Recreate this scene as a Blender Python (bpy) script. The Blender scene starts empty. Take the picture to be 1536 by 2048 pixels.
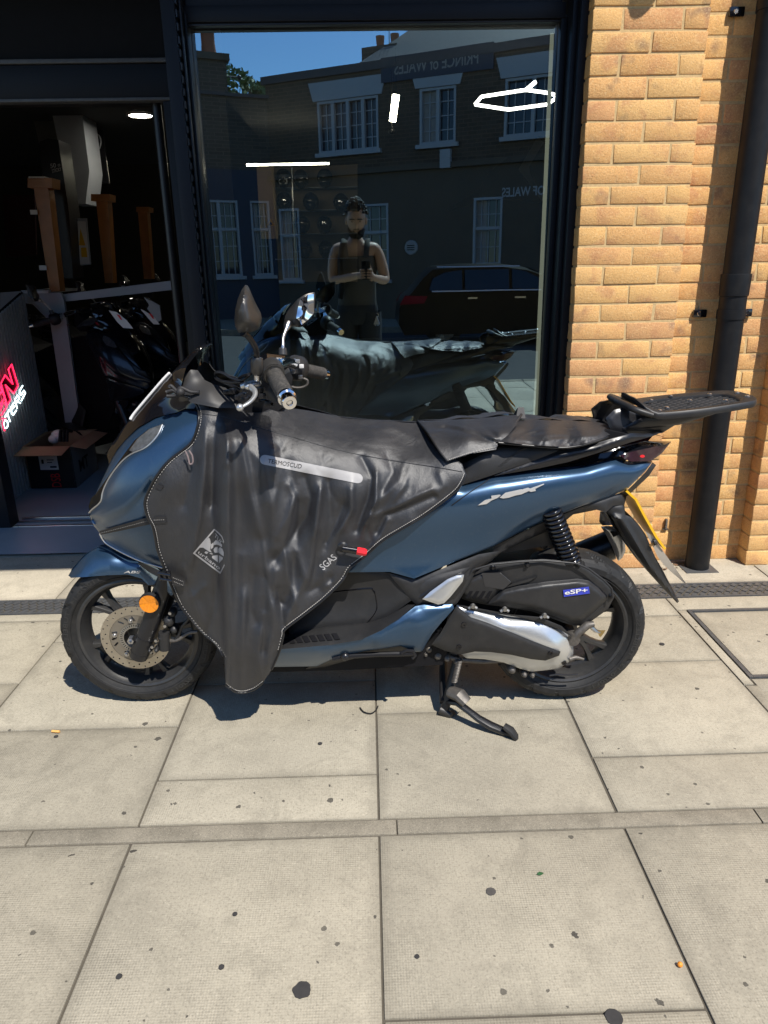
import bpy, bmesh, math, random
import numpy as np
from mathutils import Vector, Matrix
from mathutils.geometry import delaunay_2d_cdt
random.seed(7)
rng = np.random.default_rng(7)
SC = bpy.context.scene
COL = SC.collection

# ------------------------------------------------------------------ camera
CAM_F = 1435.5                      # focal length in pixels of the 1536 x 2048 photograph
PITCH, ROLL, YAW = .3317163, -.0174388, .01824436
CPOS = np.array([0., -2.98, 1.327])
def _axes():
    cy, sy = math.cos(YAW), math.sin(YAW)
    F = np.array([sy*math.cos(PITCH), cy*math.cos(PITCH), -math.sin(PITCH)])
    R = np.array([cy, -sy, 0.]); U = np.cross(R, F)
    c, s = math.cos(ROLL), math.sin(ROLL)
    return F, c*R + s*U, -s*R + c*U
CF, CR, CU = _axes()
cd = bpy.data.cameras.new('camera'); cam = bpy.data.objects.new('camera', cd); COL.objects.link(cam)
cd.sensor_fit = 'VERTICAL'; cd.sensor_height = 24; cd.lens = CAM_F/2048*24
cd.clip_start = .02; cd.clip_end = 800
cam.matrix_world = Matrix(((CR[0], CU[0], -CF[0], CPOS[0]), (CR[1], CU[1], -CF[1], CPOS[1]), (CR[2], CU[2], -CF[2], CPOS[2]), (0, 0, 0, 1)))
SC.camera = cam

# ------------------------------------------------------------------ sky, sun, exposure
SUN_EL, SUN_AZ = math.radians(56), math.radians(32)      # azimuth from -Y towards +X
SDIR = Vector((math.sin(SUN_AZ)*math.cos(SUN_EL), -math.cos(SUN_AZ)*math.cos(SUN_EL), math.sin(SUN_EL)))
W = bpy.data.worlds.new('World'); SC.world = W; W.use_nodes = True
wn = W.node_tree.nodes; wl = W.node_tree.links
sky = wn.new('ShaderNodeTexSky'); sky.sky_type = 'NISHITA'; sky.sun_disc = False
sky.sun_elevation = SUN_EL; sky.sun_rotation = math.atan2(SDIR.x, SDIR.y)
sky.air_density = 1.0; sky.dust_density = 0.; sky.ozone_density = 7.0; sky.altitude = 0
bg = wn['Background']; wl.new(sky.outputs[0], bg.inputs[0]); bg.inputs[1].default_value = .135
sd = bpy.data.lights.new('sun', 'SUN'); sd.energy = 5.0; sd.angle = math.radians(.5); sd.color = (1, .95, .87)
so = bpy.data.objects.new('sun', sd); COL.objects.link(so); so.rotation_mode = 'QUATERNION'
so.rotation_quaternion = SDIR.to_track_quat('Z', 'Y'); so.location = (3, -4, 9)
SC.view_settings.view_transform = 'Standard'; SC.view_settings.look = 'None'
SC.view_settings.exposure = .3; SC.view_settings.gamma = 1; SC.view_settings.use_curve_mapping = False
SC.render.engine = 'CYCLES'; SC.cycles.use_denoising = True
SC.cycles.max_bounces = 9; SC.cycles.diffuse_bounces = 3; SC.cycles.glossy_bounces = 5; SC.cycles.transparent_max_bounces = 14
SC.cycles.caustics_reflective = False; SC.cycles.caustics_refractive = False; SC.cycles.sample_clamp_indirect = 6

# ------------------------------------------------------------------ measuring: photograph pixel -> point on a plane of the place
YB = -.92                           # the scooter's middle plane
def ray(px, py):
    return CF + (px-768)/CAM_F*CR - (py-1024)/CAM_F*CU
def onY(px, py, Y): d = ray(px, py); return CPOS + d*((Y-CPOS[1])/d[1])
def onZ(px, py, Z=0.): d = ray(px, py); return CPOS + d*((Z-CPOS[2])/d[2])
def onP(px, py, P0, n):
    d = ray(px, py); n = np.asarray(n, float); return CPOS + d*(((np.asarray(P0)-CPOS) @ n)/(d @ n))
def at(px, py, d=0.): return onY(px, py, YB-d)
GY = .22                            # glass plane; the street is measured through its reflection
def mir(px, py, Y):
    d = ray(px, py); t = ((GY-CPOS[1])+(GY-Y))/d[1]; p = CPOS + d*t; p[1] = Y; return p
def unp(P, d):
    P = np.asarray(P, float); d = np.broadcast_to(np.asarray(d, float), (len(P),))
    D = CF[None] + (P[:, :1]-768)/CAM_F*CR[None] - (P[:, 1:2]-1024)/CAM_F*CU[None]
    t = ((YB-d)-CPOS[1])/D[:, 1]
    return CPOS[None] + D*t[:, None]
def Z(ox, oy, s): return lambda *pts: [(ox+x/s, oy+y/s) for x, y in pts]
ZA = Z(100, 700, 2.844); ZH = Z(400, 540, 5.12); ZC = Z(360, 760, 2.56); ZD = Z(780, 740, 2.0757); ZE = Z(780, 1040, 2.4774)
ZI = Z(0, 550, 3.84); ZJ = Z(0, 0, 3.4133); ZW = Z(340, 0, 3.339); ZV = Z(740, 0, 3.339); ZF = Z(140, 1180, 5.486); ZT = Z(1180, 960, 7.68)
ZL = Z(370, 1040, 15.36); ZN = Z(0, 700, 11.375); ZX = Z(940, 940, 9.035); ZP = Z(640, 380, 6.828); ZR = Z(740, 480, 3.657)

# ------------------------------------------------------------------ object helpers
ORG = {}
def tag(o, label=None, cat=None, group=None, kind=None):
    if label: o['label'] = label
    if cat: o['category'] = cat
    if group: o['group'] = group
    if kind: o['kind'] = kind
    return o
def thing(name, label, cat, loc=(0, 0, 0), group=None):
    o = bpy.data.objects.new(name, None); COL.objects.link(o); o.location = loc; o.empty_display_size = .1
    ORG[o.name] = np.array(loc, float)
    return tag(o, label, cat, group)
def link(name, me, m, parent=None, kind=None):
    o = bpy.data.objects.new(name, me); COL.objects.link(o)
    if m is not None:
        for x in (m if isinstance(m, (list, tuple)) else [m]): me.materials.append(x)
    ORG[o.name] = np.zeros(3)
    if parent is not None:
        o.parent = parent; ORG[o.name] = ORG[parent.name]
    if kind: o['kind'] = kind
    return o
def mesh(name, V, F, m, parent=None, ang=35, kind=None, mi=None, org=None):
    V = np.asarray(V, float).reshape(-1, 3)
    if parent is not None: V = V-ORG[parent.name]
    elif org is not None: V = V-np.asarray(org)
    me = bpy.data.meshes.new(name); me.from_pydata(V.tolist(), [], [tuple(int(i) for i in f) for f in F])
    me.validate(); me.update()
    if ang:
        me.shade_smooth(); me.set_sharp_from_angle(angle=math.radians(ang))
    if mi is not None and len(mi) == len(me.polygons): me.polygons.foreach_set('material_index', np.asarray(mi, np.int32))
    o = link(name, me, m, parent, kind)
    if parent is None and org is not None: o.location = org; ORG[o.name] = np.array(org, float)
    return o
class MB:
    def __init__(s): s.V = []; s.F = []
    def add(s, V, F):
        b = len(s.V); s.V += [tuple(map(float, v)) for v in V]; s.F += [tuple(i+b for i in f) for f in F]; return s
    def box(s, lo, hi, bev=0., M=None):
        if bev:
            bm = bmesh.new(); bmesh.ops.create_cube(bm, size=1)
            for v in bm.verts: v.co = Vector([lo[i]+(v.co[i]+.5)*(hi[i]-lo[i]) for i in range(3)])
            bmesh.ops.bevel(bm, geom=bm.edges[:], offset=bev, segments=2, profile=.6, affect='EDGES', clamp_overlap=True)
            s.bm(bm, M); return s
        x0, y0, z0 = lo; x1, y1, z1 = hi
        V = [(x0, y0, z0), (x1, y0, z0), (x1, y1, z0), (x0, y1, z0), (x0, y0, z1), (x1, y0, z1), (x1, y1, z1), (x0, y1, z1)]
        if M is not None: V = [M @ Vector(v) for v in V]
        return s.add(V, [(0, 3, 2, 1), (4, 5, 6, 7), (0, 1, 5, 4), (1, 2, 6, 5), (2, 3, 7, 6), (3, 0, 4, 7)])
    def bm(s, bm, M=None):
        bm.verts.index_update()
        s.add([(M @ v.co if M is not None else v.co) for v in bm.verts], [tuple(v.index for v in f.verts) for f in bm.faces]); bm.free(); return s
    def tube(s, P, r, n=10, cap=True, closed=False, sq=None):
        P = [np.asarray(p, float) for p in P]; k = len(P)
        r = [r]*k if np.isscalar(r) else list(r)
        if len(r) != k: r = list(np.interp(np.linspace(0, 1, k), np.linspace(0, 1, len(r)), r))
        T = []
        for i in range(k):
            a = P[(i-1) % k] if (closed or i > 0) else P[i]; b = P[(i+1) % k] if (closed or i < k-1) else P[i]
            t = b-a; T.append(t/(np.linalg.norm(t)+1e-12))
        u = np.cross(T[0], [0, 0, 1.]); u = np.cross(T[0], [0, 1., 0]) if np.linalg.norm(u) < .1 else u
        u /= np.linalg.norm(u); V = []; F = []
        for i in range(k):
            u = u-T[i]*(u @ T[i]); u /= np.linalg.norm(u)+1e-12; w = np.cross(T[i], u)
            for j in range(n):
                a = 2*math.pi*j/n
                V.append(P[i]+r[i]*(math.cos(a)*u+math.sin(a)*w*(sq or 1)))
        m = k if closed else k-1
        for i in range(m):
            for j in range(n):
                a, b = i*n+j, i*n+(j+1) % n; c, d = ((i+1) % k)*n+(j+1) % n, ((i+1) % k)*n+j
                F.append((a, b, c, d))
        if cap and not closed: F += [tuple(range(n))[::-1], tuple((k-1)*n+j for j in range(n))]
        return s.add(V, F)
    def lathe(s, prof, c, ax=(0, 1, 0), n=48, closed=False, a0=0., a1=2*math.pi):
        ax = np.asarray(ax, float); ax /= np.linalg.norm(ax); c = np.asarray(c, float)
        u = np.cross(ax, [0, 0, 1.]); u = np.cross(ax, [1., 0, 0]) if np.linalg.norm(u) < .1 else u
        u /= np.linalg.norm(u); w = np.cross(ax, u); k = len(prof); full = abs(a1-a0-2*math.pi) < 1e-6; V = []; F = []
        for j in range(n if full else n+1):
            a = a0+(a1-a0)*j/n
            for r, h in prof: V.append(c+r*(math.cos(a)*u+math.sin(a)*w)+h*ax)
        for j in range(n):
            j2 = (j+1) % n if full else j+1
            for i in range(k if closed else k-1):
                i2 = (i+1) % k
                F.append((j*k+i, j*k+i2, j2*k+i2, j2*k+i))
        return s.add(V, F)
    def prism(s, P, ext):                      # planar polygon (world points) pushed by the vector ext
        P = [np.asarray(p, float) for p in P]; e = np.asarray(ext, float); k = len(P)
        return s.add(P+[p+e for p in P], [tuple(range(k))[::-1], tuple(range(k, 2*k))]+[(i, (i+1) % k, k+(i+1) % k, k+i) for i in range(k)])
    def loft(s, rings, closed=True, cap=True):
        k = len(rings[0]); V = [p for r in rings for p in r]; F = []
        for i in range(len(rings)-1):
            for j in range(k if closed else k-1):
                F.append((i*k+j, i*k+(j+1) % k, (i+1)*k+(j+1) % k, (i+1)*k+j))
        if cap and closed: F += [tuple(range(k))[::-1], tuple((len(rings)-1)*k+j for j in range(k))]
        return s.add(V, F)
    def ball(s, c, r, n=12):
        r = np.broadcast_to(np.asarray(r, float), 3); V = []; F = []
        for i in range(n//2+1):
            t = math.pi*i/(n//2)
            for j in range(n):
                a = 2*math.pi*j/n
                V.append((c[0]+r[0]*math.sin(t)*math.cos(a), c[1]+r[1]*math.sin(t)*math.sin(a), c[2]+r[2]*math.cos(t)))
        for i in range(n//2):
            for j in range(n): F.append((i*n+j, (i+1)*n+j, (i+1)*n+(j+1) % n, i*n+(j+1) % n))
        return s.add(V, F)
    def build(s, name, m, parent=None, ang=35, kind=None, org=None): return mesh(name, s.V, s.F, m, parent, ang, kind, org=org)
def copy_tree(o, parent=None):
    c = o.copy(); COL.objects.link(c)
    if parent is not None: c.parent = parent
    for ch in list(o.children): copy_tree(ch, c)
    return c

# curves and fields in photograph pixels
def smooth(P, closed=False, n=6):                 # Catmull-Rom
    P = np.asarray(P, float); k = len(P); out = []
    for i in range(k if closed else k-1):
        p0 = P[(i-1) % k] if closed or i > 0 else P[i]; p1 = P[i]; p2 = P[(i+1) % k]; p3 = P[(i+2) % k] if closed or i+2 < k else P[(i+1) % k]
        for j in range(n):
            t = j/n; out.append(.5*((2*p1)+(-p0+p2)*t+(2*p0-5*p1+4*p2-p3)*t*t+(-p0+3*p1-3*p2+p3)*t**3))
    if not closed: out.append(P[-1])
    return np.array(out)
def resample(P, step, closed=True):
    P = np.asarray(P, float); out = []
    for i in range(len(P) if closed else len(P)-1):
        a, b = P[i], P[(i+1) % len(P)]; m = max(1, int(round(np.linalg.norm(b-a)/step)))
        for j in range(m): out.append(a+(b-a)*j/m)
    if not closed: out.append(P[-1])
    return np.array(out)
def inside(P, Q):
    x, y = Q[:, 0], Q[:, 1]; r = np.zeros(len(Q), bool); k = len(P)
    for i in range(k):
        (x1, y1), (x2, y2) = P[i], P[(i+1) % k]
        if y1 == y2: continue
        r ^= ((y1 > y) != (y2 > y)) & (x < (x2-x1)*(y-y1)/(y2-y1)+x1)
    return r
def dist_line(P, Q, closed=True):
    P = np.asarray(P, float); best = np.full(len(Q), 1e9)
    for i in range(len(P) if closed else len(P)-1):
        a, b = P[i], P[(i+1) % len(P)]; ab = b-a; L = ab @ ab+1e-9
        t = np.clip(((Q-a) @ ab)/L, 0, 1); best = np.minimum(best, np.linalg.norm(Q-(a+t[:, None]*ab), axis=1))
    return best
def field(ctrl, lam=0.):                          # thin-plate spline through (px, py, value)
    C = np.asarray(ctrl, float)
    if len(C) == 1: return lambda Q: np.full(len(Q), C[0, 2])
    X = C[:, :2]/100.; n = len(X)
    def phi(r2): return np.where(r2 > 1e-12, r2*np.log(np.maximum(r2, 1e-12)), 0)*.5
    K = phi(((X[:, None]-X[None])**2).sum(-1))+lam*np.eye(n); A = np.c_[np.ones(n), X]
    M = np.zeros((n+3, n+3)); M[:n, :n] = K; M[:n, n:] = A; M[n:, :n] = A.T
    s = np.linalg.lstsq(M, np.r_[C[:, 2], 0, 0, 0], rcond=None)[0]
    def f(Q):
        q = np.asarray(Q, float)/100.
        return phi(((q[:, None]-X[None])**2).sum(-1)) @ s[:n]+np.c_[np.ones(len(q)), q] @ s[n:]
    return f
def poly(ctrl, deg):                              # least-squares polynomial surface: smooth sheet-metal curvature
    C = np.asarray(ctrl, float); m = C[:, :2].mean(0); s = 200.
    def B(Q): x, y = ((np.asarray(Q, float)-m)/s).T; return np.stack([x**i*y**j for i in range(deg+1) for j in range(deg+1-i)], 1)
    A = B(C[:, :2]); w = np.linalg.solve(A.T @ A+1e-4*np.eye(A.shape[1]), A.T @ C[:, 2]); return lambda Q: B(Q) @ w
def cdt(P, step, holes=(), rings=()):
    """triangulate the pixel polygon P with inner points about step apart"""
    P = np.asarray(P, float); lo, hi = P.min(0), P.max(0); Q = []
    y = lo[1]; k = 0
    while y < hi[1]:
        xs = np.arange(lo[0]+(k % 2)*step/2, hi[0], step); Q.append(np.c_[xs, np.full(len(xs), y)]); y += step*.866; k += 1
    Q = np.concatenate(Q) if Q else np.zeros((0, 2)); Q = Q[inside(P, Q)] if len(Q) else Q
    if len(Q): Q = Q[dist_line(P, Q) > step*.55]
    for off in rings:                             # rows of points that follow the outline, for rounded edges
        T = np.roll(P, -1, 0)-np.roll(P, 1, 0); T /= np.linalg.norm(T, axis=1)[:, None]+1e-9
        R2 = np.concatenate([P+np.c_[-T[:, 1], T[:, 0]]*off*s for s in (-1, 1)]); R2 = R2[inside(P, R2)]
        R2 = R2[dist_line(P, R2) > off*.8]
        if len(Q) and len(R2):
            Q = Q[np.sqrt(((Q[:, None]-R2[None])**2).sum(-1)).min(1) > step*.5]
        Q = np.concatenate([Q, R2]) if len(Q) else R2
    E = [(i, (i+1) % len(P)) for i in range(len(P))]; pts = [P]; b = len(P)
    for h in holes:
        h = np.asarray(h, float)
        if len(Q): Q = Q[~inside(h, Q)]
        if len(Q): Q = Q[dist_line(h, Q) > step*.5]
        E += [(b+i, b+(i+1) % len(h)) for i in range(len(h))]; pts.append(h); b += len(h)
    A = np.concatenate(pts+[Q])
    v, e, f, _, _, _ = delaunay_2d_cdt([Vector(p) for p in A], E, [], 2 if holes else 1, 1e-5)
    v = np.array([tuple(p) for p in v]); f = [tuple(t) for t in f]
    if holes:
        c = np.array([v[list(t)].mean(0) for t in f]); ok = inside(P, c)
        for h in holes: ok &= ~inside(np.asarray(h), c)
        f = [t for t, o in zip(f, ok) if o]
    return v, f
def orient(V, F, toward=(0, -1, 0)):
    F = [list(f) for f in F]; t = np.asarray(toward, float)
    for f in F:
        a, b, c = V[f[0]], V[f[1]], V[f[2]]
        if np.cross(b-a, c-a) @ t < 0: f.reverse()
    return F
def panel(name, outline, depth, m, parent, step=7., thick=.006, mirror=True, edge=0., edgew=8., closed_smooth=False, holes=(), extra=None, ang=50, both=True, mname=None):
    """a moulded panel: pixel outline, depth field (metres from the middle plane towards the camera), given a thickness and its twin on the far side"""
    P = np.asarray(smooth(outline, True, 5) if closed_smooth else outline, float)
    P = resample(P, step); hs = [resample(np.asarray(h, float), step) for h in holes]
    v, f = cdt(P, step, hs, (edgew*.45, edgew*1.05) if edge else ())
    df = depth if callable(depth) else field(depth)
    d = df(v)
    if extra is not None: d = d+extra(v)
    if edge: d = d-edge*np.exp(-(dist_line(P, v)/edgew)**2)
    A = unp(v, d); B = unp(v, d-thick); F = orient(A, f); n = len(A)
    cnt = {}
    for t in F:
        for i in range(3):
            a, b = t[i], t[(i+1) % 3]; cnt[(a, b)] = cnt.get((a, b), 0)+1
    V = [A, B]; FF = [tuple(t) for t in F]+[tuple(n+i for i in t[::-1]) for t in F]
    rim = [(a, b) for (a, b) in cnt if (b, a) not in cnt]
    FF += [(b, a, n+a, n+b) for a, b in rim]
    V = np.concatenate(V)
    o = mesh(name, V, FF, m, parent, ang)
    if mirror:
        W = V.copy(); W[:, 1] = 2*YB-W[:, 1]
        mesh(mname or name, W, [t[::-1] for t in FF], m, parent, ang)
    o['_n'] = 0; del o['_n']
    return o
def decal(name, polys, df, m, parent, off=.0012, step=6., thick=.0012):
    """flat print or badge lying on a surface given by the depth field df"""
    mb = MB()
    for P in polys:
        hs = ()
        if isinstance(P, tuple): P, hs = P
        P = resample(np.asarray(P, float), step); v, f = cdt(P, step, [resample(np.asarray(h, float), step) for h in hs])
        d = df(v)+off; A = unp(v, d); F = orient(A, f); B = unp(v, d-thick); n = len(A)
        E = {(t[i], t[(i+1) % 3]) for t in F for i in range(3)}
        mb.add(np.concatenate([A, B]), [tuple(t) for t in F]+[(b, a, n+a, n+b) for a, b in E if (b, a) not in E])
    return mb.build(name, m, parent, 30)
_txt = {}
def glyphs(text, bold=0.0):
    """triangulated outlines of a word in the built-in font, unit height, as (points, triangles)"""
    if (text, bold) in _txt: return _txt[(text, bold)]
    c = bpy.data.curves.new('t', 'FONT'); c.body = text; c.size = 1; c.resolution_u = 3; c.offset = bold
    o = bpy.data.objects.new('t', c); COL.objects.link(o)
    dg = bpy.context.evaluated_depsgraph_get(); me = o.evaluated_get(dg).to_mesh()
    v = np.array([tuple(x.co[:2]) for x in me.vertices]); f = [tuple(p.vertices) for p in me.polygons]
    o.evaluated_get(dg).to_mesh_clear(); bpy.data.objects.remove(o); bpy.data.curves.remove(c)
    lo, hi = v.min(0), v.max(0); v = (v-lo)/np.array([hi[0]-lo[0], hi[1]-lo[1]])
    _txt[(text, bold)] = (v, f); return v, f
def text_decal(name, text, quad, df, m, parent, off=.0016, bold=.0):
    """quad: pixel corners (lower left, lower right, upper right, upper left) of the word"""
    v, f = glyphs(text, bold); q = np.asarray(quad, float); u, w = v[:, :1], v[:, 1:2]
    p = (1-u)*(1-w)*q[0]+u*(1-w)*q[1]+u*w*q[2]+(1-u)*w*q[3]
    A = unp(p, df(p)+off); F = orient(A, [t for t in f if len(set(t)) > 2])
    return mesh(name, A, F, m, parent, 0)
def text_on(name, text, q, m, parent, bold=0., off=(0, 0, 0)):
    """the same on a flat quad of world points"""
    v, f = glyphs(text, bold); q = [np.asarray(a, float)+np.asarray(off) for a in q]; u, w = v[:, :1], v[:, 1:2]
    A = (1-u)*(1-w)*q[0]+u*(1-w)*q[1]+u*w*q[2]+(1-u)*w*q[3]
    n = np.cross(q[1]-q[0], q[3]-q[0])
    return mesh(name, A, orient(A, f, n), m, parent, 0)

# ------------------------------------------------------------------ materials
class NT:
    def __init__(s, name):
        s.m = bpy.data.materials.new(name); s.m.use_nodes = True; s.t = s.m.node_tree; s.b = s.t.nodes['Principled BSDF']; s.pos = None
    def n(s, k, **kw):
        x = s.t.nodes.new('ShaderNode'+k)
        for a, b in kw.items(): setattr(x, a, b)
        return x
    def l(s, a, b): s.t.links.new(a, b)
    def P(s):
        if s.pos is None: s.pos = s.n('NewGeometry').outputs['Position']
        return s.pos
    def noise(s, scale, detail=3, rough=.6, vec=None, dist=0.):
        x = s.n('TexNoise'); x.inputs['Scale'].default_value = scale; x.inputs['Detail'].default_value = detail; x.inputs['Roughness'].default_value = rough
        x.inputs['Distortion'].default_value = dist; s.l(vec if vec is not None else s.P(), x.inputs['Vector']); return x.outputs['Fac']
    def ramp(s, fac, stops, interp='LINEAR'):
        r = s.n('ValToRGB'); r.color_ramp.interpolation = interp; e = r.color_ramp.elements
        while len(e) < len(stops): e.new(.5)
        for i, (p, c) in enumerate(stops):
            e[i].position = p; e[i].color = (c, c, c, 1) if np.isscalar(c) else (*c, 1)
        s.l(fac, r.inputs[0]); return r.outputs[0]
    def math(s, op, a, b=None, c=None):
        x = s.n('Math', operation=op)
        for i, v in enumerate((a, b, c)):
            if v is None: continue
            if np.isscalar(v): x.inputs[i].default_value = v
            else: s.l(v, x.inputs[i])
        return x.outputs[0]
    def mix(s, fac, a, b, mode='MIX'):
        x = s.n('Mix', data_type='RGBA', blend_type=mode); x.clamp_factor = True
        for i, v in ((0, fac), (6, a), (7, b)):
            if np.isscalar(v): x.inputs[i].default_value = v
            elif isinstance(v, (tuple, list)): x.inputs[i].default_value = (*v, 1) if len(v) == 3 else v
            else: s.l(v, x.inputs[i])
        return x.outputs[2]
    def bump(s, h, strength=.3, dist=.002, prev=None):
        b = s.n('Bump'); b.inputs['Strength'].default_value = strength; b.inputs['Distance'].default_value = dist; s.l(h, b.inputs['Height'])
        if prev is not None: s.l(prev, b.inputs['Normal'])
        return b.outputs[0]
    def set(s, **kw):
        for k, v in kw.items():
            i = s.b.inputs[k.replace('_', ' ')]
            if np.isscalar(v): i.default_value = v
            elif isinstance(v, tuple): i.default_value = (*v, 1) if len(v) == 3 and i.type == 'RGBA' else v
            else: s.l(v, i)
        return s
def pbr(name, col, rough=.5, metal=0., var=.12, vscale=9., bump=0., bscale=300., rvar=.08, spec=.5, coat=0., dust=0.):
    t = NT(name); n = t.noise(vscale, 4)
    c = t.mix(n, tuple(x*(1-var) for x in col), tuple(min(1, x*(1+var)) for x in col))
    if dust: c = t.mix(t.math('MULTIPLY', t.ramp(t.noise(vscale*2.3, 6, .7), [(.45, 0), (.75, 1)]), dust), c, (.3, .27, .23))
    r = t.math('ADD', t.math('MULTIPLY', t.noise(vscale*3, 5, .7), 2*rvar), rough-rvar)
    t.set(Base_Color=c, Roughness=r, Metallic=metal, Specular_IOR_Level=spec, Coat_Weight=coat)
    if bump: t.set(Normal=t.bump(t.noise(bscale, 3), bump, .001))
    return t.m
def glow(name, col, s):
    t = NT(name); t.set(Base_Color=(.8, .8, .8), Emission_Color=col, Emission_Strength=s); return t.m
M = {}
M['black'] = pbr('black_plastic', (.018, .018, .019), .48, bump=.12, bscale=500, dust=.04)
M['gloss'] = pbr('gloss_black', (.006, .006, .008), .12, rvar=.04, coat=.4)
M['satin'] = pbr('satin_black', (.012, .012, .014), .32, rvar=.06)
M['steel'] = pbr('bare_steel', (.55, .55, .56), .3, 1., var=.1)
M['chrome'] = pbr('chrome', (.8, .8, .82), .1, 1., var=.04, rvar=.05)
M['castalu'] = pbr('cast_aluminium', (.34, .33, .31), .45, .9, var=.25, vscale=25, bump=.2, bscale=200, dust=.2)
M['dirty'] = pbr('dirty_metal', (.12, .11, .10), .55, .6, var=.4, vscale=40, bump=.3, bscale=150, dust=.4)
M['white'] = pbr('white_paint', (.75, .74, .72), .45, var=.06)
M['rubber'] = pbr('rubber', (.016, .016, .0165), .6, var=.25, vscale=20, dust=.05, bump=.15, bscale=250, spec=.35)
# ================================================================== setting
def mat_slab(name, base, warm=0.):
    t = NT(name); P = t.P(); rnd = t.n('ObjectInfo').outputs['Random']
    n1 = t.noise(2.3, 6, .65); n2 = t.noise(14, 5, .7); n3 = t.noise(90, 4, .7)
    c = t.mix(t.ramp(n1, [(.25, 0), (.75, 1)]), tuple(x*.72 for x in base), tuple(x*1.20 for x in base))
    c = t.mix(t.ramp(n2, [(.3, .55), (.5, 0)]), c, tuple(x*.62 for x in base))
    c = t.mix(t.math('MULTIPLY', t.ramp(t.noise(5.5, 5, .7, dist=1.2), [(.50, 0), (.68, 1)]), .55), c, tuple(x*.52 for x in base))
    c = t.mix(t.math('MULTIPLY', n3, .5), c, tuple(x*1.2 for x in base))
    c = t.mix(t.math('MULTIPLY', t.ramp(t.noise(170, 4, .8), [(.36, 1), (.5, 0)]), .5), c, tuple(x*.42 for x in base))
    c = t.mix(t.math('MULTIPLY', t.ramp(t.noise(110, 4, .8), [(.56, 0), (.70, 1)]), .45), c, tuple(min(1, x*1.55) for x in base))
    tc = t.n('TexCoord'); sg = t.n('SeparateXYZ'); t.l(tc.outputs['Generated'], sg.inputs[0])
    ed = t.math('MINIMUM', t.math('MINIMUM', sg.outputs[0], t.math('SUBTRACT', 1., sg.outputs[0])), t.math('MINIMUM', sg.outputs[1], t.math('SUBTRACT', 1., sg.outputs[1])))
    ed = t.math('ADD', ed, t.math('MULTIPLY', t.math('SUBTRACT', t.noise(18, 5, .75), .5), .10))
    c = t.mix(t.math('MULTIPLY', t.ramp(ed, [(0., 1), (.055, 0)]), .45), c, tuple(x*.5 for x in base))
    hs = t.n('HueSaturation'); t.l(c, hs.inputs['Color']); t.l(t.math('ADD', t.math('MULTIPLY', rnd, .20), .90), hs.inputs['Value']); c = hs.outputs[0]
    # trodden gum and tar specks, each with its own outline
    for sc, th, dk in ((7., .055, .86), (17., .075, .8), (34., .10, .7)):
        vo = t.n('TexVoronoi'); vo.inputs['Scale'].default_value = sc
        off = t.n('VectorMath', operation='ADD'); nz = t.n('TexNoise'); nz.inputs['Scale'].default_value = sc*5; t.l(P, nz.inputs['Vector'])
        sca = t.n('VectorMath', operation='SCALE'); t.l(nz.outputs['Color'], sca.inputs[0]); sca.inputs['Scale'].default_value = .06/sc*4
        t.l(P, off.inputs[0]); t.l(sca.outputs[0], off.inputs[1]); t.l(off.outputs[0], vo.inputs['Vector'])
        sep = t.n('SeparateColor'); t.l(vo.outputs['Color'], sep.inputs[0])
        rad = t.math('MULTIPLY', t.math('POWER', sep.outputs[0], 6.), th*2.4)
        m = t.math('LESS_THAN', vo.outputs['Distance'], t.math('SUBTRACT', rad, .02))
        c = t.mix(t.math('MULTIPLY', m, dk), c, (.03, .028, .026))
    # pimpled non-slip face
    mp = t.n('Mapping'); mp.inputs['Rotation'].default_value = (0, 0, math.radians(45)); mp.inputs['Scale'].default_value = (1, 1, 1); t.l(P, mp.inputs['Vector'])
    sx = t.n('SeparateXYZ'); t.l(mp.outputs[0], sx.inputs[0])
    k = 2*math.pi/.0082
    dots = t.math('MULTIPLY', t.math('SINE', t.math('MULTIPLY', sx.outputs[0], k)), t.math('SINE', t.math('MULTIPLY', sx.outputs[1], k)))
    wear = t.ramp(t.noise(5, 5, .75), [(.36, .0), (.62, 1)])
    dots = t.math('MULTIPLY', dots, wear)
    c = t.mix(t.math('MULTIPLY', t.ramp(dots, [(0, 1), (.5, 0)]), .0), c, c)
    c = t.mix(t.math('MULTIPLY', t.math('MAXIMUM', t.math('MULTIPLY', dots, -1.), 0.), .24), c, tuple(x*.40 for x in base))
    b = t.bump(dots, .35, .0014); b = t.bump(n3, .35, .002, b); b = t.bump(n2, .3, .004, b)
    t.set(Base_Color=c, Roughness=.88, Specular_IOR_Level=.25, Normal=b); return t.m
M['slab'] = mat_slab('paving_concrete', (.375, .338, .262))
M['slab2'] = mat_slab('pale_paving', (.45, .40, .31))
def mat_stone(name, base, sp=350):
    t = NT(name); c = t.mix(t.ramp(t.noise(9, 6, .7), [(.3, 0), (.7, 1)]), tuple(x*.7 for x in base), tuple(x*1.2 for x in base))
    c = t.mix(t.math('MULTIPLY', t.ramp(t.noise(sp, 3, .8), [(.35, 1), (.5, 0)]), .6), c, tuple(x*.35 for x in base)); c = t.mix(t.math('MULTIPLY', t.ramp(t.noise(sp*.7, 2, .8), [(.58, 0), (.7, 1)]), .5), c, tuple(min(1, x*1.8) for x in base))
    t.set(Base_Color=c, Roughness=.9, Specular_IOR_Level=.2, Normal=t.bump(t.noise(sp*.6, 4), .5, .002)); return t.m
M['kerb'] = mat_stone('edging_stone', (.26, .232, .18))
M['bed'] = pbr('joint_sand', (.10, .088, .07), .95, var=.4, vscale=30, bump=.5, bscale=200, spec=.1)
M['asphalt'] = mat_stone('asphalt', (.06, .06, .062), 120)
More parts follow.
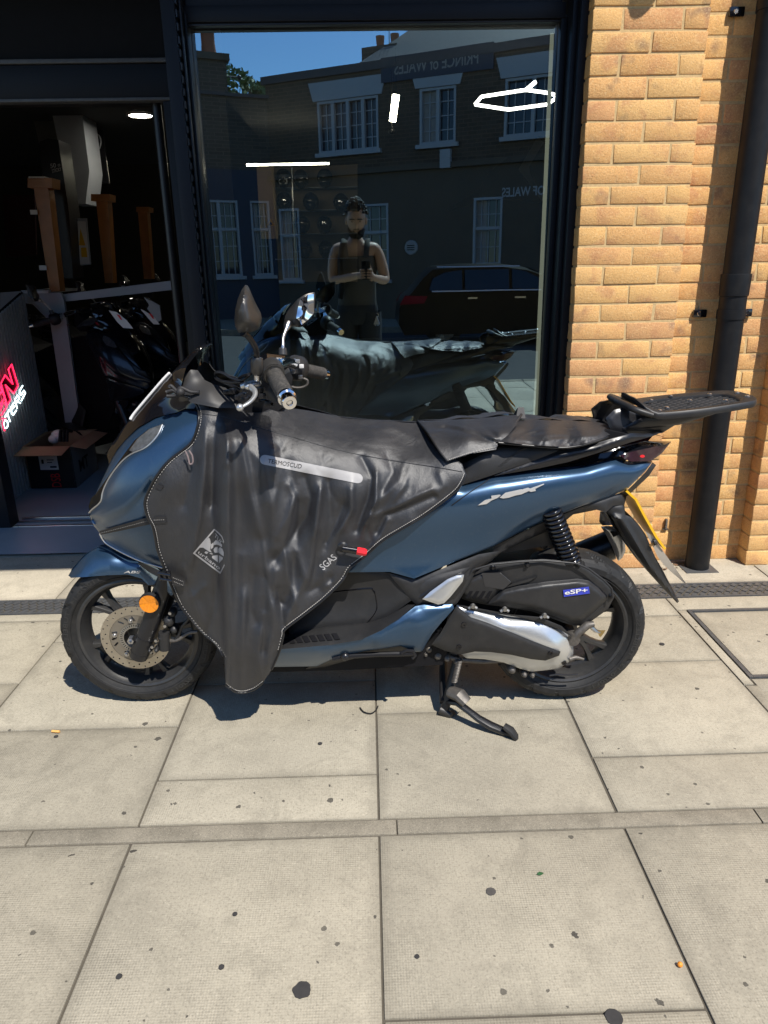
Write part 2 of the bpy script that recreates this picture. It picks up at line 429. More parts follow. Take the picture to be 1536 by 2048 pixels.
def mat_brick():
    t = NT('buff_brick'); rnd = t.n('ObjectInfo').outputs['Random']; n1 = t.noise(26, 4, .7); n2 = t.noise(9.0, 3, .6, dist=.6); n3 = t.noise(185, 4, .75)
    base = t.ramp(rnd, [(0, (.72, .41, .15)), (.3, (.78, .46, .18)), (.5, (.68, .36, .135)), (.7, (.74, .40, .16)), (.85, (.60, .31, .14)), (1, (.70, .345, .155))])
    c = t.mix(t.math('MULTIPLY', n1, .35), base, (.80, .54, .25))
    c = t.mix(t.math('MULTIPLY', t.ramp(n2, [(.5, 0), (.66, 1)]), .55), c, (.50, .225, .12))
    n4 = t.noise(11.5, 2, .5, dist=.4, vec=None)
    ad = t.n('VectorMath', operation='ADD'); ad.inputs[1].default_value = (3.1, 7.7, 1.9); t.l(t.P(), ad.inputs[0]); n4 = t.noise(10, 2, .5, vec=ad.outputs[0])
    c = t.mix(t.math('MULTIPLY', t.ramp(n4, [(.60, 0), (.74, 1)]), .7), c, (.17, .12, .10))
    c = t.mix(t.math('MULTIPLY', t.ramp(n3, [(.33, 1), (.5, 0)]), .55), c, (.30, .15, .06)); c = t.mix(t.math('MULTIPLY', t.ramp(t.noise(140, 4, .8), [(.52, 0), (.66, 1)]), .5), c, (.92, .68, .36))
    b = t.bump(t.noise(160, 4, .75), .7, .003); b = t.bump(n1, .4, .004, b)
    t.set(Base_Color=c, Roughness=.92, Specular_IOR_Level=.15, Normal=b); return t.m
M['brick'] = mat_brick()
M['mortar'] = pbr('mortar', (.60, .43, .22), .95, var=.35, vscale=90, bump=.7, bscale=260, spec=.1)
M['frame'] = pbr('shop_frame', (.0075, .009, .013), .45, var=.1, rvar=.05, bump=.05, spec=.3)
M['fascia'] = pbr('dark_fascia', (.0055, .0055, .007), .65, var=.1, spec=.25)
M['iron'] = pbr('cast_iron', (.11, .115, .12), .5, .4, var=.3, vscale=30, bump=.3, bscale=200, dust=.2)
M['pipe'] = pbr('pipe_plastic', (.006, .0065, .008), .5, var=.2, vscale=8, rvar=.1, dust=.03, spec=.3)

# ground under everything, road, far pavement
g = MB(); g.add([(-60, -5.06, -.0045), (60, -5.06, -.0045), (60, .74, -.0045), (-60, .74, -.0045)], [(0, 1, 2, 3)])
g.build('pavement', M['bed'], None, 0, 'structure'); PAV = bpy.data.objects['pavement']
g = MB(); g.add([(-150, -200, -.14), (150, -200, -.14), (150, -5.0, -.14), (-150, -5.0, -.14)], [(0, 1, 2, 3)])
g.build('road', M['asphalt'], None, 0, 'structure')
k = MB()
for i in range(-14, 15):
    MB().box((i*.92, -5.2, -.2), (i*.92+.912, -5.065, .004), .012).build('kerb_stone', M['kerb'], PAV)
P2 = .606
def slab(x0, x1, y0, y1, m='slab', z=None):
    g = .0028; z = (random.random()-.5)*.0024 if z is None else z
    MB().box((x0+g+random.uniform(-1, 1)*.0008, y0+g+random.uniform(-1, 1)*.0008, -.05), (x1-g+random.uniform(-1, 1)*.0008, y1-g+random.uniform(-1, 1)*.0008, z), .003).build('paving_slab', M[m], PAV)
S1, S0 = -1.515, -1.569             # edging strip
D0, D1 = -.302, -.172               # drain channel
cols = [i*P2 for i in range(-5, 6)]
def column(x0, x1, ys, m='slab'):
    for a, b in zip(ys[:-1], ys[1:]): slab(x0, x1, a, b, m)
front = {-5: [-.45, -.92], -4: [-.62, -1.2], -3: [-.37, -.83], -2: [-.55, -1.10], -1: [-.87, -1.345], 0: [-.5, -1.062], 1: [-.46, -.80, -1.30], 2: [-.56, -1.0], 3: [-.8, -1.3], 4: [-.5, -1.1]}
for i in range(-5, 5):
    ys = sorted([S1]+front[i]+[D0-.004])
    if i == 2: ys = [S1, -1.28, -.96]
    column(i*P2, (i+1)*P2, ys)
for i in range(-5, 5):
    y = S0; ys = [y]; first = {-1: .62, 0: .458, 1: .66, -2: .66}.get(i, .62)
    y -= first; ys.append(y)
    while y > -5.0:
        y -= [.606, .455, .606, .758][(i*3+len(ys)) % 4]; ys.append(max(y, -5.06))
    column(i*P2, (i+1)*P2, ys[::-1])
x = -3.3
for L in (.9, .915, .62, .91, .91, .905, .93, .9, .9):
    MB().box((x+.001, S0+.003, -.05), (x+L-.002, S1-.003, .001), .003).build('edging_stone', M['kerb'], PAV); x += L
# between the drain and the shop
xb = [-3.4, -2.6, -1.96, -1.36, -.75, -.15, .45, 1.05, 1.74, 2.4, 3.1]
for a, b in zip(xb[:-1], xb[1:]):
    slab(a, b, D1+.004, .42, 'slab2'); slab(a, b, .42, .74, 'slab2')
# shallow access cover with a dark frame
c0, c1 = onZ(1382, 1223), onZ(1516, 1351)
mh = thing('access_cover', 'rectangular paved access cover with thin dark iron frame right of the rear wheel', 'access cover', (c0[0], c1[1], 0))
x0, x1, y0, y1 = c0[0], c0[0]+.62, c1[1], c0[1]
fr = MB()
for lo, hi in (((x0-.012, y0-.012), (x0+.002, y1+.012)), ((x1-.002, y0-.012), (x1+.012, y1+.012)), ((x0+.003, y0-.012), (x1-.003, y0+.002)), ((x0+.003, y1-.002), (x1-.003, y1+.012))):
    fr.box((lo[0], lo[1], -.04), (hi[0], hi[1], .003))
fr.build('frame', M['iron'], mh, 0)
MB().box((x0+.008, y0+.008, -.04), (x1-.008, y1-.008, -.001), .003).build('tray', M['slab'], mh)
for (a, b, c, d) in ((2*P2, x0-.014, -.96, y1+.014), (2*P2, 3*P2, y1+.016, D0-.004), (x0-.012, 3*P2+.6, -1.0, y0-.016)):
    slab(a, b, c, d)
# slot drain: two edge rails and a woven grating
dr = thing('channel_drain', 'black woven-pattern iron drain grating running along the shop front', 'drain', (0, D0, 0))
MB().box((-3.4, D0, -.06), (3.0, D0+.012, .001)).build('edge_rail', M['iron'], dr, 0)
MB().box((-3.4, D1-.012, -.06), (3.0, D1, .001)).build('edge_rail', M['iron'], dr, 0)
MB().box((-3.4, D0+.0125, -.07), (3.0, D1-.0125, -.03)).build('trough', M['fascia'], dr, 0)
gr = MB(); px = .034; w = D1-D0-.026; rows = 4; ry = w/rows
for i in range(int(6.3/px)):
    for j in range(rows):
        cx = -3.38+(i+.5*(j % 2)+.17*j)*px; cy = D0+.013+(j+.5)*ry; s = 1
        if abs(cx) > 2.4: continue
        hx, hy = .0085, ry*.47
        Mx = Matrix.Translation((cx, cy, -.003)) @ Matrix.Rotation(math.radians(-44 if j % 2 else -38), 4, 'Z')
        gr.box((-hx, -hy*1.15, -.014), (hx, hy*1.15, .003+.0015*(j % 2)), 0, Mx)
gr.build('grating', M['iron'], dr, 0, 'stuff')

# ------------------------------------------------------------------ brickwork
CO = .0727; BL = .218; JT = .0092
zj = onY(1188.5, 14.2, 0.)[2]                      # one bed joint
k0 = zj % CO
def brick_face(par, x0, x1, yf, z0, z1, startA, thickness=.1, z_first=None, mesh_cache={}, cut=0.):
    zs = -2; r = 0; z = k0-CO*2; rows = []
    while z < z1:
        if z+CO > z0+.01: rows.append(z)
        z += CO
    for z in rows:
        idx = int(round((z-(zj-CO))/CO)); A = (idx % 2 == 0) == startA
        xs = [x0]; x = x0+(BL/2 if A else BL)
        while x < x1-.035: xs.append(x); x += BL
        xs.append(x1)
        za = max(z+JT/2, z0); zb = min(z+CO-JT/2, z1)
        if zb-za < .012: continue
        for a, b in zip(xs[:-1], xs[1:]):
            a2 = a+(JT/2 if a > x0 else 0); b2 = b-(JT/2 if b < x1 else 0)
            j = [(random.random()-.5)*.003 for _ in range(6)]
            bm = bmesh.new(); bmesh.ops.create_cube(bm, size=1)
            lo = (a2, yf+j[0]*.9, za); hi = (b2, yf+thickness, zb)
            for v in bm.verts:
                v.co = Vector([lo[i]+(v.co[i]+.5)*(hi[i]-lo[i])+((random.random()-.5)*.0044 if i != 1 else (random.random()-.5)*.0016) for i in range(3)])
            bmesh.ops.bevel(bm, geom=bm.edges[:], offset=.0022, segments=2, profile=.5, affect='EDGES', clamp_overlap=True)
            q = MB(); q.bm(bm); q.build('brick', M['brick'], par, 60)
pier = thing('brick_pier', 'sunlit buff brick pier between the shop window and the drainpipe', 'brick pier', (1.04, .06, 0))
PL, PR, RR = .832, 1.2527, 1.698
brick_face(pier, PL, PR, 0., 0., 2.62, True, .1)
MB().box((PL+.004, .0028, -.02), (PR-.004, .2, 2.62)).build('mortar', M['mortar'], pier, 0)
rec = thing('brick_wall', 'recessed buff brick wall in shade behind the black drainpipe', 'brick wall', (1.47, .1, 0))
brick_face(rec, PR-.09, RR+.1, .082, 0., 2.62, False, .1)
MB().box((PR-.09, .0848, -.02), (RR+.1, .2, 2.62)).build('mortar', M['mortar'], rec, 0)
pier2 = thing('brick_pier', 'buff brick pier right of the drainpipe at the picture edge', 'brick pier', (1.95, .06, 0))
brick_face(pier2, RR, RR+BL*3, 0., 0., 2.62, False, .1)
MB().box((RR+.004, .0028, -.02), (RR+BL*3-.004, .2, 2.62)).build('mortar', M['mortar'], pier2, 0)
# the rest of the building: upper storey behind, and the canopy over the shop front
blk = thing('shop_building', 'brick building above and beside the shop front', 'building', (0, 2, 2.6))
MB().box((RR+BL*3, .01, -.02), (9., .3, 6.4)).build('side_wall', M['brick'], blk, 0)
MB().box((-9, .3, 3.32), (RR+BL*3, 6., 6.4)).build('upper_wall', M['brick'], blk, 0)
MB().box((PL-.02, .2, -.02), (RR+BL*3, .3, 3.3)).build('pier_core', M['mortar'], blk, 0)
MB().box((-9, .0, 2.63), (RR+BL*3, .3, 3.319)).build('fascia_board', M['fascia'], blk, 0)
MB().box((-9, .9, -.02), (-2.6, 1.2, 3.3)).build('side_wall', M['brick'], blk, 0)
cy = .182-3.16*(-SDIR.y)/SDIR.z
can = thing('shop_canopy', 'flat dark canopy over the shop front and door', 'canopy', (-.5, 0, 3.16))
MB().box((-5.5, cy, 3.16), (1.10, .0, 3.28), .01).build('canopy_panel', M['fascia'], can)
MB().box((-5.5, cy-.02, 3.14), (1.10, cy-.001, 3.31), .004).build('front_trim', M['frame'], can)
# unseen fitting added to cast a shadow on the head of the pier
lx = thing('shadow_caster', 'small black unseen fitting added above the brick pier for its shadow', 'shadow caster', (1.14, 0, 2.63))
MB().tube([(1.155, .0, 2.70), (1.15, -.12, 2.76), (1.14, -.2, 2.72)], .012, 8).build('shadow_caster_arm', M['frame'], lx)
MB().lathe([(.0, .02), (.03, .02), (.055, -.05), (.05, -.12), (.0, -.14)], (1.14, -.2, 2.70), (0, 0, 1), 16).build('shadow_caster_head', M['frame'], lx)

# ------------------------------------------------------------------ drainpipe
pb = onZ(1392, 1140); pr_ = .0515; pxx = 1.4755; pyy = .082-.062-pr_+.03
pipe = thing('drainpipe', 'black plastic drainpipe standing in the brick recess', 'drainpipe', (pxx, pyy, 0))
MB().lathe([(pr_-.004, -.01), (pr_, -.01), (pr_, 2.66), (pr_-.004, 2.66)], (pxx, pyy, 0), (0, 0, 1), 40).build('pipe', M['pipe'], pipe)
for za, zb in ((onY(1465, 590, pyy)[2]-.004, onY(1465, 548, pyy)[2]),):
    MB().lathe([(pr_+.0005, za), (pr_+.004, za+.002), (pr_+.0055, zb-.004), (pr_+.005, zb), (pr_+.0005, zb+.001)], (pxx, pyy, 0), (0, 0, 1), 40).build('socket', M['pipe'], pipe)
for py_ in (627, 22):
    zc = onY(1420, py_, .06)[2]
    MB().lathe([(pr_+.0005, zc-.018), (pr_+.004, zc-.018), (pr_+.004, zc+.018), (pr_+.0005, zc+.018)], (pxx, pyy, 0), (0, 0, 1), 40).build('clip_band', M['pipe'], pipe)
    for s in (-1, 1):
        o = MB().box((pxx+s*.095-.028, .066, zc-.016), (pxx+s*.095+.028, .081, zc+.016), .005).build('clip_lug', M['gloss'], pipe)
        MB().lathe([(0, -.0165), (.007, -.0165), (.009, -.0145)], (pxx+s*.10, .081, zc), (0, 1, 0), 12).build('screw', M['chrome'], o)
MB().box((pxx-.075, pyy-.07, .0005), (pxx+.07, pyy+.06, .004)).build('gully_cover', M['iron'], pipe, 0)
for i, (qx, qy, lab) in enumerate(((1331, 1043, 'rusty threaded bolt standing on the bricks left of the drainpipe'), (1426, 1042, 'rusty threaded bolt standing on the bricks right of the drainpipe'))):
    p = onY(qx, qy+14, .074); b = MB()
    for j in range(13): b.lathe([(.0045, j*.0035), (.0068, j*.0035+.0017), (.0045, j*.0035+.0035)], (p[0], .0735, p[2]), (0, 0, 1), 10)
    b.box((p[0]-.012, .0715, p[2]-.006), (p[0]+.012, .0815, p[2]-.0005)); b.box((p[0]-.004, .0735, p[2]), (p[0]+.004, .0815, p[2]+.046))
    tag(b.build('anchor_bolt', M['dirty'], None, 40, org=p), lab, 'bolt', 'anchor bolts beside the drainpipe')

# ------------------------------------------------------------------ shop front
win = thing('shop_window', 'large dark-framed shop window reflecting the street', 'shop window', (.1, GY, 0))
def vx(px, py, Y): return onY(px, py, Y)[0]
gl, grt = vx(369, 60, GY), vx(1112, 400, GY); gt = onY(760, 45, GY)[2]; gb = .12
def mat_glass(name, ior, tint, wav=.0):
    t = NT(name); t.t.nodes.remove(t.b); out = t.t.nodes['Material Output']
    tr = t.n('BsdfTransparent'); tr.inputs[0].default_value = (*tint, 1); gs = t.n('BsdfAnisotropic') if False else t.n('BsdfGlossy'); gs.inputs['Roughness'].default_value = 0; gs.inputs['Color'].default_value = (.58, .87, 1, 1)
    fr = t.n('Fresnel'); fr.inputs['IOR'].default_value = ior; mx = t.n('MixShader')
    if wav:
        b = t.bump(t.noise(1.1, 2, .4), wav, .01); b2 = t.bump(t.noise(5, 1, .3), wav*.12, .01, b); t.l(b2, gs.inputs['Normal'])
    t.l(fr.outputs[0], mx.inputs[0]); t.l(tr.outputs[0], mx.inputs[1]); t.l(gs.outputs[0], mx.inputs[2]); t.l(mx.outputs[0], out.inputs[0]); return t.m
M['glass'] = mat_glass('shop_glass', 5.0, (.78, .80, .80), .03)
mesh('pane', [(gl-.02, GY, gb-.02), (grt+.02, GY, gb-.02), (grt+.02, GY, gt+.02), (gl-.02, GY, gt+.02)], [(0, 1, 2, 3)], M['glass'], win, 0)
# right jamb in two steps, then the brick reveal
xr1, xr2 = vx(1136, 20, .10), vx(1160, 20, .085)
MB().box((grt-.006, .10, 0), (xr2-.002, .30, 2.62), .003).build('jamb', M['frame'], win)
MB().box((xr2-.0015, .062, 0), (PL+.004, .30, 2.62), .003).build('jamb', M['frame'], win)
MB().box((grt-.03, .17, 0), (grt-.007, .215, gt), .003).build('glazing_bead', M['frame'], win)
# left jamb
xl0, xl1, xl2, xl3 = vx(387, 650, .09), vx(412, 650, .09), vx(420, 650, .12), vx(428, 650, .15)
MB().box((xl0-.006, .09, 0), (xl1-.006, .32, 2.62), .004).build('jamb', M['frame'], win)
MB().box((xl1+.002, .12, 0), (xl2, .32, 2.62), .002).build('shutter_guide', M['satin'], win)
MB().box((xl2+.0015, .15, 0), (xl3, .215, gt+.02), .002).build('glazing_bead', M['frame'], win)
hg = MB()
for i in range(60):
    hg.box((xl1-.0045, .094, .05+i*.042), (xl1+.0008, .12, .05+i*.042+.024))
hg.build('guide_slots', M['satin'], win, 0, 'stuff')
MB().box((xl3, .14, 0), (grt-.031, .215, .10), .004).build('bottom_rail', M['frame'], win)
MB().box((xl3, .17, gt), (grt-.031, .215, 2.62)).build('head_rail', M['frame'], win)
# roller shutter box over the window
SBY = .165
zb0, zb1 = onY(760, 40, SBY)[2], onY(760, 7, SBY)[2]
bx0, bx1 = vx(339, 30, SBY), vx(1132, 30, SBY)
sh = thing('shutter_box', 'long dark metal shutter box over the shop window', 'shutter box', ((bx0+bx1)/2, .05, zb0))
MB().box((bx0, SBY, zb0), (bx1, GY-.01, zb1), .003).build('casing', M['frame'], sh)
MB().box((bx0+.004, SBY+.012, zb0-.010), (bx1-.02, GY-.015, zb0-.0005), .002).build('bottom_slat', M['satin'], sh)
MB().box((bx0+.02, SBY+.02, zb1+.0005), (bx1-.05, GY-.01, zb1+.3)).build('back_plate', M['fascia'], sh, 0)
# pale vertical tape on the inside of the glass, its brightness put in as glow
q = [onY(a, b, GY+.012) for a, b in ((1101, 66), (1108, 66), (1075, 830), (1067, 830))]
tag(mesh('glowing_tape', [p for p in q]+[p+np.array([0, .006, 0]) for p in q], [(3, 2, 1, 0), (4, 5, 6, 7), (0, 1, 5, 4), (2, 3, 7, 6), (1, 2, 6, 5), (3, 0, 4, 7)], glow('pale_strip', (.80, .86, .62), .30), None, 0), 'pale upright strip behind the right edge of the shop window', 'strip')

# ------------------------------------------------------------------ doorway, set back behind the window
DY = .75
dw = thing('shop_doorway', 'dark framed open shop doorway left of the window', 'doorway', (-1.5, DY, 0))
zt = [onY(170, v, DY)[2] for v in (0, 118, 127, 196, 203)]
xL, xRr = -2.6, vx(346, 400, DY)
MB().box((xL, DY+.02, zt[1]), (xl1-.03, DY+.2, 3.1)).build('fascia_panel', M['fascia'], dw, 0)
MB().box((xL, DY-.01, zt[2]), (xl1-.03, DY+.018, zt[1]), .002).build('track_trim', M['iron'], dw)
MB().box((xL, DY+.004, zt[3]), (xl1-.03, DY+.19, zt[2]-.002), .003).build('header', M['frame'], dw)
MB().box((xL, DY-.006, zt[4]), (xl1-.03, DY+.05, zt[3]-.001), .002).build('header_trim', M['iron'], dw)
pxp = vx(332, 400, DY+.06)
MB().tube([(pxp, DY+.07, 0), (pxp, DY+.07, zt[4])], .0225, 20).build('pole', M['satin'], dw)
MB().box((xRr, DY, 0), (xl1-.03, DY+.06, zt[4]-.002), .003).build('jamb', M['frame'], dw)
MB().box((xl0-.005, .321, 0), (xl1-.0065, DY+.3, 2.62)).build('return_panel', M['fascia'], dw, 0)
q = onZ(41, 1046); xj = q[0]
MB().box((xj-.35, DY-.03, 0), (xj, DY+.07, 2.6), .003).build('jamb', M['frame'], dw)
for i, yy in enumerate((DY-.02, DY+.045, DY+.1)):
    MB().box((xj+.002, yy, -.02), (xRr-.002, yy+.022, .014+.004*i), .002).build('threshold_track', M['steel'] if i != 1 else M['iron'], dw)
# ================================================================== the scooter
def mat_blue():
    t = NT('satin_blue_paint'); fl = t.noise(1500, 2, .5); n = t.noise(3, 2)
    c = t.mix(fl, (.018, .050, .105), (.050, .108, .190)); c = t.mix(t.math('MULTIPLY', n, .3), c, (.035, .078, .14))
    c = t.mix(t.math('MULTIPLY', t.ramp(t.noise(60, 6, .75), [(.55, 0), (.8, 1)]), .10), c, (.3, .3, .28))
    t.set(Base_Color=c, Metallic=.6, Roughness=t.math('ADD', .27, t.math('MULTIPLY', t.noise(25, 4), .08)), Coat_Weight=.55, Coat_Roughness=.2)
    t.set(Normal=t.bump(fl, .04, .0005)); return t.m
M['blue'] = mat_blue(); M['rubber2'] = pbr('worn_rubber', (.035, .034, .032), .7)
M['silver'] = pbr('silver_paint', (.62, .63, .63), .3, .75, var=.05, dust=.08)
M['iceblue'] = pbr('pale_blue_paint', (.36, .48, .58), .25, .7, var=.05)
M['rim'] = pbr('rim_paint', (.055, .055, .056), .36, .5, var=.15, dust=.12)
M['disc'] = pbr('brake_disc', (.50, .45, .37), .36, .9, var=.15, vscale=30)
M['lens'] = pbr('dark_lens', (.012, .012, .014), .06, rvar=.02, coat=.6)
M['clear'] = pbr('clear_lens', (.17, .18, .19), .15, .5, var=.8, vscale=70)
M['grip'] = pbr('worn_grip', (.036, .034, .032), .75, var=.35, vscale=60, bump=.6, bscale=900, dust=.3)
M['orange'] = pbr('orange_reflector', (.75, .24, .012), .22, coat=.3, var=.3, vscale=150)
M['greycast'] = pbr('grey_shell', (.052, .050, .048), .36, .4, var=.1, dust=.05)
M['inner'] = pbr('inner_dash', (.03, .029, .029), .55, var=.1)
M['seat'] = pbr('seat_leather', (.017, .017, .018), .5, bump=.35, bscale=700)
M['mirror'] = pbr('mirror_glass', (.85, .87, .9), .02, 1., var=.02, rvar=.01)
M['badge'] = pbr('badge_metal', (.62, .60, .57), .3, .45, var=.06)
M['print'] = pbr('silver_print', (.46, .45, .43), .5, var=.15, vscale=60)
M['yellow'] = pbr('plate_yellow', (.85, .48, .02), .35, var=.05)
M['taillamp'] = pbr('tail_lens', (.03, .01, .018), .1, var=.3, vscale=40, coat=.5)
M['red'] = pbr('red_plastic', (.75, .02, .03), .35)
M['badgeblue'] = pbr('badge_blue', (.03, .05, .45), .2, coat=.5)

bike = thing('motor_scooter', 'satin blue motor scooter on its centre stand under a black leg cover', 'scooter', (0, YB, 0))
FWX, FR = at(284, 1262, 0)[0], .2455
RYO = .045                          # the scooter stands a touch askew: its tail is nearer the camera
RWX, RR_, RZ = at(1127, 1250, RYO)[0], .2475, .2505

def wheel(name, cx, cz, R, wd, rim_r, spoke_n, phase, YB):
    hw = wd/2; r0 = rim_r
    half = [(r0+.002, hw*.80), (r0+.010, hw*.90), (r0+(R-r0)*.35, hw*1.0), (r0+(R-r0)*.6, hw*.985), (r0+(R-r0)*.76, hw*.90), (r0+(R-r0)*.87, hw*.76), (R-.0055, hw*.56), (R-.0018, hw*.3), (R, hw*.1)]
    prof = half+[(r, -h) for r, h in half[::-1]]
    # refine the tread zone so that the cut grooves have edges
    fine = []
    for (ra, ha), (rb, hb) in zip(prof[:-1], prof[1:]):
        m = 3 if min(ra, rb) > r0+(R-r0)*.55 else 1
        for j in range(m): fine.append((ra+(rb-ra)*j/m, ha+(hb-ha)*j/m))
    fine.append(prof[-1]); n = 528; V = []; F = []; k = len(fine)
    for j in range(n):
        a = 2*math.pi*j/n
        for r, h in fine:
            rr = r
            if r > r0+(R-r0)*.55:
                u = (a*16/(2*math.pi)+abs(h)/hw*.9+(.5 if h > 0 else 0)) % 1.
                u2 = (a*16/(2*math.pi)+abs(h)/hw*.9*.5+(.0 if h > 0 else .5)+.45) % 1.
                if u < .15 and abs(h) > hw*.10: rr -= .008
                elif u2 < .09 and hw*.55 < abs(h) < hw*.9: rr -= .005
            V.append((cx+rr*math.cos(a), YB-h, cz+rr*math.sin(a)))
    for j in range(n):
        for i in range(k-1): F.append((j*k+i, j*k+i+1, ((j+1) % n)*k+i+1, ((j+1) % n)*k+i))
    w = thing_part(name, bike)
    mesh('tyre', V, F, M['rubber'], w, 22)
    rp = [(r0+.004, hw*.82), (r0-.002, hw*.86), (r0-.009, hw*.80), (r0-.013, hw*.62), (r0-.022, hw*.42), (r0-.026, 0), (r0-.022, -hw*.42), (r0-.013, -hw*.62), (r0-.009, -hw*.8), (r0-.002, -hw*.86), (r0+.004, -hw*.82)]
    b = MB(); b.lathe([(r, h) for r, h in rp], (cx, YB, cz), (0, -1, 0), 96); b.build('rim', M['rim'], w, 40)
    for s in range(spoke_n):
        a = phase+2*math.pi*s/spoke_n; sp = MB(); ru = r0-.02
        def pt(r, da, y): return (cx+r*math.cos(a+da), YB-y, cz+r*math.sin(a+da))
        for sg in (-1, 1):
            rings = []
            for r, da, hw_, th in ((.032, 0, .016, .022), (.07, sg*.04, .011, .018), (.105, sg*.10, .009, .015), (.135, sg*.155, .0085, .014), (ru, sg*.20, .013, .016)):
                c = pt(r, da, 0); t = (-math.sin(a+da), 0, math.cos(a+da))
                rings.append([np.array(c)+np.array(t)*x+np.array([0, y, 0]) for x, y in ((-hw_, -th*.6), (-hw_*.6, -th), (hw_*.6, -th), (hw_, -th*.6), (hw_, th*.6), (hw_*.6, th), (-hw_*.6, th), (-hw_, th*.6))])
            sp.loft(rings)
        sp.build('spoke', M['rim'], w, 40)
    MB().lathe([(0, .036), (.022, .036), (.034, .030), (.038, .0), (.034, -.03), (.022, -.036), (0, -.036)], (cx, YB, cz), (0, -1, 0), 32).build('hub', M['rim'], w)
    for rr_, hh in ((R-.030, hw*.945), (r0+.016, hw*.955)): MB().lathe([(rr_-.0012, hh), (rr_, hh+.0022), (rr_+.0012, hh)], (cx, YB, cz), (0, -1, 0), 120).build('sidewall_bead', M['rubber'], w, 60)
    gv, gf = glyphs({5: '130/70-13   TUBELESS', 4: '110/70-14   TUBELESS'}[5 if name == 'rear_wheel' else 4], .01)
    for k0_ in (0, 1):
        aa = -1.15+k0_*math.pi-gv[:, 0]*-1.35; rad = r0+.024+gv[:, 1]*.013
        T = np.c_[cx+rad*np.cos(aa), np.full(len(aa), YB-hw*1.0-.0012), cz+rad*np.sin(aa)]; mesh('sidewall_lettering', T, orient(T, gf), M['rubber2'], w, 0, 'stuff')
    return w
def thing_part(name, parent):
    o = bpy.data.objects.new(name, None); COL.objects.link(o); o.parent = parent; ORG[o.name] = ORG[parent.name]; o.empty_display_size = .05; return o
fw = wheel('front_wheel', FWX, FR, FR, .108, .186, 5, 1.15, YB)
rw = wheel('rear_wheel', RWX, RZ, RR_, .130, .182, 5, .5, YB-RYO)

# --- front brake disc (real drilled holes), carrier, ABS ring
def ring2d(c, y, ro, ri, holes, th, m, name, parent, n=72):
    s = 1000.; out = [(ro*s*math.cos(2*math.pi*i/n), ro*s*math.sin(2*math.pi*i/n)) for i in range(n)]
    hs = [[(ri*s*math.cos(2*math.pi*i/n), ri*s*math.sin(2*math.pi*i/n)) for i in range(n)]]+holes
    v, f = cdt(np.array(out), 9., hs); A = np.c_[c[0]+v[:, 0]/s, np.full(len(v), YB-y), c[1]+v[:, 1]/s]; F = orient(A, f); B = A+[0, th, 0]; n0 = len(A)
    E = {(t[i], t[(i+1) % 3]) for t in F for i in range(3)}
    return mesh(name, np.concatenate([A, B]), [tuple(t) for t in F]+[tuple(n0+i for i in t[::-1]) for t in F]+[(b, a, n0+a, n0+b) for a, b in E if (b, a) not in E], m, parent, 30)
def circ(x, y, r, n=8): return [(x+r*math.cos(2*math.pi*i/n), y+r*math.sin(2*math.pi*i/n)) for i in range(n)]
hol = []
for i in range(18):
    for rr_, o in ((101., 0), (92., .175)):
        a = 2*math.pi*i/18+o; hol.append(circ(rr_*math.cos(a), rr_*math.sin(a), 2.7))
dc = (FWX+.001, FR)
ring2d(dc, .066, .1075, .080, hol, .0045, M['disc'], 'brake_disc', bike)
hol = []
for i in range(20):
    a = 2*math.pi*i/20
    if i % 4 == 0: continue
    ca, sa = math.cos(a), math.sin(a); ct, st = math.cos(a+.5), math.sin(a+.5)
    hol.append([(66*ca+u*9*ct-v*3*st, 66*sa+u*9*st+v*3*ct) for u, v in ((-1, -1), (1, -1), (1, 1), (-1, 1))])
ring2d(dc, .0645, .0795, .050, hol, .005, pbr('disc_carrier', (.30, .27, .225), .45, .8, var=.2), 'disc_carrier', bike)
hol = []
for i in range(40):
    a = 2*math.pi*i/40; ca, sa = math.cos(a), math.sin(a); hol.append([(43.5*ca+u*4*ca-v*1.4*sa, 43.5*sa+u*4*sa+v*1.4*ca) for u, v in ((-1, -1), (1, -1), (1, 1), (-1, 1))])
ring2d(dc, .067, .0495, .036, hol, .002, pbr('abs_ring', (.36, .34, .30), .4, .8, var=.2), 'sensor_ring', bike)
for i in range(5):
    a = 2*math.pi*i/5+.4; MB().lathe([(0, .074), (.0035, .074), (.0055, .071), (.0075, .071), (.0075, .064)], (FWX+.062*math.cos(a), YB, FR+.062*math.sin(a)), (0, -1, 0), 12).build('disc_bolt', M['steel'], bike)
# --- fork legs, reflector, caliper
def leg(sgn):
    p0 = at(*ZF((752, 735))[0], .092); p1 = at(*ZF((985, 70))[0], .092); up = p0+(p1-p0)*2.2
    b = MB(); P = [p0, p0+(p1-p0)*.06, p0+(p1-p0)*.5, p1, up]; R = [.0265, .0285, .0275, .027, .0195]
    P = [np.array([p[0], YB-sgn*(YB-p[1]) if sgn < 0 else p[1], p[2]]) for p in P]
    b.tube(P, R, 20); return b.build('fork_leg', M['satin'], bike, 50)
lg = leg(1); leg(-1)
b = MB(); p0, p1 = at(*ZF((752, 735))[0], .092), at(*ZF((985, 70))[0], .092)
for t in (.09, .34): b.tube([p0+(p1-p0)*t, p0+(p1-p0)*(t+.012)], .0292, 20)
b.build('fork_ring', M['satin'], lg)
rc = at(*ZF((873, 142))[0], .128)
MB().lathe([(0, .0), (.030, .0), (.0315, .004), (.0315, .012)], rc+[0, -.004, 0], (0, 1, 0), 32).build('reflector_rim', M['black'], bike)
rf = MB()
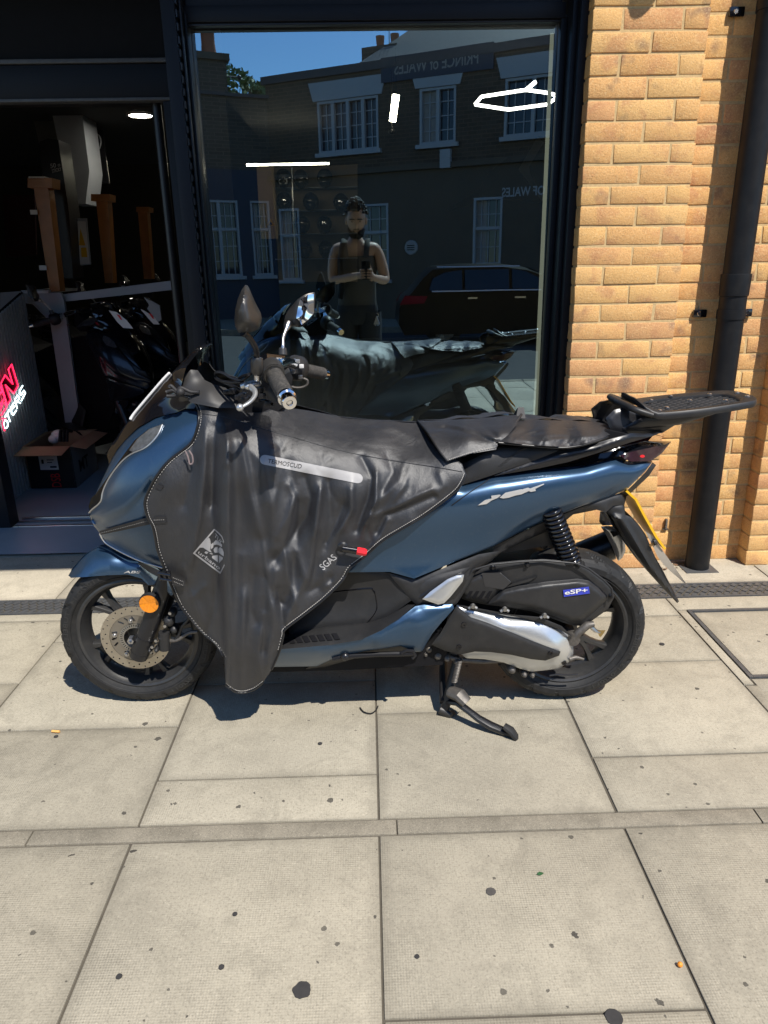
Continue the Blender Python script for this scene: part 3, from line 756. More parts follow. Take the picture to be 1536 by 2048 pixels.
for i in range(6):
    a0, a1 = math.pi*i/3+.1, math.pi*(i+1)/3+.1; P = [(0, 0, -.0045)]
    for j in range(7):
        a = a0+(a1-a0)*j/6; P.append((.028*math.cos(a), .028*math.sin(a), -.0065 if j in (0, 6) else -.0075))
    V = [rc+np.array([x, z-.0005, y]) for x, y, z in P]; rf.add(V, [(0, j, j+1) for j in range(1, 7)])
rf.build('reflector', M['orange'], bike, 5)
ax_ = at(*ZF((685, 530))[0], .09)
b = MB(); b.lathe([(0, .030), (.004, .030), (.005, .020), (.010, .02), (.0115, .012), (.0115, 0)], ax_, (0, -1, 0), 6); b.build('axle_nut', M['steel'], bike)
cal = MB()
for (x, y, r, d) in ((1030, 510, 60, .10), (1040, 600, 55, .10), (1090, 330, 60, .095), (1130, 240, 45, .09), (1150, 420, 50, .085), (960, 640, 28, .1), (890, 640, 24, .1)):
    cal.ball(at(*ZF((x, y))[0], d), (r/5.486/640,)*3 if False else (r/5.486/620, .022, r/5.486/560), 14)
cal.tube([at(*ZF((1030, 460))[0], .105), at(*ZF((1040, 650))[0], .105)], .0165, 12)
cal.build('brake_caliper', M['black'], bike, 60)
MB().tube([at(*p, .1) for p in smooth(ZF((1130, 560), (1190, 500), (1230, 400), (1290, 330), (1340, 250)))], .0045, 8).build('brake_hose', M['satin'], bike)
MB().tube([at(*p, .1) for p in smooth(ZF((1050, 560), (1180, 545), (1300, 470), (1400, 455)))], .006, 8).build('caliper_bracket', M['dirty'], bike)
for (x, y) in ((1045, 390), (945, 550), (1100, 250), (905, 620)):
    MB().lathe([(0, .006), (.005, .006), (.006, 0)], at(*ZF((x, y))[0], .118), (0, -1, 0), 6).build('bolt', M['steel'], bike)

# --- front mudguard
fen = ZA((104, 1283), (130, 1240), (200, 1162), (280, 1112), (350, 1098), (480, 1130), (640, 1180), (700, 1260), (640, 1330), (560, 1337), (520, 1300), (440, 1277), (330, 1281), (200, 1291), (120, 1296))
fd = field([(*p, d) for p, d in zip(ZA((104, 1283), (130, 1240), (200, 1162), (280, 1112), (350, 1098), (480, 1130), (640, 1180), (150, 1292), (250, 1286), (440, 1277), (560, 1330), (200, 1240), (330, 1200), (500, 1220), (640, 1300)),
     (.015, .0, .0, .0, .0, .0, .02, .052, .062, .066, .07, .045, .058, .064, .07))])
panel('front_mudguard', fen, fd, M['blue'], bike, 5, .004, edge=.002, edgew=4)
text_decal('lettering', 'ABS', [*ZA((418, 1270), (512, 1270), (516, 1256), (428, 1256))], fd, M['print'], bike, bold=.02)

# --- nose: blue fairing, dark lamp band, clear lamp, black cowl, screen
fair = ZA((812, 345), (770, 335), (718, 360), (600, 387), (500, 445), (430, 512), (380, 572), (335, 655), (295, 740), (258, 822), (300, 764), (370, 664), (420, 594), (480, 514), (560, 449), (643, 420), (612, 487), (545, 553), (460, 592), (400, 642), (340, 722), (302, 800), (287, 862), (240, 905), (222, 925), (228, 955), (250, 1000), (283, 1042), (420, 1005), (570, 962), (640, 960), (700, 800), (760, 650), (850, 560), (885, 450), (870, 350))
nd = [(224, 925, .015), (258, 822, .03), (295, 740, .045), (335, 655, .05), (430, 512, .06), (600, 387, .078), (718, 360, .09), (812, 345, .115), (870, 350, .125), (600, 640, .166), (470, 720, .155), (380, 830, .135), (300, 900, .085), (700, 520, .165), (760, 600, .178), (500, 800, .170), (520, 930, .158), (283, 1042, .045), (570, 962, .155), (660, 960, .16), (390, 960, .125), (850, 450, .15), (290, 980, .07), (222, 870, .012), (325, 575, .012), (232, 900, .02), (640, 1235, .12), (520, 1197, .095), (420, 1152, .075), (335, 1105, .05), (300, 1075, .035), (600, 1080, .155), (450, 1060, .125), (700, 1200, .14)]
NDF = poly([(*ZA((x, y))[0], d) for x, y, d in nd], 4)
crease = np.array(ZA((300, 950), (430, 885), (510, 800), (570, 720)))
def fair_extra(v):
    d = dist_line(crease, v, False); s = (v[:, 1]-np.interp(v[:, 0], crease[:, 0], crease[:, 1])); on = (v[:, 0] > crease[0, 0]-20) & (v[:, 0] < crease[-1, 0]+5)
    return np.where(on & (s > 0), -.016*(1-np.exp(-(d/9)**2))*np.exp(-(d/60)**2), 0)
panel('front_fairing', fair, NDF, M['blue'], bike, 5.5, .004, extra=fair_extra, edge=.003, edgew=4)
low = ZA((292, 1052), (330, 1037), (570, 985), (660, 985), (690, 1100), (740, 1290), (640, 1236), (520, 1198), (420, 1153), (335, 1106), (302, 1076))
panel('lower_fairing', low, NDF, M['blue'], bike, 6, .004, edge=.004, edgew=5)
lip = ZA((283, 1044), (302, 1080), (335, 1110), (420, 1157), (520, 1202), (640, 1240))
MB().tube([at(*p, float(NDF(np.array([p]))[0])-.003) for p in smooth(lip)], .0028, 8).build('fairing_lip', M['silver'], bike)
lens = ZA((643, 420), (612, 487), (545, 553), (460, 592), (400, 642), (340, 722), (302, 800), (287, 862), (240, 905), (222, 925), (219, 890), (235, 840), (258, 822), (300, 764), (370, 664), (420, 594), (480, 514), (560, 449))
panel('headlight', lens, lambda Q: NDF(Q)-.002, pbr('lamp_band', (.006, .006, .007), .22, spec=.22), bike, 6, .004)
clr = ZA((643, 421), (610, 485), (545, 551), (470, 580), (450, 570), (500, 500), (565, 448))
panel('headlight_glass', clr, lambda Q: NDF(Q)-.0005, M['clear'], bike, 4, .003)
trim = ZA((640, 425), (610, 488), (545, 554), (460, 593), (400, 643), (340, 723), (302, 801), (287, 863), (240, 906), (222, 926))
for s in (1, -1):
    P = [at(*p, float(NDF(np.array([p]))[0])) for p in smooth(trim)]
    if s < 0: P = [np.array([p[0], 2*YB-p[1], p[2]]) for p in P]
    MB().tube(P, .0022, 8).build('lamp_trim', M['silver'], bike)
cowl = [(425, 686), (400, 691), (370, 717), (341, 745), (300, 790), (262, 834), (232, 875), (212, 906), (217.8, 929), (233.6, 900), (251, 879), (275.8, 855), (311, 835), (352.5, 825), (370.7, 817), (388, 817), (400, 800), (372, 790), (358, 777), (378, 721), (402, 700)]
cdp = [0., 0, 0, 0, 0, 0, 0, 0, .045, .055, .06, .068, .078, .09, .105, .12, .12, .11, .10, .085, .05]
CDF = field([(x, y, d) for (x, y), d in zip(cowl, cdp)]+[(330, 800, .065), (360, 760, .075)])
panel('cowl', cowl, CDF, M['gloss'], bike, 6, .003)
# smoked screen standing on the cowl
scr = [(425, 686), (400, 691), (371, 717), (343, 746), (352, 776), (362, 772), (372, 735), (398, 702)]
panel('screen', scr, field([(425, 686, .0), (400, 691, .03), (371, 717, .05), (343, 746, .06), (352, 776, .105), (362, 772, .108), (372, 735, .11), (398, 702, .09)]), M['lens'], bike, 6, .003)
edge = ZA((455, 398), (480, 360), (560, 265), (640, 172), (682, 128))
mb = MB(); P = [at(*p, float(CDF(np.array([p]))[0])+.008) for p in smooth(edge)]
mb.tube(P, [.002]+[.0042]*(len(P)-2)+[.002], 8); mb.build('edge_highlight', M['white'], bike)  # white strip standing in for the bright highlight along the cowl edge
inn = ZA((735, 225), (760, 150), (800, 112), (840, 115), (880, 170), (930, 195), (1000, 215), (1050, 265), (1100, 330), (960, 330), (800, 300))
panel('inner_dash', inn, field([(*ZA((735, 225))[0], .1), (*ZA((800, 112))[0], .09), (*ZA((880, 170))[0], .085), (*ZA((1000, 215))[0], .1), (*ZA((1050, 300))[0], .14), (*ZA((820, 290))[0], .14), (*ZA((900, 230))[0], .13)]), M['inner'], bike, 5, .004, edge=.004, edgew=5)
strip = ZA((498, 1212), (540, 1214), (610, 1240), (670, 1300), (700, 1390), (690, 1398), (640, 1352), (590, 1310), (540, 1262))
panel('under_fairing', strip, field([(*p, d) for p, d in zip(strip, (.09, .1, .11, .12, .125, .115, .1, .09, .085))]), M['iceblue'], bike, 5, .004)

# --- dark core that carries the panels
core = [(300, 960), (330, 900), (400, 850), (520, 850), (700, 880), (960, 945), (1150, 930), (1270, 905), (1180, 985), (1040, 1030), (930, 1090), (870, 1150), (840, 1240), (700, 1290), (560, 1290), (480, 1250), (400, 1180), (340, 1110)]
def slab_core(name, px, d, m, step=30):
    P = resample(np.asarray(px, float), step); A = unp(P, d); B = A.copy(); B[:, 1] = 2*YB-B[:, 1]; k = len(A); V = np.concatenate([A, B])
    v, f = cdt(P, 60); b = MB(); A2 = unp(v, d); B2 = A2.copy(); B2[:, 1] = 2*YB-B2[:, 1]
    F = orient(A2, f); b.add(A2, F); b.add(B2, [t[::-1] for t in F]); b.add(V, [((i+1) % k, i, k+i, k+(i+1) % k) for i in range(k)])
    return b.build(name, m, bike, 40)
slab_core('frame_core', core, .085, M['fascia'])
slab_core('floor_light_block', [(500, 1285), (700, 1285), (850, 1245), (900, 1290), (885, 1330), (700, 1340), (520, 1345)], .15, M['fascia'])  # dark block added under the footboard to stop sunlight leaking through

# --- footboard, inner leg panel, blue skirt, black belly
inner = ZC((560, 1310), (540, 1100), (700, 980), (880, 960), (1040, 983), (1195, 1023), (1300, 1000), (1490, 955), (1440, 1005), (1260, 1092), (1180, 1132), (1060, 1217), (960, 1247), (740, 1268), (600, 1295))
IDF = field([(*ZC((x, y))[0], d) for x, y, d in ((560, 1300, .16), (540, 1100, .12), (880, 960, .15), (1040, 983, .162), (1195, 1023, .172), (1490, 955, .175), (1260, 1092, .19), (1060, 1217, .175), (740, 1268, .165), (860, 1120, .145), (1050, 1100, .16))])
panel('leg_panel', inner, IDF, M['black'], bike, 7, .004, edge=.004, edgew=6)
MB().tube([at(*p, float(IDF(np.array([p]))[0])+.0008) for p in smooth(ZC((770, 1088), (960, 1066), (990, 1078), (1003, 1110), (1005, 1180), (950, 1252)))], .0016, 6).build('lid_seam', M['gloss'], bike)
mat_ = ZC((470, 1330), (560, 1292), (740, 1264), (960, 1243), (1060, 1212), (1165, 1150), (1205, 1150), (1120, 1224), (1030, 1284), (930, 1329), (760, 1359), (470, 1382))
MDF = field([(*ZC((x, y))[0], d) for x, y, d in ((470, 1330, .165), (740, 1264, .165), (960, 1243, .175), (1165, 1150, .19), (1205, 1150, .205), (1120, 1224, .225), (1030, 1284, .236), (930, 1329, .24), (760, 1359, .24), (470, 1382, .235), (740, 1310, .20))])
panel('footboard_mat', mat_, MDF, M['black'], bike, 6, .006, edge=.003, edgew=4)
rib = []
for i in range(7):
    x0 = 548+i*38; rib.append(ZC((x0, 1318-i*3.5), (x0+26, 1316-i*3.5), (x0+44, 1346-i*3.2), (x0+18, 1349-i*3.2)))
for i, r in enumerate(rib): decal('mat_rib', [r], MDF, M['satin'], bike, .004, 6, .005)
skirt = ZC((430, 1386), (520, 1378), (760, 1358), (930, 1328), (1030, 1283), (1120, 1223), (1205, 1158), (1250, 1150), (1395, 1148), (1404, 1168), (1345, 1235), (1290, 1302), (1240, 1390), (1200, 1392), (1130, 1362), (960, 1385), (800, 1420), (700, 1467), (480, 1470), (430, 1455))
SDF = field([(*ZC((x, y))[0], d) for x, y, d in ((430, 1386, .238), (760, 1358, .243), (1030, 1283, .24), (1120, 1223, .225), (1205, 1158, .205), (1395, 1148, .20), (1404, 1168, .205), (1290, 1302, .21), (1240, 1390, .19), (960, 1385, .215), (700, 1467, .185), (430, 1455, .195), (700, 1400, .24), (1000, 1330, .24), (1220, 1250, .225))])
panel('side_skirt', skirt, SDF, M['blue'], bike, 6, .005, edge=.006, edgew=6)
belly = ZC((640, 1480), (760, 1418), (960, 1372), (1130, 1345), (1255, 1335), (1240, 1395), (1130, 1392), (900, 1425), (740, 1470))
panel('belly_panel', belly, field([(*ZC((760, 1418))[0], .19), (*ZC((1255, 1335))[0], .195), (*ZC((1130, 1392))[0], .17), (*ZC((740, 1470))[0], .15)]), M['black'], bike, 8, .004)
# folded side stand
ss = MB(); ss.tube([at(*p, .2) for p in ZC((780, 1428), (840, 1415), (1000, 1405), (1130, 1402), (1200, 1398))], [.008, .009, .008, .008, .009], 10)
ss.tube([at(*p, .205) for p in ZC((1130, 1398), (1160, 1385), (1195, 1388), (1205, 1410), (1190, 1425))], .005, 8)
ss.ball(at(*ZC((845, 1415))[0], .205), .014); ss.build('side_stand', M['satin'], bike)

# --- rear body
rear = ZC((860, 985), (930, 900), (1040, 815), (1240, 690), (1390, 575), (1400, 560))+ZD((300, 470), (420, 432), (480, 427), (600, 412), (700, 405), (800, 398), (850, 383), (930, 362), (1000, 383), (1060, 372), (1090, 380), (1060, 420), (990, 490), (900, 533), (800, 563), (700, 602), (560, 662), (430, 732), (300, 783), (100, 866), (0, 838))
rdp = [(-60, 880, .185), (100, 862, .192), (0, 720, .192), (150, 640, .196), (240, 560, .19), (300, 475, .168), (420, 434, .155), (600, 414, .138), (800, 400, .12), (930, 364, .106), (1060, 374, .085), (1090, 380, .076), (1060, 420, .082), (990, 490, .098), (900, 533, .108), (700, 602, .128), (560, 662, .142), (430, 732, .155), (300, 783, .17), (380, 545, .190), (560, 495, .180), (740, 450, .163), (900, 412, .138), (1010, 395, .11), (300, 690, .184), (480, 610, .172), (700, 540, .152), (880, 480, .13), (980, 440, .112)]
RD0 = poly([(*ZD((x, y))[0], d) for x, y, d in rdp], 3)
shl = np.array(ZD((300, 470), (420, 432), (480, 427), (600, 412), (700, 405), (800, 398), (850, 383), (930, 362), (1000, 383), (1060, 372), (1095, 378)))
def RDF(Q): Q = np.asarray(Q, float); return RD0(Q)-.022*np.exp(-(dist_line(smooth(shl), Q, False)/11.)**1.3)
cr2 = np.array(ZD((420, 720), (600, 610), (760, 555), (900, 505), (1000, 450)))
def rear_extra(v):
    s = v[:, 1]-np.interp(v[:, 0], cr2[:, 0], cr2[:, 1]); on = (v[:, 0] > cr2[0, 0]) & (v[:, 0] < cr2[-1, 0])
    f = np.clip((v[:, 0]-cr2[0, 0])/60, 0, 1)*np.clip((cr2[-1, 0]-v[:, 0])/40, 0, 1)
    return np.where(on, -.009*f*(1/(1+np.exp(-s/2.2))), 0)
panel('rear_fairing', rear, RDF, M['blue'], bike, 5., .004, edge=.003, edgew=3.5, extra=rear_extra)
badge = [ZX((140, 640), (270, 545), (390, 515), (385, 465), (545, 445), (552, 462), (500, 505), (390, 550), (300, 615)), ZX((535, 500), (640, 410), (940, 345), (945, 360), (830, 400), (690, 440), (830, 425), (870, 395), (960, 345), (1050, 318), (1085, 335), (1335, 246), (1338, 262), (1180, 340), (1190, 378), (1100, 396), (1065, 380), (930, 440), (825, 460), (700, 500), (600, 515))]
decal('badge', badge, RDF, M['badge'], bike, .004, 2.5, .004)
bx = ZD((340, 470), (425, 433), (430, 440), (355, 478)); MB().tube([at(*p, float(RDF(np.array([p]))[0])+.0005) for p in smooth(ZX((-330, 640), (0, 402), (280, 214), (420, 98)))], .0014, 6).build('panel_gap', M['fascia'], bike)
decal('fairing_clip', [ZX((425, 80), (620, 10), (635, 22), (590, 55), (430, 105))], RDF, M['castalu'], bike, .002)
lipr = ZD((1090, 383), (1060, 425), (990, 495), (900, 538), (800, 568), (700, 607), (560, 667), (430, 737))
up_ = [(p[0]+1, p[1]+9) for p in lipr]
panel('under_tail', lipr+ZD((430, 770), (570, 705), (700, 650), (760, 600), (860, 580), (900, 575), (990, 520), (1075, 440), (1105, 395)), lambda Q: RDF(Q)-.018, M['black'], bike, 7, .004)
tl = ZD((955, 355), (1000, 340), (1100, 318), (1165, 300), (1130, 345), (1085, 378), (1000, 380), (975, 370))
TDF = field([(*p, d) for p, d in zip(tl, (.105, .098, .082, .062, .066, .078, .10, .105))])
panel('tail_lamp', tl, TDF, M['taillamp'], bike, 4, .004)
decal('lamp_glint', [[(ZD((1048, 358))[0][0]+5*math.cos(a), ZD((1048, 358))[0][1]+3*math.sin(a)) for a in np.linspace(0, 6.1, 10)]], TDF, M['red'], bike, .001)
tail = ZD((740, 395), (860, 352), (960, 318), (1060, 294), (1168, 296), (1165, 303), (1100, 320), (1000, 342), (955, 357), (930, 362), (850, 383), (800, 398))
panel('tail_cowl', tail, field([(*p, d) for p, d in zip(tail, (.11, .1, .085, .05, .03, .06, .08, .095, .1, .104, .115, .118))]), M['gloss'], bike, 5, .004)
rail = ZD((430, 440), (490, 415), (600, 372), (740, 326), (850, 305), (1000, 262), (1060, 264), (1130, 258), (1090, 275), (1000, 300), (860, 345), (740, 382), (620, 408), (500, 428))
rl = field([(*p, d) for p, d in zip(rail, (.16, .155, .15, .145, .14, .13, .10, .06, .09, .13, .15, .155, .155, .158))])
panel('grab_rail', rail, rl, M['satin'], bike, 5, .008, edge=.006, edgew=5)
seat = ZD((290, 480), (300, 390), (440, 322), (640, 318), (700, 335), (600, 375), (430, 435), (360, 458))
STF = field([(*ZD((x, y))[0], d) for x, y, d in ((300, 475, .165), (300, 390, .14), (440, 322, .14), (640, 318, .14), (430, 430, .16), (380, 380, .158))])
panel('seat', seat, STF, M['seat'], bike, 6, .006, edge=.004, edgew=5)
for off in (0, 9): MB().tube([at(*p, float(STF(np.array([p]))[0])+.001) for p in smooth(ZD((560+off, 324), (520+off, 345), (470+off, 385), (452+off, 400)))], .0009, 5).build('seat_stitching', M['black'], bike)
slab_core('seat_base', ZD((330, 440), (420, 350), (700, 290), (905, 250), (1000, 270), (900, 330), (700, 370), (450, 425)), .10, M['fascia'])

# --- carrier rack
tailp = ZD((895, 200), (930, 165), (990, 150), (1060, 180), (1120, 200), (1210, 200), (1190, 225), (1130, 262), (1060, 268), (960, 262), (915, 250))
panel('rack_bracket', tailp, field([(*p, d) for p, d in zip(tailp, (.075, .07, .065, .075, .08, .07, .06, .05, .07, .085, .085))]), M['satin'], bike, 5, .006, edge=.005, edgew=5)
arm = ZD((965, 240), (1050, 195), (1110, 195), (1200, 197), (1300, 182), (1380, 165), (1385, 172), (1200, 228), (1050, 245), (970, 248))
panel('rack_arm', arm, field([(*p, d) for p, d in zip(arm, (.088, .09, .085, .08, .07, .06, .055, .07, .085, .09))]), M['satin'], bike, 6, .02, edge=.005, edgew=5)
n0, n1 = at(*ZD((1130, 186))[0], .105), at(*ZD((1440, 146))[0], .09)
ra, rb = n0[0], n1[0]; sl = (n1[2]-n0[2])/(rb-ra)
def rk(u, d, h=0.):                 # u: metres along the rack from its front, d: sideways
    x = n0[0]+u; return np.array([x, YB-d, n0[2]+sl*u+h])
L = at(*ZD((1487, 120))[0], 0)[0]-n0[0]
def plan(sc):
    half = [(-.06, .0), (-.06, .06), (-.04, .10), (.02, .116), (.09, .120), (.17, .112), (L-.035, .092), (L-.008, .062), (L, .02)]
    return [((u-.15)*sc[0]+.15, d*sc[1]) for u, d in half]
def ringp(sc):
    h = plan(sc); return smooth(h+[(u, -d) for u, d in h[::-1] if d > 1e-6], True, 4)
o_, i_ = ringp((1, 1)), ringp((.70, .68))
rings = []
for sc, h in (((.985, .985), -.012), ((1, 1), -.006), ((1, 1), .002), ((.985, .97), .007), ((.80, .80), .007), ((.72, .70), .003), ((.70, .68), -.006), ((.71, .69), -.012)):
    rings.append([rk(u, d, h+.022*max(0, (-u-.0)/.045)**2*(1 if u < 0 else 0)) for u, d in ringp(sc)])
k = len(rings[0]); b = MB(); V = [p for r in rings for p in r]; F = []
for i in range(len(rings)):
    i2 = (i+1) % len(rings)
    for j in range(k): F.append((i*k+j, i*k+(j+1) % k, i2*k+(j+1) % k, i2*k+j))
b.add(V, F); rack = b.build('rack_plate', M['black'], bike, 50)
hole = [(u, d) for u, d in i_]; hp = np.array(hole)*1000
for ang_ in (32, -32):
    for c in np.arange(-.22, .5, .037):
        dx, dy = math.cos(math.radians(ang_)), math.sin(math.radians(ang_)); ts = np.linspace(-.35, .35, 200)
        q = np.c_[c+ts*dx, ts*dy]*1000; ins = inside(hp, q); 
        if ins.sum() < 6: continue
        q = q[ins]/1000; a, e = q[0]-np.array([dx, dy])*.004, q[-1]+np.array([dx, dy])*.004
        MB().tube([rk(*a, -.005), rk(*e, -.005)], .0032, 4).build('rack_lattice_bar', M['black'], rack, 20)
MB().tube(smooth(np.array([rk(-.035, -.112, .004), rk(-.075, -.10, .022), rk(-.092, -.05, .03), rk(-.095, 0, .031), rk(-.092, .05, .03), rk(-.075, .10, .022), rk(-.03, .114, .004)])), [.010, .0125, .0125, .0125, .010], 12, sq=.8).build('rack_lip', M['black'], rack, 60)
for u, d in ((.03, .06), (.03, -.06), (.12, .0), (.2, .05), (.2, -.05), (L-.02, .03), (L-.02, -.03), (.0, .085), (.1, -.088)):
    p = rk(u, d, .0065); MB().lathe([(.007, -.002), (.007, .003), (.004, .005), (0, .005)], p, (0, 0, 1), 10).build('rack_screw', M['steel'], rack)
# --- engine and rear end
def zpanel(name, zf, pts, dep, m, step=6, thick=.01, edge=.006, edgew=5, mirror=False, sm=False, parent=None):
    o = zf(*pts); f = field([(*p, d) for p, d in zip(o, dep)]) if not np.isscalar(dep) else field([(0, 0, dep)])
    panel(name, o, f, m, parent or bike, step, thick, mirror, edge, edgew, sm); return f
slab_core('engine_block', ZE((330, 300), (500, 240), (760, 230), (900, 300), (860, 460), (880, 600), (820, 690), (600, 690), (380, 640), (260, 590), (300, 420)), .10, M['fascia'])
br = ZE((-10, 262), (130, 292), (300, 225), (440, 170), (560, 150), (500, 205), (425, 250), (400, 310), (335, 410), (300, 440), (140, 430), (100, 392))
BRF = field([(*p, d) for p, d in zip(br, (.175, .178, .17, .16, .15, .15, .16, .17, .185, .19, .19, .185))])
panel('peg_bracket', br, BRF, M['black'], bike, 6, .008, edge=.006, edgew=5)
peg = ZE((160, 392), (200, 355), (285, 293), (330, 274), (367, 271), (360, 305), (300, 380), (268, 412), (238, 419))
panel('pillion_peg', peg, field([(*p, d) for p, d in zip(peg, (.21, .205, .198, .195, .193, .195, .205, .21, .212))]), M['silver'], bike, 4, .006, edge=.004, edgew=4)
pegb = ZE((110, 385), (180, 330), (300, 280), (370, 262), (380, 300), (330, 400), (285, 440), (150, 425))
panel('peg_pocket', pegb, field([(*p, .188) for p in pegb]), M['satin'], bike, 5, .006, edge=.01, edgew=6)
air = ZE((340, 352), (375, 290), (412, 240), (500, 214), (640, 200), (760, 194), (925, 208), (985, 236), (1060, 292), (1102, 335), (1110, 385), (1080, 442), (1010, 492), (965, 527), (890, 520), (780, 480), (700, 452), (580, 432), (480, 420), (400, 405), (355, 390))
AF = field([(*ZE((x, y))[0], d) for x, y, d in ((340, 352, .165), (412, 240, .145), (640, 200, .13), (925, 208, .13), (1102, 335, .14), (1080, 442, .15), (965, 527, .15), (700, 452, .165), (480, 420, .17), (600, 270, .165), (800, 250, .165), (950, 290, .165), (1040, 360, .17), (640, 340, .182), (850, 380, .192), (980, 450, .18), (500, 330, .175))])
step_ = np.array(ZE((480, 420), (560, 340), (700, 310), (900, 292), (1000, 300), (1075, 350)))
def air_extra(v):
    s = v[:, 1]-np.interp(v[:, 0], step_[:, 0], step_[:, 1]); f = np.clip((v[:, 0]-step_[0, 0])/40, 0, 1)*np.clip((step_[-1, 0]-v[:, 0]+6)/20, 0, 1)
    return .011*f/(1+np.exp(-s/2.2))+.004*(dist_line(np.array(ZE((375, 300), (412, 250), (500, 224), (760, 204), (925, 218), (1000, 255), (1095, 340))), v, False) < 4)
AF0 = AF
def AF(Q): return AF0(Q)*0+.158-.00012*np.abs(np.asarray(Q)[:, 0]-1080)
def air_extra(v): return v[:, 0]*0+.020
panel('air_cleaner_cover', air, AF, M['black'], bike, 5, .03, mirror=False, edge=.007, edgew=4)
rs_ = ZE((482, 420), (552, 345), (640, 326), (780, 305), (930, 291), (988, 300), (1040, 338), (1078, 376), (1076, 398), (1010, 455), (952, 505), (892, 507), (790, 468), (700, 442), (580, 428))
panel('cover_bulge', rs_, lambda Q: AF(Q)+.020, M['black'], bike, 4.5, .022, mirror=False, edge=.016, edgew=5)
in_ = ZE((350, 350), (385, 296), (455, 262), (548, 262), (606, 310), (540, 352), (478, 412), (365, 386))
panel('air_intake', in_, lambda Q: AF(Q)+.014, M['black'], bike, 4.5, .018, mirror=False, edge=.010, edgew=4)
MB().tube(unp(np.array(resample(ZE((372, 300), (412, 247), (500, 221), (640, 207), (760, 201), (925, 215), (985, 243), (1060, 299), (1098, 338), (1104, 385)), 8, False)), .164), .0032, 8).build('cover_rim', M['black'], bike, 60)
rb = ZE((560, 340), (690, 305), (730, 280), (600, 318)); decal('cover_rib', [rb], lambda Q: AF(Q)+.004, M['black'], bike, .004, 5, .008)
vent = ZE((455, 262), (545, 262), (600, 310), (560, 345), (470, 330)); decal('intake_grille', [vent], lambda Q: AF(Q)+.014, M['inner'], bike, .001)
for i in range(4): decal('intake_slot', [ZE((372+i*32, 385), (395+i*32, 352), (412+i*32, 352), (392+i*32, 388))], lambda Q: AF(Q)+.014, M['fascia'], bike, .001, 4, .002)
for x, y in ((508, 231), (678, 218), (932, 218), (1095, 373)):
    MB().lathe([(0, .012), (.0045, .012), (.0065, .008), (.0085, .006), (.0085, -.01)], at(*ZE((x, y))[0], float(AF(np.array(ZE((x, y))))[0])-.002), (0, -1, 0), 12).build('cover_bolt', M['satin'], bike)
bd = ZE((858, 347), (985, 330), (990, 364), (862, 381))
decal('engine_badge', [bd], lambda Q: AF(Q)+air_extra(Q), M['badgeblue'], bike, .004, 4, .003)
text_decal('engine_badge_lettering', 'eSP+', ZE((866, 371), (980, 358), (978, 336), (866, 350)), lambda Q: AF(Q)+air_extra(Q), M['white'], bike, .006, .02)
# drive cover: silver casting, dark plate on it
cvt = ZE((330, 420), (385, 432), (480, 455), (600, 475), (700, 488), (760, 495), (840, 530), (895, 575), (910, 620), (908, 665), (885, 705), (835, 738), (700, 752), (640, 735), (560, 705), (470, 690), (380, 685), (345, 662))
VF = field([(*ZE((x, y))[0], d) for x, y, d in ((330, 420, .175), (600, 470, .158), (840, 525, .155), (910, 630, .15), (835, 738, .152), (560, 705, .16), (345, 662, .165), (480, 560, .185), (700, 600, .19), (840, 640, .185), (600, 520, .182), (760, 560, .182))])
panel('drive_cover', cvt, VF, M['silver'], bike, 4.5, .012, mirror=False, edge=.008, edgew=5)
top = ZE((330, 418), (385, 428), (480, 445), (600, 468), (740, 480), (850, 525), (905, 580), (900, 578), (840, 543), (740, 505), (640, 482), (540, 466), (440, 450), (380, 446))
zpanel('cover_shroud', ZE, [((x-780)*2.4774, (y-1040)*2.4774) for x, y in top], [.178]*len(top), M['black'], 5, .01)
pl = ZE((205, 618), (250, 560), (330, 424), (400, 482), (480, 508), (600, 555), (720, 605), (845, 652), (838, 672), (770, 697), (700, 690), (600, 668), (500, 655), (420, 652), (345, 668), (270, 648))
PF = field([(*ZE((x, y))[0], d) for x, y, d in ((205, 618, .185), (330, 424, .195), (480, 508, .20), (845, 652, .198), (770, 697, .192), (420, 652, .19), (345, 668, .185), (500, 580, .20))])
panel('drive_cover_plate', pl, PF, M['black'], bike, 5, .012, mirror=False, edge=.006, edgew=5)
for x, y, r in ((367, 517, 13), (342, 628, 13), (795, 660, 13), (862, 707, 13)):
    q = ZE((x, y))[0]; d = float((PF if x < 850 else VF)(np.array([q]))[0]); MB().lathe([(0, .001), (.0035, .001), (.0036, .003), (.0075, .003), (.0085, -.004)], at(*q, d+.0005), (0, -1, 0), 16).build('cover_screw', M['gloss'], bike)
text_decal('cast_lettering', 'HONDA', ZE((290, 590), (440, 592), (440, 574), (290, 570)), PF, M['inner'], bike, .0008)
for x, y in ((410, 425), (568, 440), (765, 472)):
    b = MB(); p = at(*ZE((x, y))[0], .185); b.lathe([(0, .008), (.006, .008), (.008, .0)], p, (0, -1, 0), 10); b.tube([p+[-.012, 0, -.008], p, p+[.012, 0, -.008]], .005, 6); b.build('cover_lug', M['castalu'], bike)
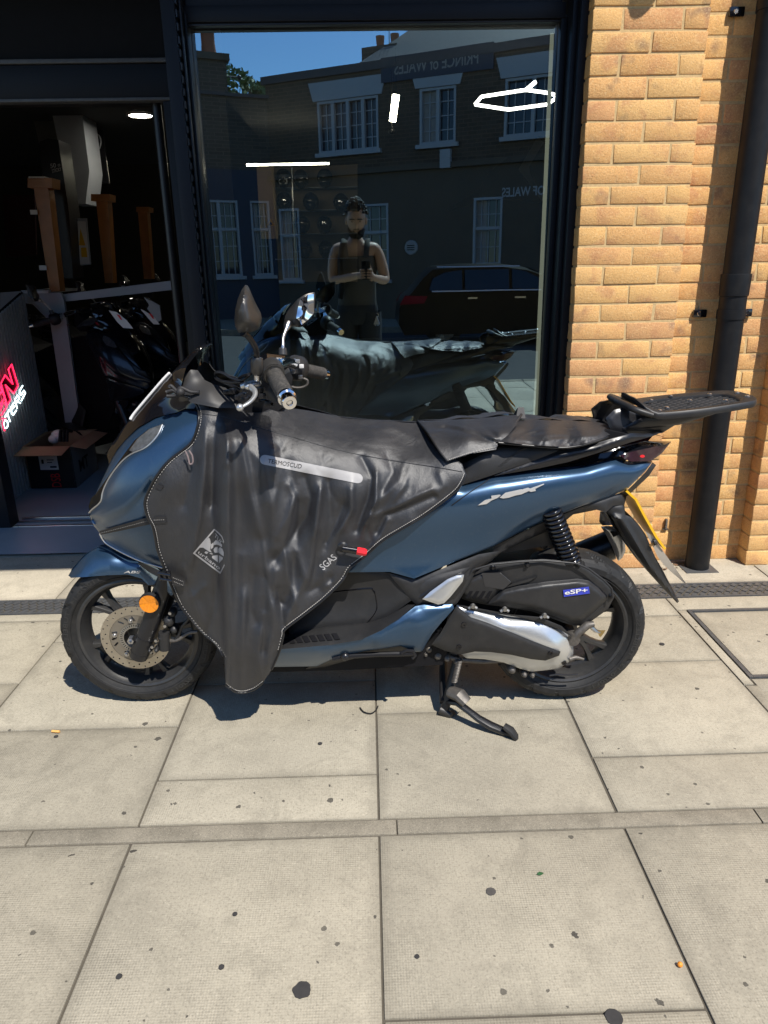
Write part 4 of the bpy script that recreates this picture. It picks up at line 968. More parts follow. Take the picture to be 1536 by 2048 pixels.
# crankcase underside, centre stand with spring
cc = MB()
rc_ = np.random.default_rng(4)
for (x, y, r) in ((190, 628, 22), (235, 660, 26), (280, 672, 22), (330, 690, 20), (175, 650, 16), (600, 730, 24), (660, 752, 18), (700, 755, 16)):
    cc.ball(at(*ZE((x, y))[0], .13), (r/2.4774/640, .03, r/2.4774/600), 10)
cc.tube([at(*p, .14) for p in ZE((150, 645), (240, 665), (340, 692), (460, 700), (560, 695))], .008, 8)
cc.tube([at(*p, .12) for p in ZE((150, 620), (230, 650), (330, 660))], .012, 8)
cc.build('crankcase', M['dirty'], bike, 60)
st = MB(); fp = np.array([at(*ZE((268, 985))[0], .17)[0], YB-.155, .012])
pv = at(*ZE((330, 700))[0], .12)
st.tube([pv, at(*ZE((305, 800))[0], .14), at(*ZE((285, 890))[0], .155), fp], [.014, .015, .016, .015], 10, sq=.7)
st.tube([fp+[-.012, 0, .006], fp+[.02, -.012, -.008], fp+[.028, -.014, .004]], [.014, .012, .01], 8)
st.tube([fp+[.0, 0, .03], fp+[.012, .15, .1], fp+[.01, .3, .03]], .013, 10)
st.tube([np.array([pv[0]-.02, YB+.12, pv[2]]), np.array([fp[0]-.03, YB+.155, .012])], .014, 10)
stand = st.build('centre_stand', M['black'], bike, 60)
lv = [at(*p, d) for p, d in zip(ZE((290, 900), (335, 905), (395, 950), (440, 985), (500, 1020), (560, 1045), (600, 1060)), (.16, .19, .215, .235, .25, .265, .275))]
MB().tube(lv, [.012, .013, .012, .013, .015, .014, .013], 10, sq=.75).build('stand_lever', M['satin'], stand)
MB().tube([at(*p, d) for p, d in zip(ZE((300, 850), (345, 868), (380, 905)), (.165, .19, .205))], [.022, .024, .020], 10, sq=.8).build('stand_pad', M['dirty'], stand)
MB().tube([at(*p, d) for p, d in zip(ZE((565, 1020), (600, 1045), (622, 1075), (625, 1095)), (.27, .28, .285, .285))], [.013, .017, .015, .010], 10, sq=.6).build('stand_tread', M['rubber'], stand)
sp = MB(); a_, b_ = at(*ZE((345, 690))[0], .15), at(*ZE((318, 800))[0], .165); P = []
ax3 = b_-a_; u_ = np.array([1, 0, .2]); w_ = np.array([0, 1, 0.])
for i in range(15*10+1):
    t = i/150; P.append(a_+ax3*t+.0085*(math.cos(i*.628)*u_+math.sin(i*.628)*w_))
sp.tube(P, .0023, 6); sp.build('stand_spring', M['dirty'], stand)
# shock absorber with coil spring, both sides
for s in (1, -1):
    a_, b_ = at(*ZE((790, -60))[0], .128), at(*ZE((895, 200))[0], .128)
    if s < 0:
        a_ = np.array([a_[0], 2*YB-a_[1], a_[2]]); b_ = np.array([b_[0], 2*YB-b_[1], b_[2]])
    ax3 = b_-a_; L3 = np.linalg.norm(ax3); n3 = ax3/L3; u_ = np.cross(n3, [0, 1, 0]); w_ = np.array([0, 1., 0])
    sh_ = MB(); sh_.tube([a_-n3*.03, a_+ax3*.5], .016, 14); sh_.tube([a_+ax3*.45, b_+n3*.05], .011, 14); ob = sh_.build('shock_absorber', M['satin'], bike, 50)
    P = [a_+ax3*(i/220)+.0265*(math.cos(i*.37)*u_+math.sin(i*.37)*w_) for i in range(221)]
    MB().tube(P, .0058, 8).build('coil_spring', M['gloss'], ob, 60)
# rear hugger, swing arm bits, axle
hug = ZE((560, 165), (700, 140), (830, 120), (800, 60), (720, 30), (600, 80), (520, 130))
panel('inner_mudguard', hug, field([(*p, .085) for p in hug]), M['satin'], bike, 8, .006)
rx = np.array([RWX, YB-RYO, RZ])
sw = MB(); sw.tube([rx+[.0, -.115, .0], rx+[0, .0, 0]], .02, 16); sw.tube([at(*p, .15) for p in ZE((900, 600), (930, 560), (980, 520), (1010, 515))], [.010, .013, .012, .009], 10)
sw.tube([at(*p, .15) for p in ZE((890, 690), (920, 680), (960, 690))], [.008, .007, .004], 8); sw.build('axle_housing', M['dirty'], bike, 50)
MB().tube([at(*p, .15) for p in ZE((985, 520), (1020, 550), (1040, 555))], .006, 8).build('brake_cam', M['steel'], bike)
cm = ZE((1028, 548), (1068, 545), (1060, 560), (1045, 580), (1036, 576)); zpanel('brake_arm', ZE, [((x-780)*2.4774, (y-1040)*2.4774) for x, y in cm], [.155]*5, pbr('brass', (.45, .33, .14), .45, .9), 4, .004, 0)
MB().tube([at(*p, .14) for p in ZE((790, 770), (830, 765), (880, 768), (930, 765))], .003, 6).build('brake_cable', M['satin'], bike)
# exhaust on the far side
ex = MB(); e0, e1 = at(*ZT((330, 990))[0], -.16), at(1090, 1140, -.16); ex.tube([e1, e1+(e0-e1)*.15, e0-(e0-e1)*.03], [.03, .045, .05], 24); ex.build('silencer', M['satin'], bike, 50)
cap = ZT((165, 715), (250, 705), (385, 712), (470, 800), (535, 900), (545, 1090), (500, 1190), (440, 1246), (420, 1225), (330, 1000), (250, 850))
zpanel('silencer_cap', ZT, [((x-1180)*7.68, (y-960)*7.68) for x, y in cap], [-.085]*len(cap), M['silver'], 4, .10, .008, 4)
zpanel('silencer_outlet', ZT, [(305, 790), (440, 785), (475, 820), (360, 880)], [-.082]*4, M['fascia'], 4, .004, 0)
zpanel('silencer_bracket', ZT, [(155, 480), (230, 490), (330, 590), (370, 690), (190, 700), (140, 640)], [-.12]*6, M['castalu'], 4, .02, .005)
# number plate carrier, plate and reflector
ut = ZT((-520, 560), (-250, 480), (0, 425), (240, 500), (360, 395), (530, 380), (560, 250), (548, 185), (480, 190), (300, 250), (0, 340), (-300, 420))
zpanel('tail_underside', ZT, [((x-1180)*7.68, (y-960)*7.68) for x, y in ut], [.11, .105, .1, .1, .09, .08, .07, .06, .075, .09, .1, .108], M['black'], 5, .012, .004, 5, True)
fl = ZT((248, 500), (360, 398), (528, 382), (545, 535), (650, 575), (760, 700), (850, 830), (1000, 1180), (1100, 1350), (1368, 1862), (1340, 1892), (1100, 1640), (880, 1390), (600, 990), (400, 620), (300, 540))
FLF = poly([(*ZT((x, y))[0], d) for x, y, d in ((248, 500, .085), (528, 382, .07), (650, 575, .085), (850, 830, .075), (1100, 1350, .06), (1350, 1875, .03), (880, 1390, .055), (500, 800, .065), (400, 620, .07), (480, 560, .098), (700, 950, .092), (1000, 1450, .07))], 2)
def fl_extra(v): 
    c = np.array(ZT((380, 570), (480, 600), (720, 1000), (900, 1300), (1350, 1880))); return -.014*np.clip(1-dist_line(c, v, False)/14, 0, 1)*0+.012*np.clip(1-dist_line(c, v, False)/9, 0, 1)
panel('plate_carrier', fl, FLF, M['black'], bike, 4, .02, True, .003, 3, extra=fl_extra)
mid = unp(fl, .03); midb = mid.copy(); midb[:, 1] = 2*YB-midb[:, 1]; b = MB(); k = len(mid); b.add(np.concatenate([mid, midb]), [((i+1) % k, i, k+i, k+(i+1) % k) for i in range(k)]); b.build('plate_carrier_web', M['black'], bike, 40)
def board(name, line, d0, d1, th, m):
    P = [at(*q, d0) for q in ZT(*line)]; Q = [np.array([p[0], YB+d1, p[2]]) for p in P]; n = np.array([th, 0, th*.55]); k = len(P)
    b = MB(); b.loft([[P[i], Q[i], Q[i]+n, P[i]+n] for i in range(k)]); return b.build(name, m, bike, 30)
board('number_plate', ((548, 180), (690, 308), (820, 555), (1000, 878), (1140, 1072)), .085, .085, .006, M['yellow'])
pb_ = ZT((848, 785), (960, 860), (1110, 1075), (1300, 1340), (1482, 1597), (1455, 1590), (1240, 1405), (1130, 1300), (1040, 1180), (960, 1010))
zpanel('plate_backing', ZT, [((x-1180)*7.68, (y-960)*7.68) for x, y in pb_], [.08]*5+[.075]*5, pbr('pale_board', (.5, .44, .36), .6), 5, .004, 0)
MB().tube([at(*p, .082) for p in ZT((915, 1015), (990, 965))], .004, 8).build('plate_screw', pbr('copper', (.5, .28, .1), .4, .9), bike)
MB().tube([at(*p, .083) for p in ZT((975, 960), (1015, 950))], [.010, .009], 10).build('plate_nut', M['black'], bike)

# --- handlebar, grips, levers, mirrors
def zt(zf, pts, dep): return [at(*p, d) for p, d in zip(zf(*pts), dep)]
hb = MB(); hb.tube(zt(ZH, [(760, 1040), (700, 1010), (690, 1000)], (.24, .20, .12)), .012, 12)
hb.tube(zt(ZH, [(640, 1010), (700, 985), (760, 1000)], (.12, .03, -.04)), .013, 12); hb.build('handlebar', M['black'], bike, 60)
ch = zt(ZH, [(770, 1035), (790, 985), (840, 955), (900, 950), (945, 965)], (.03, .02, -.03, -.10, -.15)); MB().tube([p for p in smooth(np.array(ch))], .0165, 16).build('chrome_bend', M['chrome'], bike, 60)
gp = zt(ZH, [(755, 1065), (800, 1140), (845, 1225), (885, 1300)], (.225, .275, .32, .352))
g0, g1 = gp[0], gp[-1]; P = [g0+(g1-g0)*t for t in np.linspace(0, 1, 25)]
MB().tube(P, [.0205+.0014*(i % 2) for i in range(25)], 20).build('left_grip', M['grip'], bike, 30)
g1b = g1+(g1-g0)/np.linalg.norm(g1-g0)*.038; dirg = (g1-g0)/np.linalg.norm(g1-g0)
MB().lathe([(.0, .031), (.006, .031), (.008, .034), (.0165, .034), (.0185, .030), (.0185, .012), (.0225, .008), (.0225, 0)], g1, dirg, 28).build('bar_end', M['chrome'], bike, 40)
MB().lathe([(0, .0285), (.0045, .0285), (.005, .032)], g1, dirg, 6).build('bar_end_screw', M['satin'], bike)
sw_ = MB(); sw_.tube([g0-(g1-g0)*.26, g0-(g1-g0)*.22, g0-(g1-g0)*.06, g0+(g1-g0)*.02], [.022, .030, .030, .026], 16, sq=1.1); sw_.tube([g0+(g1-g0)*.02, g0+(g1-g0)*.06], .0265, 18)
sw_.build('left_switchgear', M['greycast'], bike, 40)
sp_ = ZH((655, 1230), (700, 1170), (740, 1150), (800, 1300), (790, 1360), (700, 1320)); zpanel('switch_pod', ZH, [((x-400)*5.12, (y-540)*5.12) for x, y in sp_], [.24, .235, .24, .29, .3, .26], M['greycast'], 3, .03, .006, 4)
r0_, r1_ = at(*ZH((960, 1000))[0], -.20), at(*ZH((1250, 1060))[0], -.33); P = [r0_+(r1_-r0_)*t for t in np.linspace(.25, 1, 20)]
MB().tube(P, [.0195+.0013*(i % 2) for i in range(20)], 18).build('right_grip', M['grip'], bike, 30)
MB().tube([r1_, r1_+(r1_-r0_)/np.linalg.norm(r1_-r0_)*.025], [.0175, .016], 18).build('bar_end', M['chrome'], bike)
rs = MB(); rs.tube([r0_-(r1_-r0_)*.12, r0_, r0_+(r1_-r0_)*.2, r0_+(r1_-r0_)*.3], [.024, .036, .036, .026], 16, sq=1.1); rs.build('right_switchgear', M['black'], bike, 40)
for x, y, m in ((1040, 985, 'white'), (1030, 1095, 'steel'), (960, 930, 'steel'), (955, 1040, 'steel'), (1000, 935, 'silver')):
    p = at(*ZH((x, y))[0], -.165); MB().box(p-[.007, .004, .006], p+[.007, .004, .006], .002).build('switch_button', M[m], bike)
MB().tube([np.array(p) for p in smooth(np.array(zt(ZH, [(890, 1150), (940, 1195), (1020, 1205), (1090, 1180), (1100, 1130), (1060, 1110)], (-.12,)*6)))], .0035, 8).build('throttle_cable', M['dirty'], bike)
lev = zt(ZH, [(590, 1170), (540, 1170), (525, 1200), (560, 1240), (560, 1290), (510, 1350), (440, 1395), (408, 1408)], (.24, .25, .26, .275, .29, .31, .325, .33))
lev = smooth(np.array(lev)); MB().tube(lev, [.009]*6+list(np.linspace(.0085, .005, len(lev)-6)), 12, sq=.75).build('brake_lever', M['silver'], bike, 60)
MB().ball(np.array(lev[-1]), .0095, 14).build('lever_ball', M['silver'], bike)
lb = MB(); lb.ball(at(*ZH((500, 1190))[0], .24), (.013, .015, .010), 12); lb.ball(at(*ZH((585, 1160))[0], .23), (.011, .013, .009), 12); lb.tube(zt(ZH, [(430, 1190), (520, 1160), (600, 1150)], (.22, .23, .24)), .008, 10); lb.build('lever_perch', M['silver'], bike, 60)
cl = MB()
for pts in ([(160, 1080), (165, 1050), (230, 1055), (330, 1110), (430, 1130), (520, 1060), (560, 1040)], [(155, 1095), (200, 1130), (300, 1150), (420, 1150)], [(160, 1110), (260, 1160), (360, 1200), (420, 1240)], [(380, 1180), (375, 1140), (430, 1090), (500, 1070)], [(600, 1010), (660, 970), (740, 960)], [(420, 1240), (500, 1300), (600, 1330), (720, 1350)], [(560, 1330), (640, 1300), (680, 1350), (760, 1380)]):
    cl.tube(smooth(np.array(zt(ZH, pts, np.linspace(.10, .2, len(pts))))), .0042, 8)
cl.build('cables', M['satin'], bike, 60)
cm_ = MB()
for x, y, r, d in ((440, 1290, 40, .16), (460, 1330, 35, .17), (330, 1240, 34, .12), (270, 1250, 26, .12), (620, 1230, 34, .2), (570, 1320, 34, .2), (640, 1290, 30, .22), (700, 1370, 30, .2), (390, 1300, 30, .14), (590, 1120, 36, .2)):
    p = at(*ZH((x, y))[0], d); s = r/5.12/720; cm_.box(p-[s, s, s*.8], p+[s, s, s*.8], s*.25)
cm_.build('lock_and_clamps', M['satin'], bike, 40)
for x, y in ((650, 965), (690, 970), (720, 965), (740, 968)): MB().lathe([(.006, -.004), (.008, 0), (.006, .004)], at(*ZH((x, y))[0], .1), (1, .3, -.2), 14).build('cable_boot', M['steel'], bike)
ip = [at(*p, d) for p, d in zip(ZH((685, 855), (870, 880), (875, 930), (690, 960)), (.03, -.06, -.06, .03))]
MB().prism(ip, (-.03, .02, -.01)).build('instrument_hood', M['lens'], bike, 20)
MB().prism([at(*p, d) for p, d in zip(ZH((785, 895), (845, 900), (840, 935), (790, 945)), (.0, -.03, -.03, .0))], (0, -.004, 0)).build('instrument_sticker', M['print'], bike, 20)
slab_core('steering_cover', ZH((560, 1180), (700, 1060), (850, 1060), (900, 1180), (880, 1380), (760, 1480), (500, 1480), (350, 1380), (420, 1260)), .07, M['satin'])
# near mirror: its shell, seen from behind
m1 = ZH((462, 153), (482, 156), (500, 178), (535, 262), (580, 360), (622, 440), (633, 490), (628, 540), (606, 600), (520, 638), (440, 662), (395, 640), (362, 585), (352, 510), (360, 410), (385, 300), (425, 205))
MF = field([(*ZH((x, y))[0], d) for x, y, d in ((462, 153, .342), (500, 178, .336), (580, 360, .33), (633, 490, .328), (606, 600, .332), (440, 662, .34), (362, 585, .345), (352, 510, .345), (385, 300, .344), (430, 330, .37), (440, 430, .378), (470, 540, .377), (540, 480, .362), (520, 360, .358), (455, 230, .358))])
def m_extra(v): return .004*np.exp(-(dist_line(np.array(ZH((462, 165), (450, 260), (400, 430), (370, 560))), v, False)/2.2)**2)
panel('near_mirror_shell', m1, MF, M['greycast'], bike, 3, .018, False, .008, 3.5, extra=m_extra)
gi = [(float(x), float(y)) for x, y in (np.array(m1)-np.array(m1).mean(0))*.9+np.array(m1).mean(0)]
panel('near_mirror_glass', gi, lambda Q: MF(Q)*0+.316, M['mirror'], bike, 8, .002, False)
MB().tube(smooth(np.array(zt(ZH, [(440, 640), (500, 690), (560, 780), (578, 840), (582, 905)], (.34, .325, .30, .28, .27)))), [.009]*3+[.007]*22, 12).build('mirror_stem', M['satin'], bike, 60)
MB().tube(zt(ZH, [(582, 895), (582, 910), (585, 1035), (585, 1045)], (.27, .27, .262, .26)), [.0125, .0155, .0165, .014], 16).build('mirror_base', M['greycast'], bike)
MB().tube(zt(ZH, [(585, 1040), (588, 1120)], (.26, .25)), .0085, 12).build('mirror_bolt', M['steel'], bike)
# far mirror: glass towards the camera
m2 = ZH((1172, 228), (1180, 260), (1176, 340), (1168, 450), (1110, 520), (1048, 582), (1010, 588), (930, 575), (880, 548), (862, 510), (880, 450), (920, 390), (1000, 300), (1060, 260), (1120, 238))
F2 = field([(*ZH((x, y))[0], d) for x, y, d in ((1172, 228, -.315), (1168, 450, -.315), (1048, 582, -.30), (985, 490, -.298), (1020, 300, -.30), (862, 510, -.345), (920, 390, -.335), (900, 560, -.335))])
panel('far_mirror_shell', m2, F2, M['greycast'], bike, 3, .02, False, .004, 3)
m2g = ZH((1164, 246), (1166, 440), (1110, 505), (1040, 562), (985, 490), (1000, 400), (1022, 305), (1100, 256))
panel('far_mirror_glass', m2g, lambda Q: F2(Q)+.002, M['mirror'], bike, 4, .002, False)
MB().tube(smooth(np.array(zt(ZH, [(905, 545), (880, 610), (852, 690), (850, 760), (848, 800)], (-.32, -.30, -.28, -.265, -.26)))), [.013]*3+list(np.linspace(.012, .006, 5))+[.006]*17, 12).build('mirror_stem', M['steel'], bike, 60)
MB().tube(zt(ZH, [(848, 795), (848, 805), (848, 870)], (-.26, -.26, -.255)), [.010, .0125, .0145], 14).build('mirror_base', M['greycast'], bike)
# ================================================================== black fabric leg cover draped over the scooter
def mat_nylon(name, base, rough=.42):
    t = NT(name); P = t.P(); sx = t.n('SeparateXYZ'); t.l(P, sx.inputs[0]); k = 2*math.pi/.0021
    wv = t.math('MULTIPLY', t.math('SINE', t.math('MULTIPLY', t.math('ADD', sx.outputs[0], t.math('MULTIPLY', sx.outputs[1], .4)), k)), t.math('SINE', t.math('MULTIPLY', sx.outputs[2], k)))
    n = t.noise(7, 5, .65); n2 = t.noise(900, 2, .6)
    c = t.mix(n, tuple(x*.8 for x in base), tuple(x*1.25 for x in base)); c = t.mix(t.math('MULTIPLY', t.ramp(t.noise(24, 6, .7), [(.5, 0), (.75, 1)]), .10), c, (.12, .115, .11))
    mp = t.n('Mapping'); mp.inputs['Scale'].default_value = (1, 1, .3); t.l(P, mp.inputs['Vector']); b = t.bump(t.noise(30, 6, .6, vec=mp.outputs[0], dist=.6), .34, .006); b = t.bump(t.noise(120, 4, .6), .25, .002, b); b = t.bump(wv, .25, .0004, b); b = t.bump(n2, .35, .0006, b)
    t.set(Base_Color=c, Roughness=t.math('ADD', rough-.06, t.math('MULTIPLY', n, .14)), Specular_IOR_Level=.85, Sheen_Weight=.08, Sheen_Roughness=.35, Sheen_Tint=(.75, .75, .85), Normal=b); return t.m
M['nylon'] = mat_nylon('black_nylon', (.0155, .0155, .0178), .47)
M['piping'] = pbr('black_piping', (.012, .012, .013), .35)
M['thread'] = pbr('white_thread', (.42, .40, .37), .7)
M['reflect'] = pbr('grey_reflective', (.36, .35, .345), .45, var=.1, vscale=80)
M['webbing'] = pbr('webbing', (.02, .019, .02), .6, bump=.4, bscale=900)
M['loop'] = pbr('grey_cord', (.22, .17, .17), .7)

cov = thing('leg_cover', 'black nylon leg cover draped over the front of the blue scooter', 'leg cover', (-.3, YB-.2, .15))
front_e = ZA((735, 256), (790, 272), (825, 300), (846, 350), (840, 430), (800, 530), (700, 610), (640, 670), (580, 760), (540, 860), (552, 940), (582, 1000), (597, 1060), (612, 1140), (650, 1240), (690, 1340), (740, 1450), (800, 1530), (870, 1610), (940, 1670), (990, 1745))
tongue = ZA((1000, 1905), (1050, 1942), (1100, 1950), (1160, 1932), (1210, 1895))
right_e = ZC((470, 1482), (510, 1390), (530, 1312), (540, 1277), (640, 1200), (740, 1120), (830, 1030), (872, 962), (950, 902), (1040, 822), (1150, 755), (1260, 688), (1400, 582), (1442, 532), (1464, 482), (1445, 430), (1400, 395))
rear_top = ZC((1350, 400), (1280, 310), (1218, 212))
top_e = ZC((1000, 203), (820, 186), (650, 155), (500, 134), (420, 165), (350, 168), (300, 128), (240, 107), (170, 85), (100, 72), (40, 76))
out = front_e+tongue+right_e+rear_top+top_e
cp = [(ZA, 846, 350, .135), (ZA, 735, 256, .125), (ZA, 800, 530, .172), (ZA, 640, 670, .188), (ZA, 540, 860, .186), (ZA, 582, 1000, .182), (ZA, 612, 1140, .178), (ZA, 690, 1340, .165), (ZA, 800, 1530, .16), (ZA, 985, 1740, .20), (ZA, 1100, 1950, .215), (ZA, 1210, 1895, .225), (ZC, 540, 1277, .245),
      (ZC, 110, 172, .152), (ZC, 390, 240, .165), (ZC, 840, 365, .150), (ZC, 1440, 470, .192), (ZC, 100, 72, .125), (ZC, 240, 107, .11), (ZC, 350, 160, .10), (ZC, 500, 134, .045), (ZC, 650, 155, .02), (ZC, 820, 186, .0), (ZC, 1000, 203, .0), (ZC, 1218, 212, .0), (ZC, 1350, 400, .165),
      (ZC, 700, 240, .09), (ZC, 1000, 290, .09), (ZC, 1200, 340, .10), (ZC, 300, 500, .215), (ZC, 600, 600, .212), (ZC, 900, 600, .202), (ZC, 1200, 560, .205), (ZC, 1400, 582, .203), (ZC, 1040, 822, .208), (ZC, 872, 962, .215), (ZC, 740, 1120, .225), (ZC, 500, 900, .228), (ZC, 350, 1100, .235), (ZC, 300, 1400, .228), (ZC, 130, 900, .20), (ZC, 60, 500, .192), (ZC, 650, 1000, .224), (ZC, 1100, 700, .207)]
CV0 = field([(*zf((x, y))[0], d) for zf, x, y, d in cp])
def gauss(v, P, w): return np.exp(-(dist_line(np.array(P), v, False)/w)**1.35)
folds = [(((228, 225), (240, 330), (238, 430)), 6, .008), (((180, 240), (175, 420), (168, 640)), 7, -.009), (((70, 300), (55, 480), (20, 640)), 8, -.007),
         (((640, 500), (668, 600), (650, 700), (560, 820), (490, 915)), 9, -.013), (((560, 540), (585, 600), (555, 700), (500, 800)), 6, .006), (((720, 560), (705, 700), (690, 800)), 7, .008), (((930, 400), (985, 500), (965, 600), (905, 770)), 7, -.012), (((1005, 480), (1010, 600), (950, 740)), 6, .007), (((870, 560), (880, 680), (840, 760)), 6, .006), (((830, 640), (800, 740), (750, 830)), 6, -.007),
         (((1290, 560), (1200, 600), (1100, 655), (980, 700)), 7, .010), (((1300, 595), (1150, 660), (1050, 690), (1010, 780)), 6, -.010), (((1330, 480), (1350, 540), (1320, 580)), 6, .005), (((1060, 720), (1030, 790), (990, 850)), 6, .007), (((960, 760), (980, 830), (940, 870)), 5, -.006),
         (((700, 800), (695, 950), (660, 1080), (700, 1060)), 8, -.009), (((600, 880), (640, 1020), (560, 1190), (545, 1240)), 9, .010), (((500, 1080), (520, 1180), (530, 1250)), 6, -.009), (((440, 1010), (480, 1120), (540, 1150)), 5, -.006), (((740, 980), (740, 1060), (830, 1020)), 5, .006), (((770, 1010), (780, 1050), (850, 1000)), 4, -.006),
         (((300, 300), (420, 420), (440, 620)), 10, .006), (((480, 320), (520, 350), (490, 380)), 5, -.005), (((720, 390), (730, 430), (770, 400)), 5, -.004), (((380, 1000), (360, 1180), (390, 1240)), 9, -.006), (((320, 900), (320, 1200), (300, 1450)), 10, .006), (((430, 1200), (400, 1400), (420, 1520)), 7, .007), (((1100, 300), (900, 320), (760, 300)), 5, .004), (((1220, 300), (1100, 250), (900, 245)), 6, .005), (((1200, 340), (1000, 350), (880, 320)), 5, -.004),
         (((560, 150), (540, 190), (560, 240)), 4, -.004), (((120, 1060), (60, 1120), (100, 1240)), 7, .007), (((140, 1300), (180, 1150), (190, 1000)), 6, -.008), (((60, 1150), (10, 1000)), 6, -.006), (((20, 960), (40, 1010), (20, 1060)), 5, .005)]
folds += [(((412, 820), (438, 1100), (425, 1380)), 11, -.013), (((490, 980), (478, 1250), (455, 1460)), 9, .010), (((560, 430), (610, 640), (600, 860), (560, 1100)), 13, -.012), (((760, 520), (770, 700), (740, 860)), 10, -.009), (((430, 420), (470, 640), (480, 860)), 12, .010), (((1150, 420), (1120, 520), (1000, 640)), 9, .008), (((1060, 380), (1090, 470), (1040, 560)), 7, -.007)]
folds = [(ZC(*p), w, a) for p, w, a in folds]
rg = np.random.default_rng(11)
for i in range(16):
    c = np.array([rg.uniform(480, 1380), rg.uniform(260, 1150)]); c[1] = min(c[1], 1500-c[0]*.72+200)
    th = rg.normal(1.5, .25); L_ = rg.uniform(150, 330); d_ = np.array([math.cos(th), math.sin(th)])*L_/2
    folds.append((ZC(tuple(c-d_), tuple(c+rg.normal(0, 10, 2)), tuple(c+d_)), rg.uniform(6, 10), rg.uniform(-.005, .005)))
asym = [(((245, 250), (245, 500), (243, 800), (250, 1100), (258, 1350), (255, 1640)), 26, 13, .034), (((128, 220), (125, 430), (100, 700), (50, 990)), 13, 8, .015), (((300, 240), (360, 560), (415, 800), (445, 1000), (470, 1200)), 20, 7, .013), (((425, 1230), (402, 1400), (398, 1560)), 18, 12, .012), (((600, 540), (570, 720), (530, 860), (565, 1050), (605, 1190)), 15, 8, .014), (((730, 500), (705, 660), (690, 820), (655, 1060)), 13, 7, .013), (((1005, 450), (1002, 620), (930, 790)), 11, 6, .014), (((885, 500), (880, 660), (800, 810)), 10, 6, .011), (((480, 330), (500, 520), (470, 700)), 14, 9, .009), (((1180, 430), (1150, 540), (1080, 640)), 10, 7, .008)]
asym += [(((335, 1050), (322, 1300), (312, 1640)), 15, 9, .015), (((470, 1290), (455, 1400), (440, 1560)), 12, 8, .010), (((40, 1050), (90, 1160), (150, 1330)), 12, 9, .010)]
asym = [(np.array(ZC(*p)), a, b, h) for p, a, b, h in asym]
sb = np.array(ZC((205, 240), (196, 420), (190, 620), (200, 800), (212, 1000), (225, 1200), (232, 1400), (236, 1600)))
wv_ = [(rg.uniform(.02, .09), rg.uniform(0, 2*math.pi), rg.uniform(0, 6.28)) for _ in range(14)]
def cov_extra(v):
    e = np.zeros(len(v))
    for P, w, a in folds: e += a*gauss(v, P, w*1.25)
    for L_, wa, wb_, h in asym:
        s_ = v[:, 0]-np.interp(v[:, 1], L_[:, 1], L_[:, 0]); fy = 1/(1+np.exp(-(v[:, 1]-L_[0, 1]-14)/9.))/(1+np.exp((v[:, 1]-L_[-1, 1]+10)/9.))
        e += h*fy*np.where(s_ < 0, np.exp(-np.abs(s_/wa)**1.6), np.exp(-np.abs(s_/wb_)**1.6))
    xf = np.interp(v[:, 1], sb[:, 1], sb[:, 0]); r = np.clip((v[:, 1]-860)/140, 0, 1)
    s = (v[:, 0]-xf); e += r*(.016/(1+np.exp(-s/3.0))-.010*np.exp(-((s+10)/9)**2))-.016*r*np.clip(s/420, 0, 1)
    for k_, th, ph in wv_: e += .0007*np.sin(k_*(v[:, 0]*math.cos(th)+v[:, 1]*math.sin(th))+ph+1.3*np.sin(.021*v[:, 0]+.017*v[:, 1]+ph))
    return e
fade = np.array(out)
def CVF(v): return CV0(v)+cov_extra(v)*np.clip(dist_line(np.array(top_e+rear_top), v, False)/25, .1, 1)
panel('side_panel', out, CVF, M['nylon'], cov, 3.6, .0022, True, .0, ang=75)
def along(P, off=.002): P = np.asarray(P); d = CVF(P); return list(unp(P, d+off))
def piping(name, px, r=.0036):
    P = resample(smooth(px), 5, False); MB().tube(along(P, .001), r, 8).build(name, M['piping'], cov, 60)
def stitches(name, px, shift=(0, 0), size=(.0014, .0034), gap=4.6, off=.003):
    P = resample(smooth(px), gap, False)+np.array(shift); W_ = along(P, off); b = MB()
    for a, c in zip(W_[:-1], W_[1:]):
        t = c-a; L_ = np.linalg.norm(t); t /= L_+1e-9; u = np.cross(t, [0, 1, 0]); m = (a+c)/2; h = min(size[1], L_*.7)/2; w = size[0]/2
        q = [m-t*h-u*w, m+t*h-u*w, m+t*h+u*w, m-t*h+u*w]; b.prism(q, (0, -.0012, 0))
    b.build(name, M['thread'], cov, 0, 'stuff')
piping('front_piping', front_e); stitches('front_stitching', front_e, (4.5, 1))
piping('tongue_piping', tongue, .003); stitches('tongue_stitching', tongue, (0, -4), (.0017, .0036), 4)
piping('rear_piping', right_e[:-2], .003); stitches('rear_stitching', right_e[1:-2], (-3.2, -3), (.0017, .0036), 4.2)
seam = ZC((105, 172), (250, 195), (390, 240), (600, 300), (840, 366), (1100, 415), (1300, 445), (1445, 470))
P = resample(smooth(seam), 6, False); MB().tube(along(P, .0004), .0011, 6).build('top_seam', M['piping'], cov)
# printed strip, words and emblem
c0_, c1_ = np.array(ZC((434, 408))[0]), np.array(ZC((911, 504))[0]); dv = (c1_-c0_)/np.linalg.norm(c1_-c0_); nv = np.array([-dv[1], dv[0]]); rr_ = 25/2.56; cap_ = []
for a in np.linspace(math.pi/2, 3*math.pi/2, 9): cap_.append(c0_+rr_*(math.cos(a)*dv+math.sin(a)*nv))
for a in np.linspace(-math.pi/2, math.pi/2, 9): cap_.append(c1_+rr_*(math.cos(a)*dv+math.sin(a)*nv))
decal('reflective_strip', [cap_], CVF, M['reflect'], cov, .0018, 4, .001)
text_decal('strip_lettering', 'TERMOSCUD', ZC((449, 424), (620, 454), (626, 432), (453, 403)), CVF, M['fascia'], cov, .0026)
text_decal('side_lettering', 'SGAS', ZC((735, 976), (806, 913), (780, 890), (710, 950)), CVF, M['reflect'], cov, .002, .01)
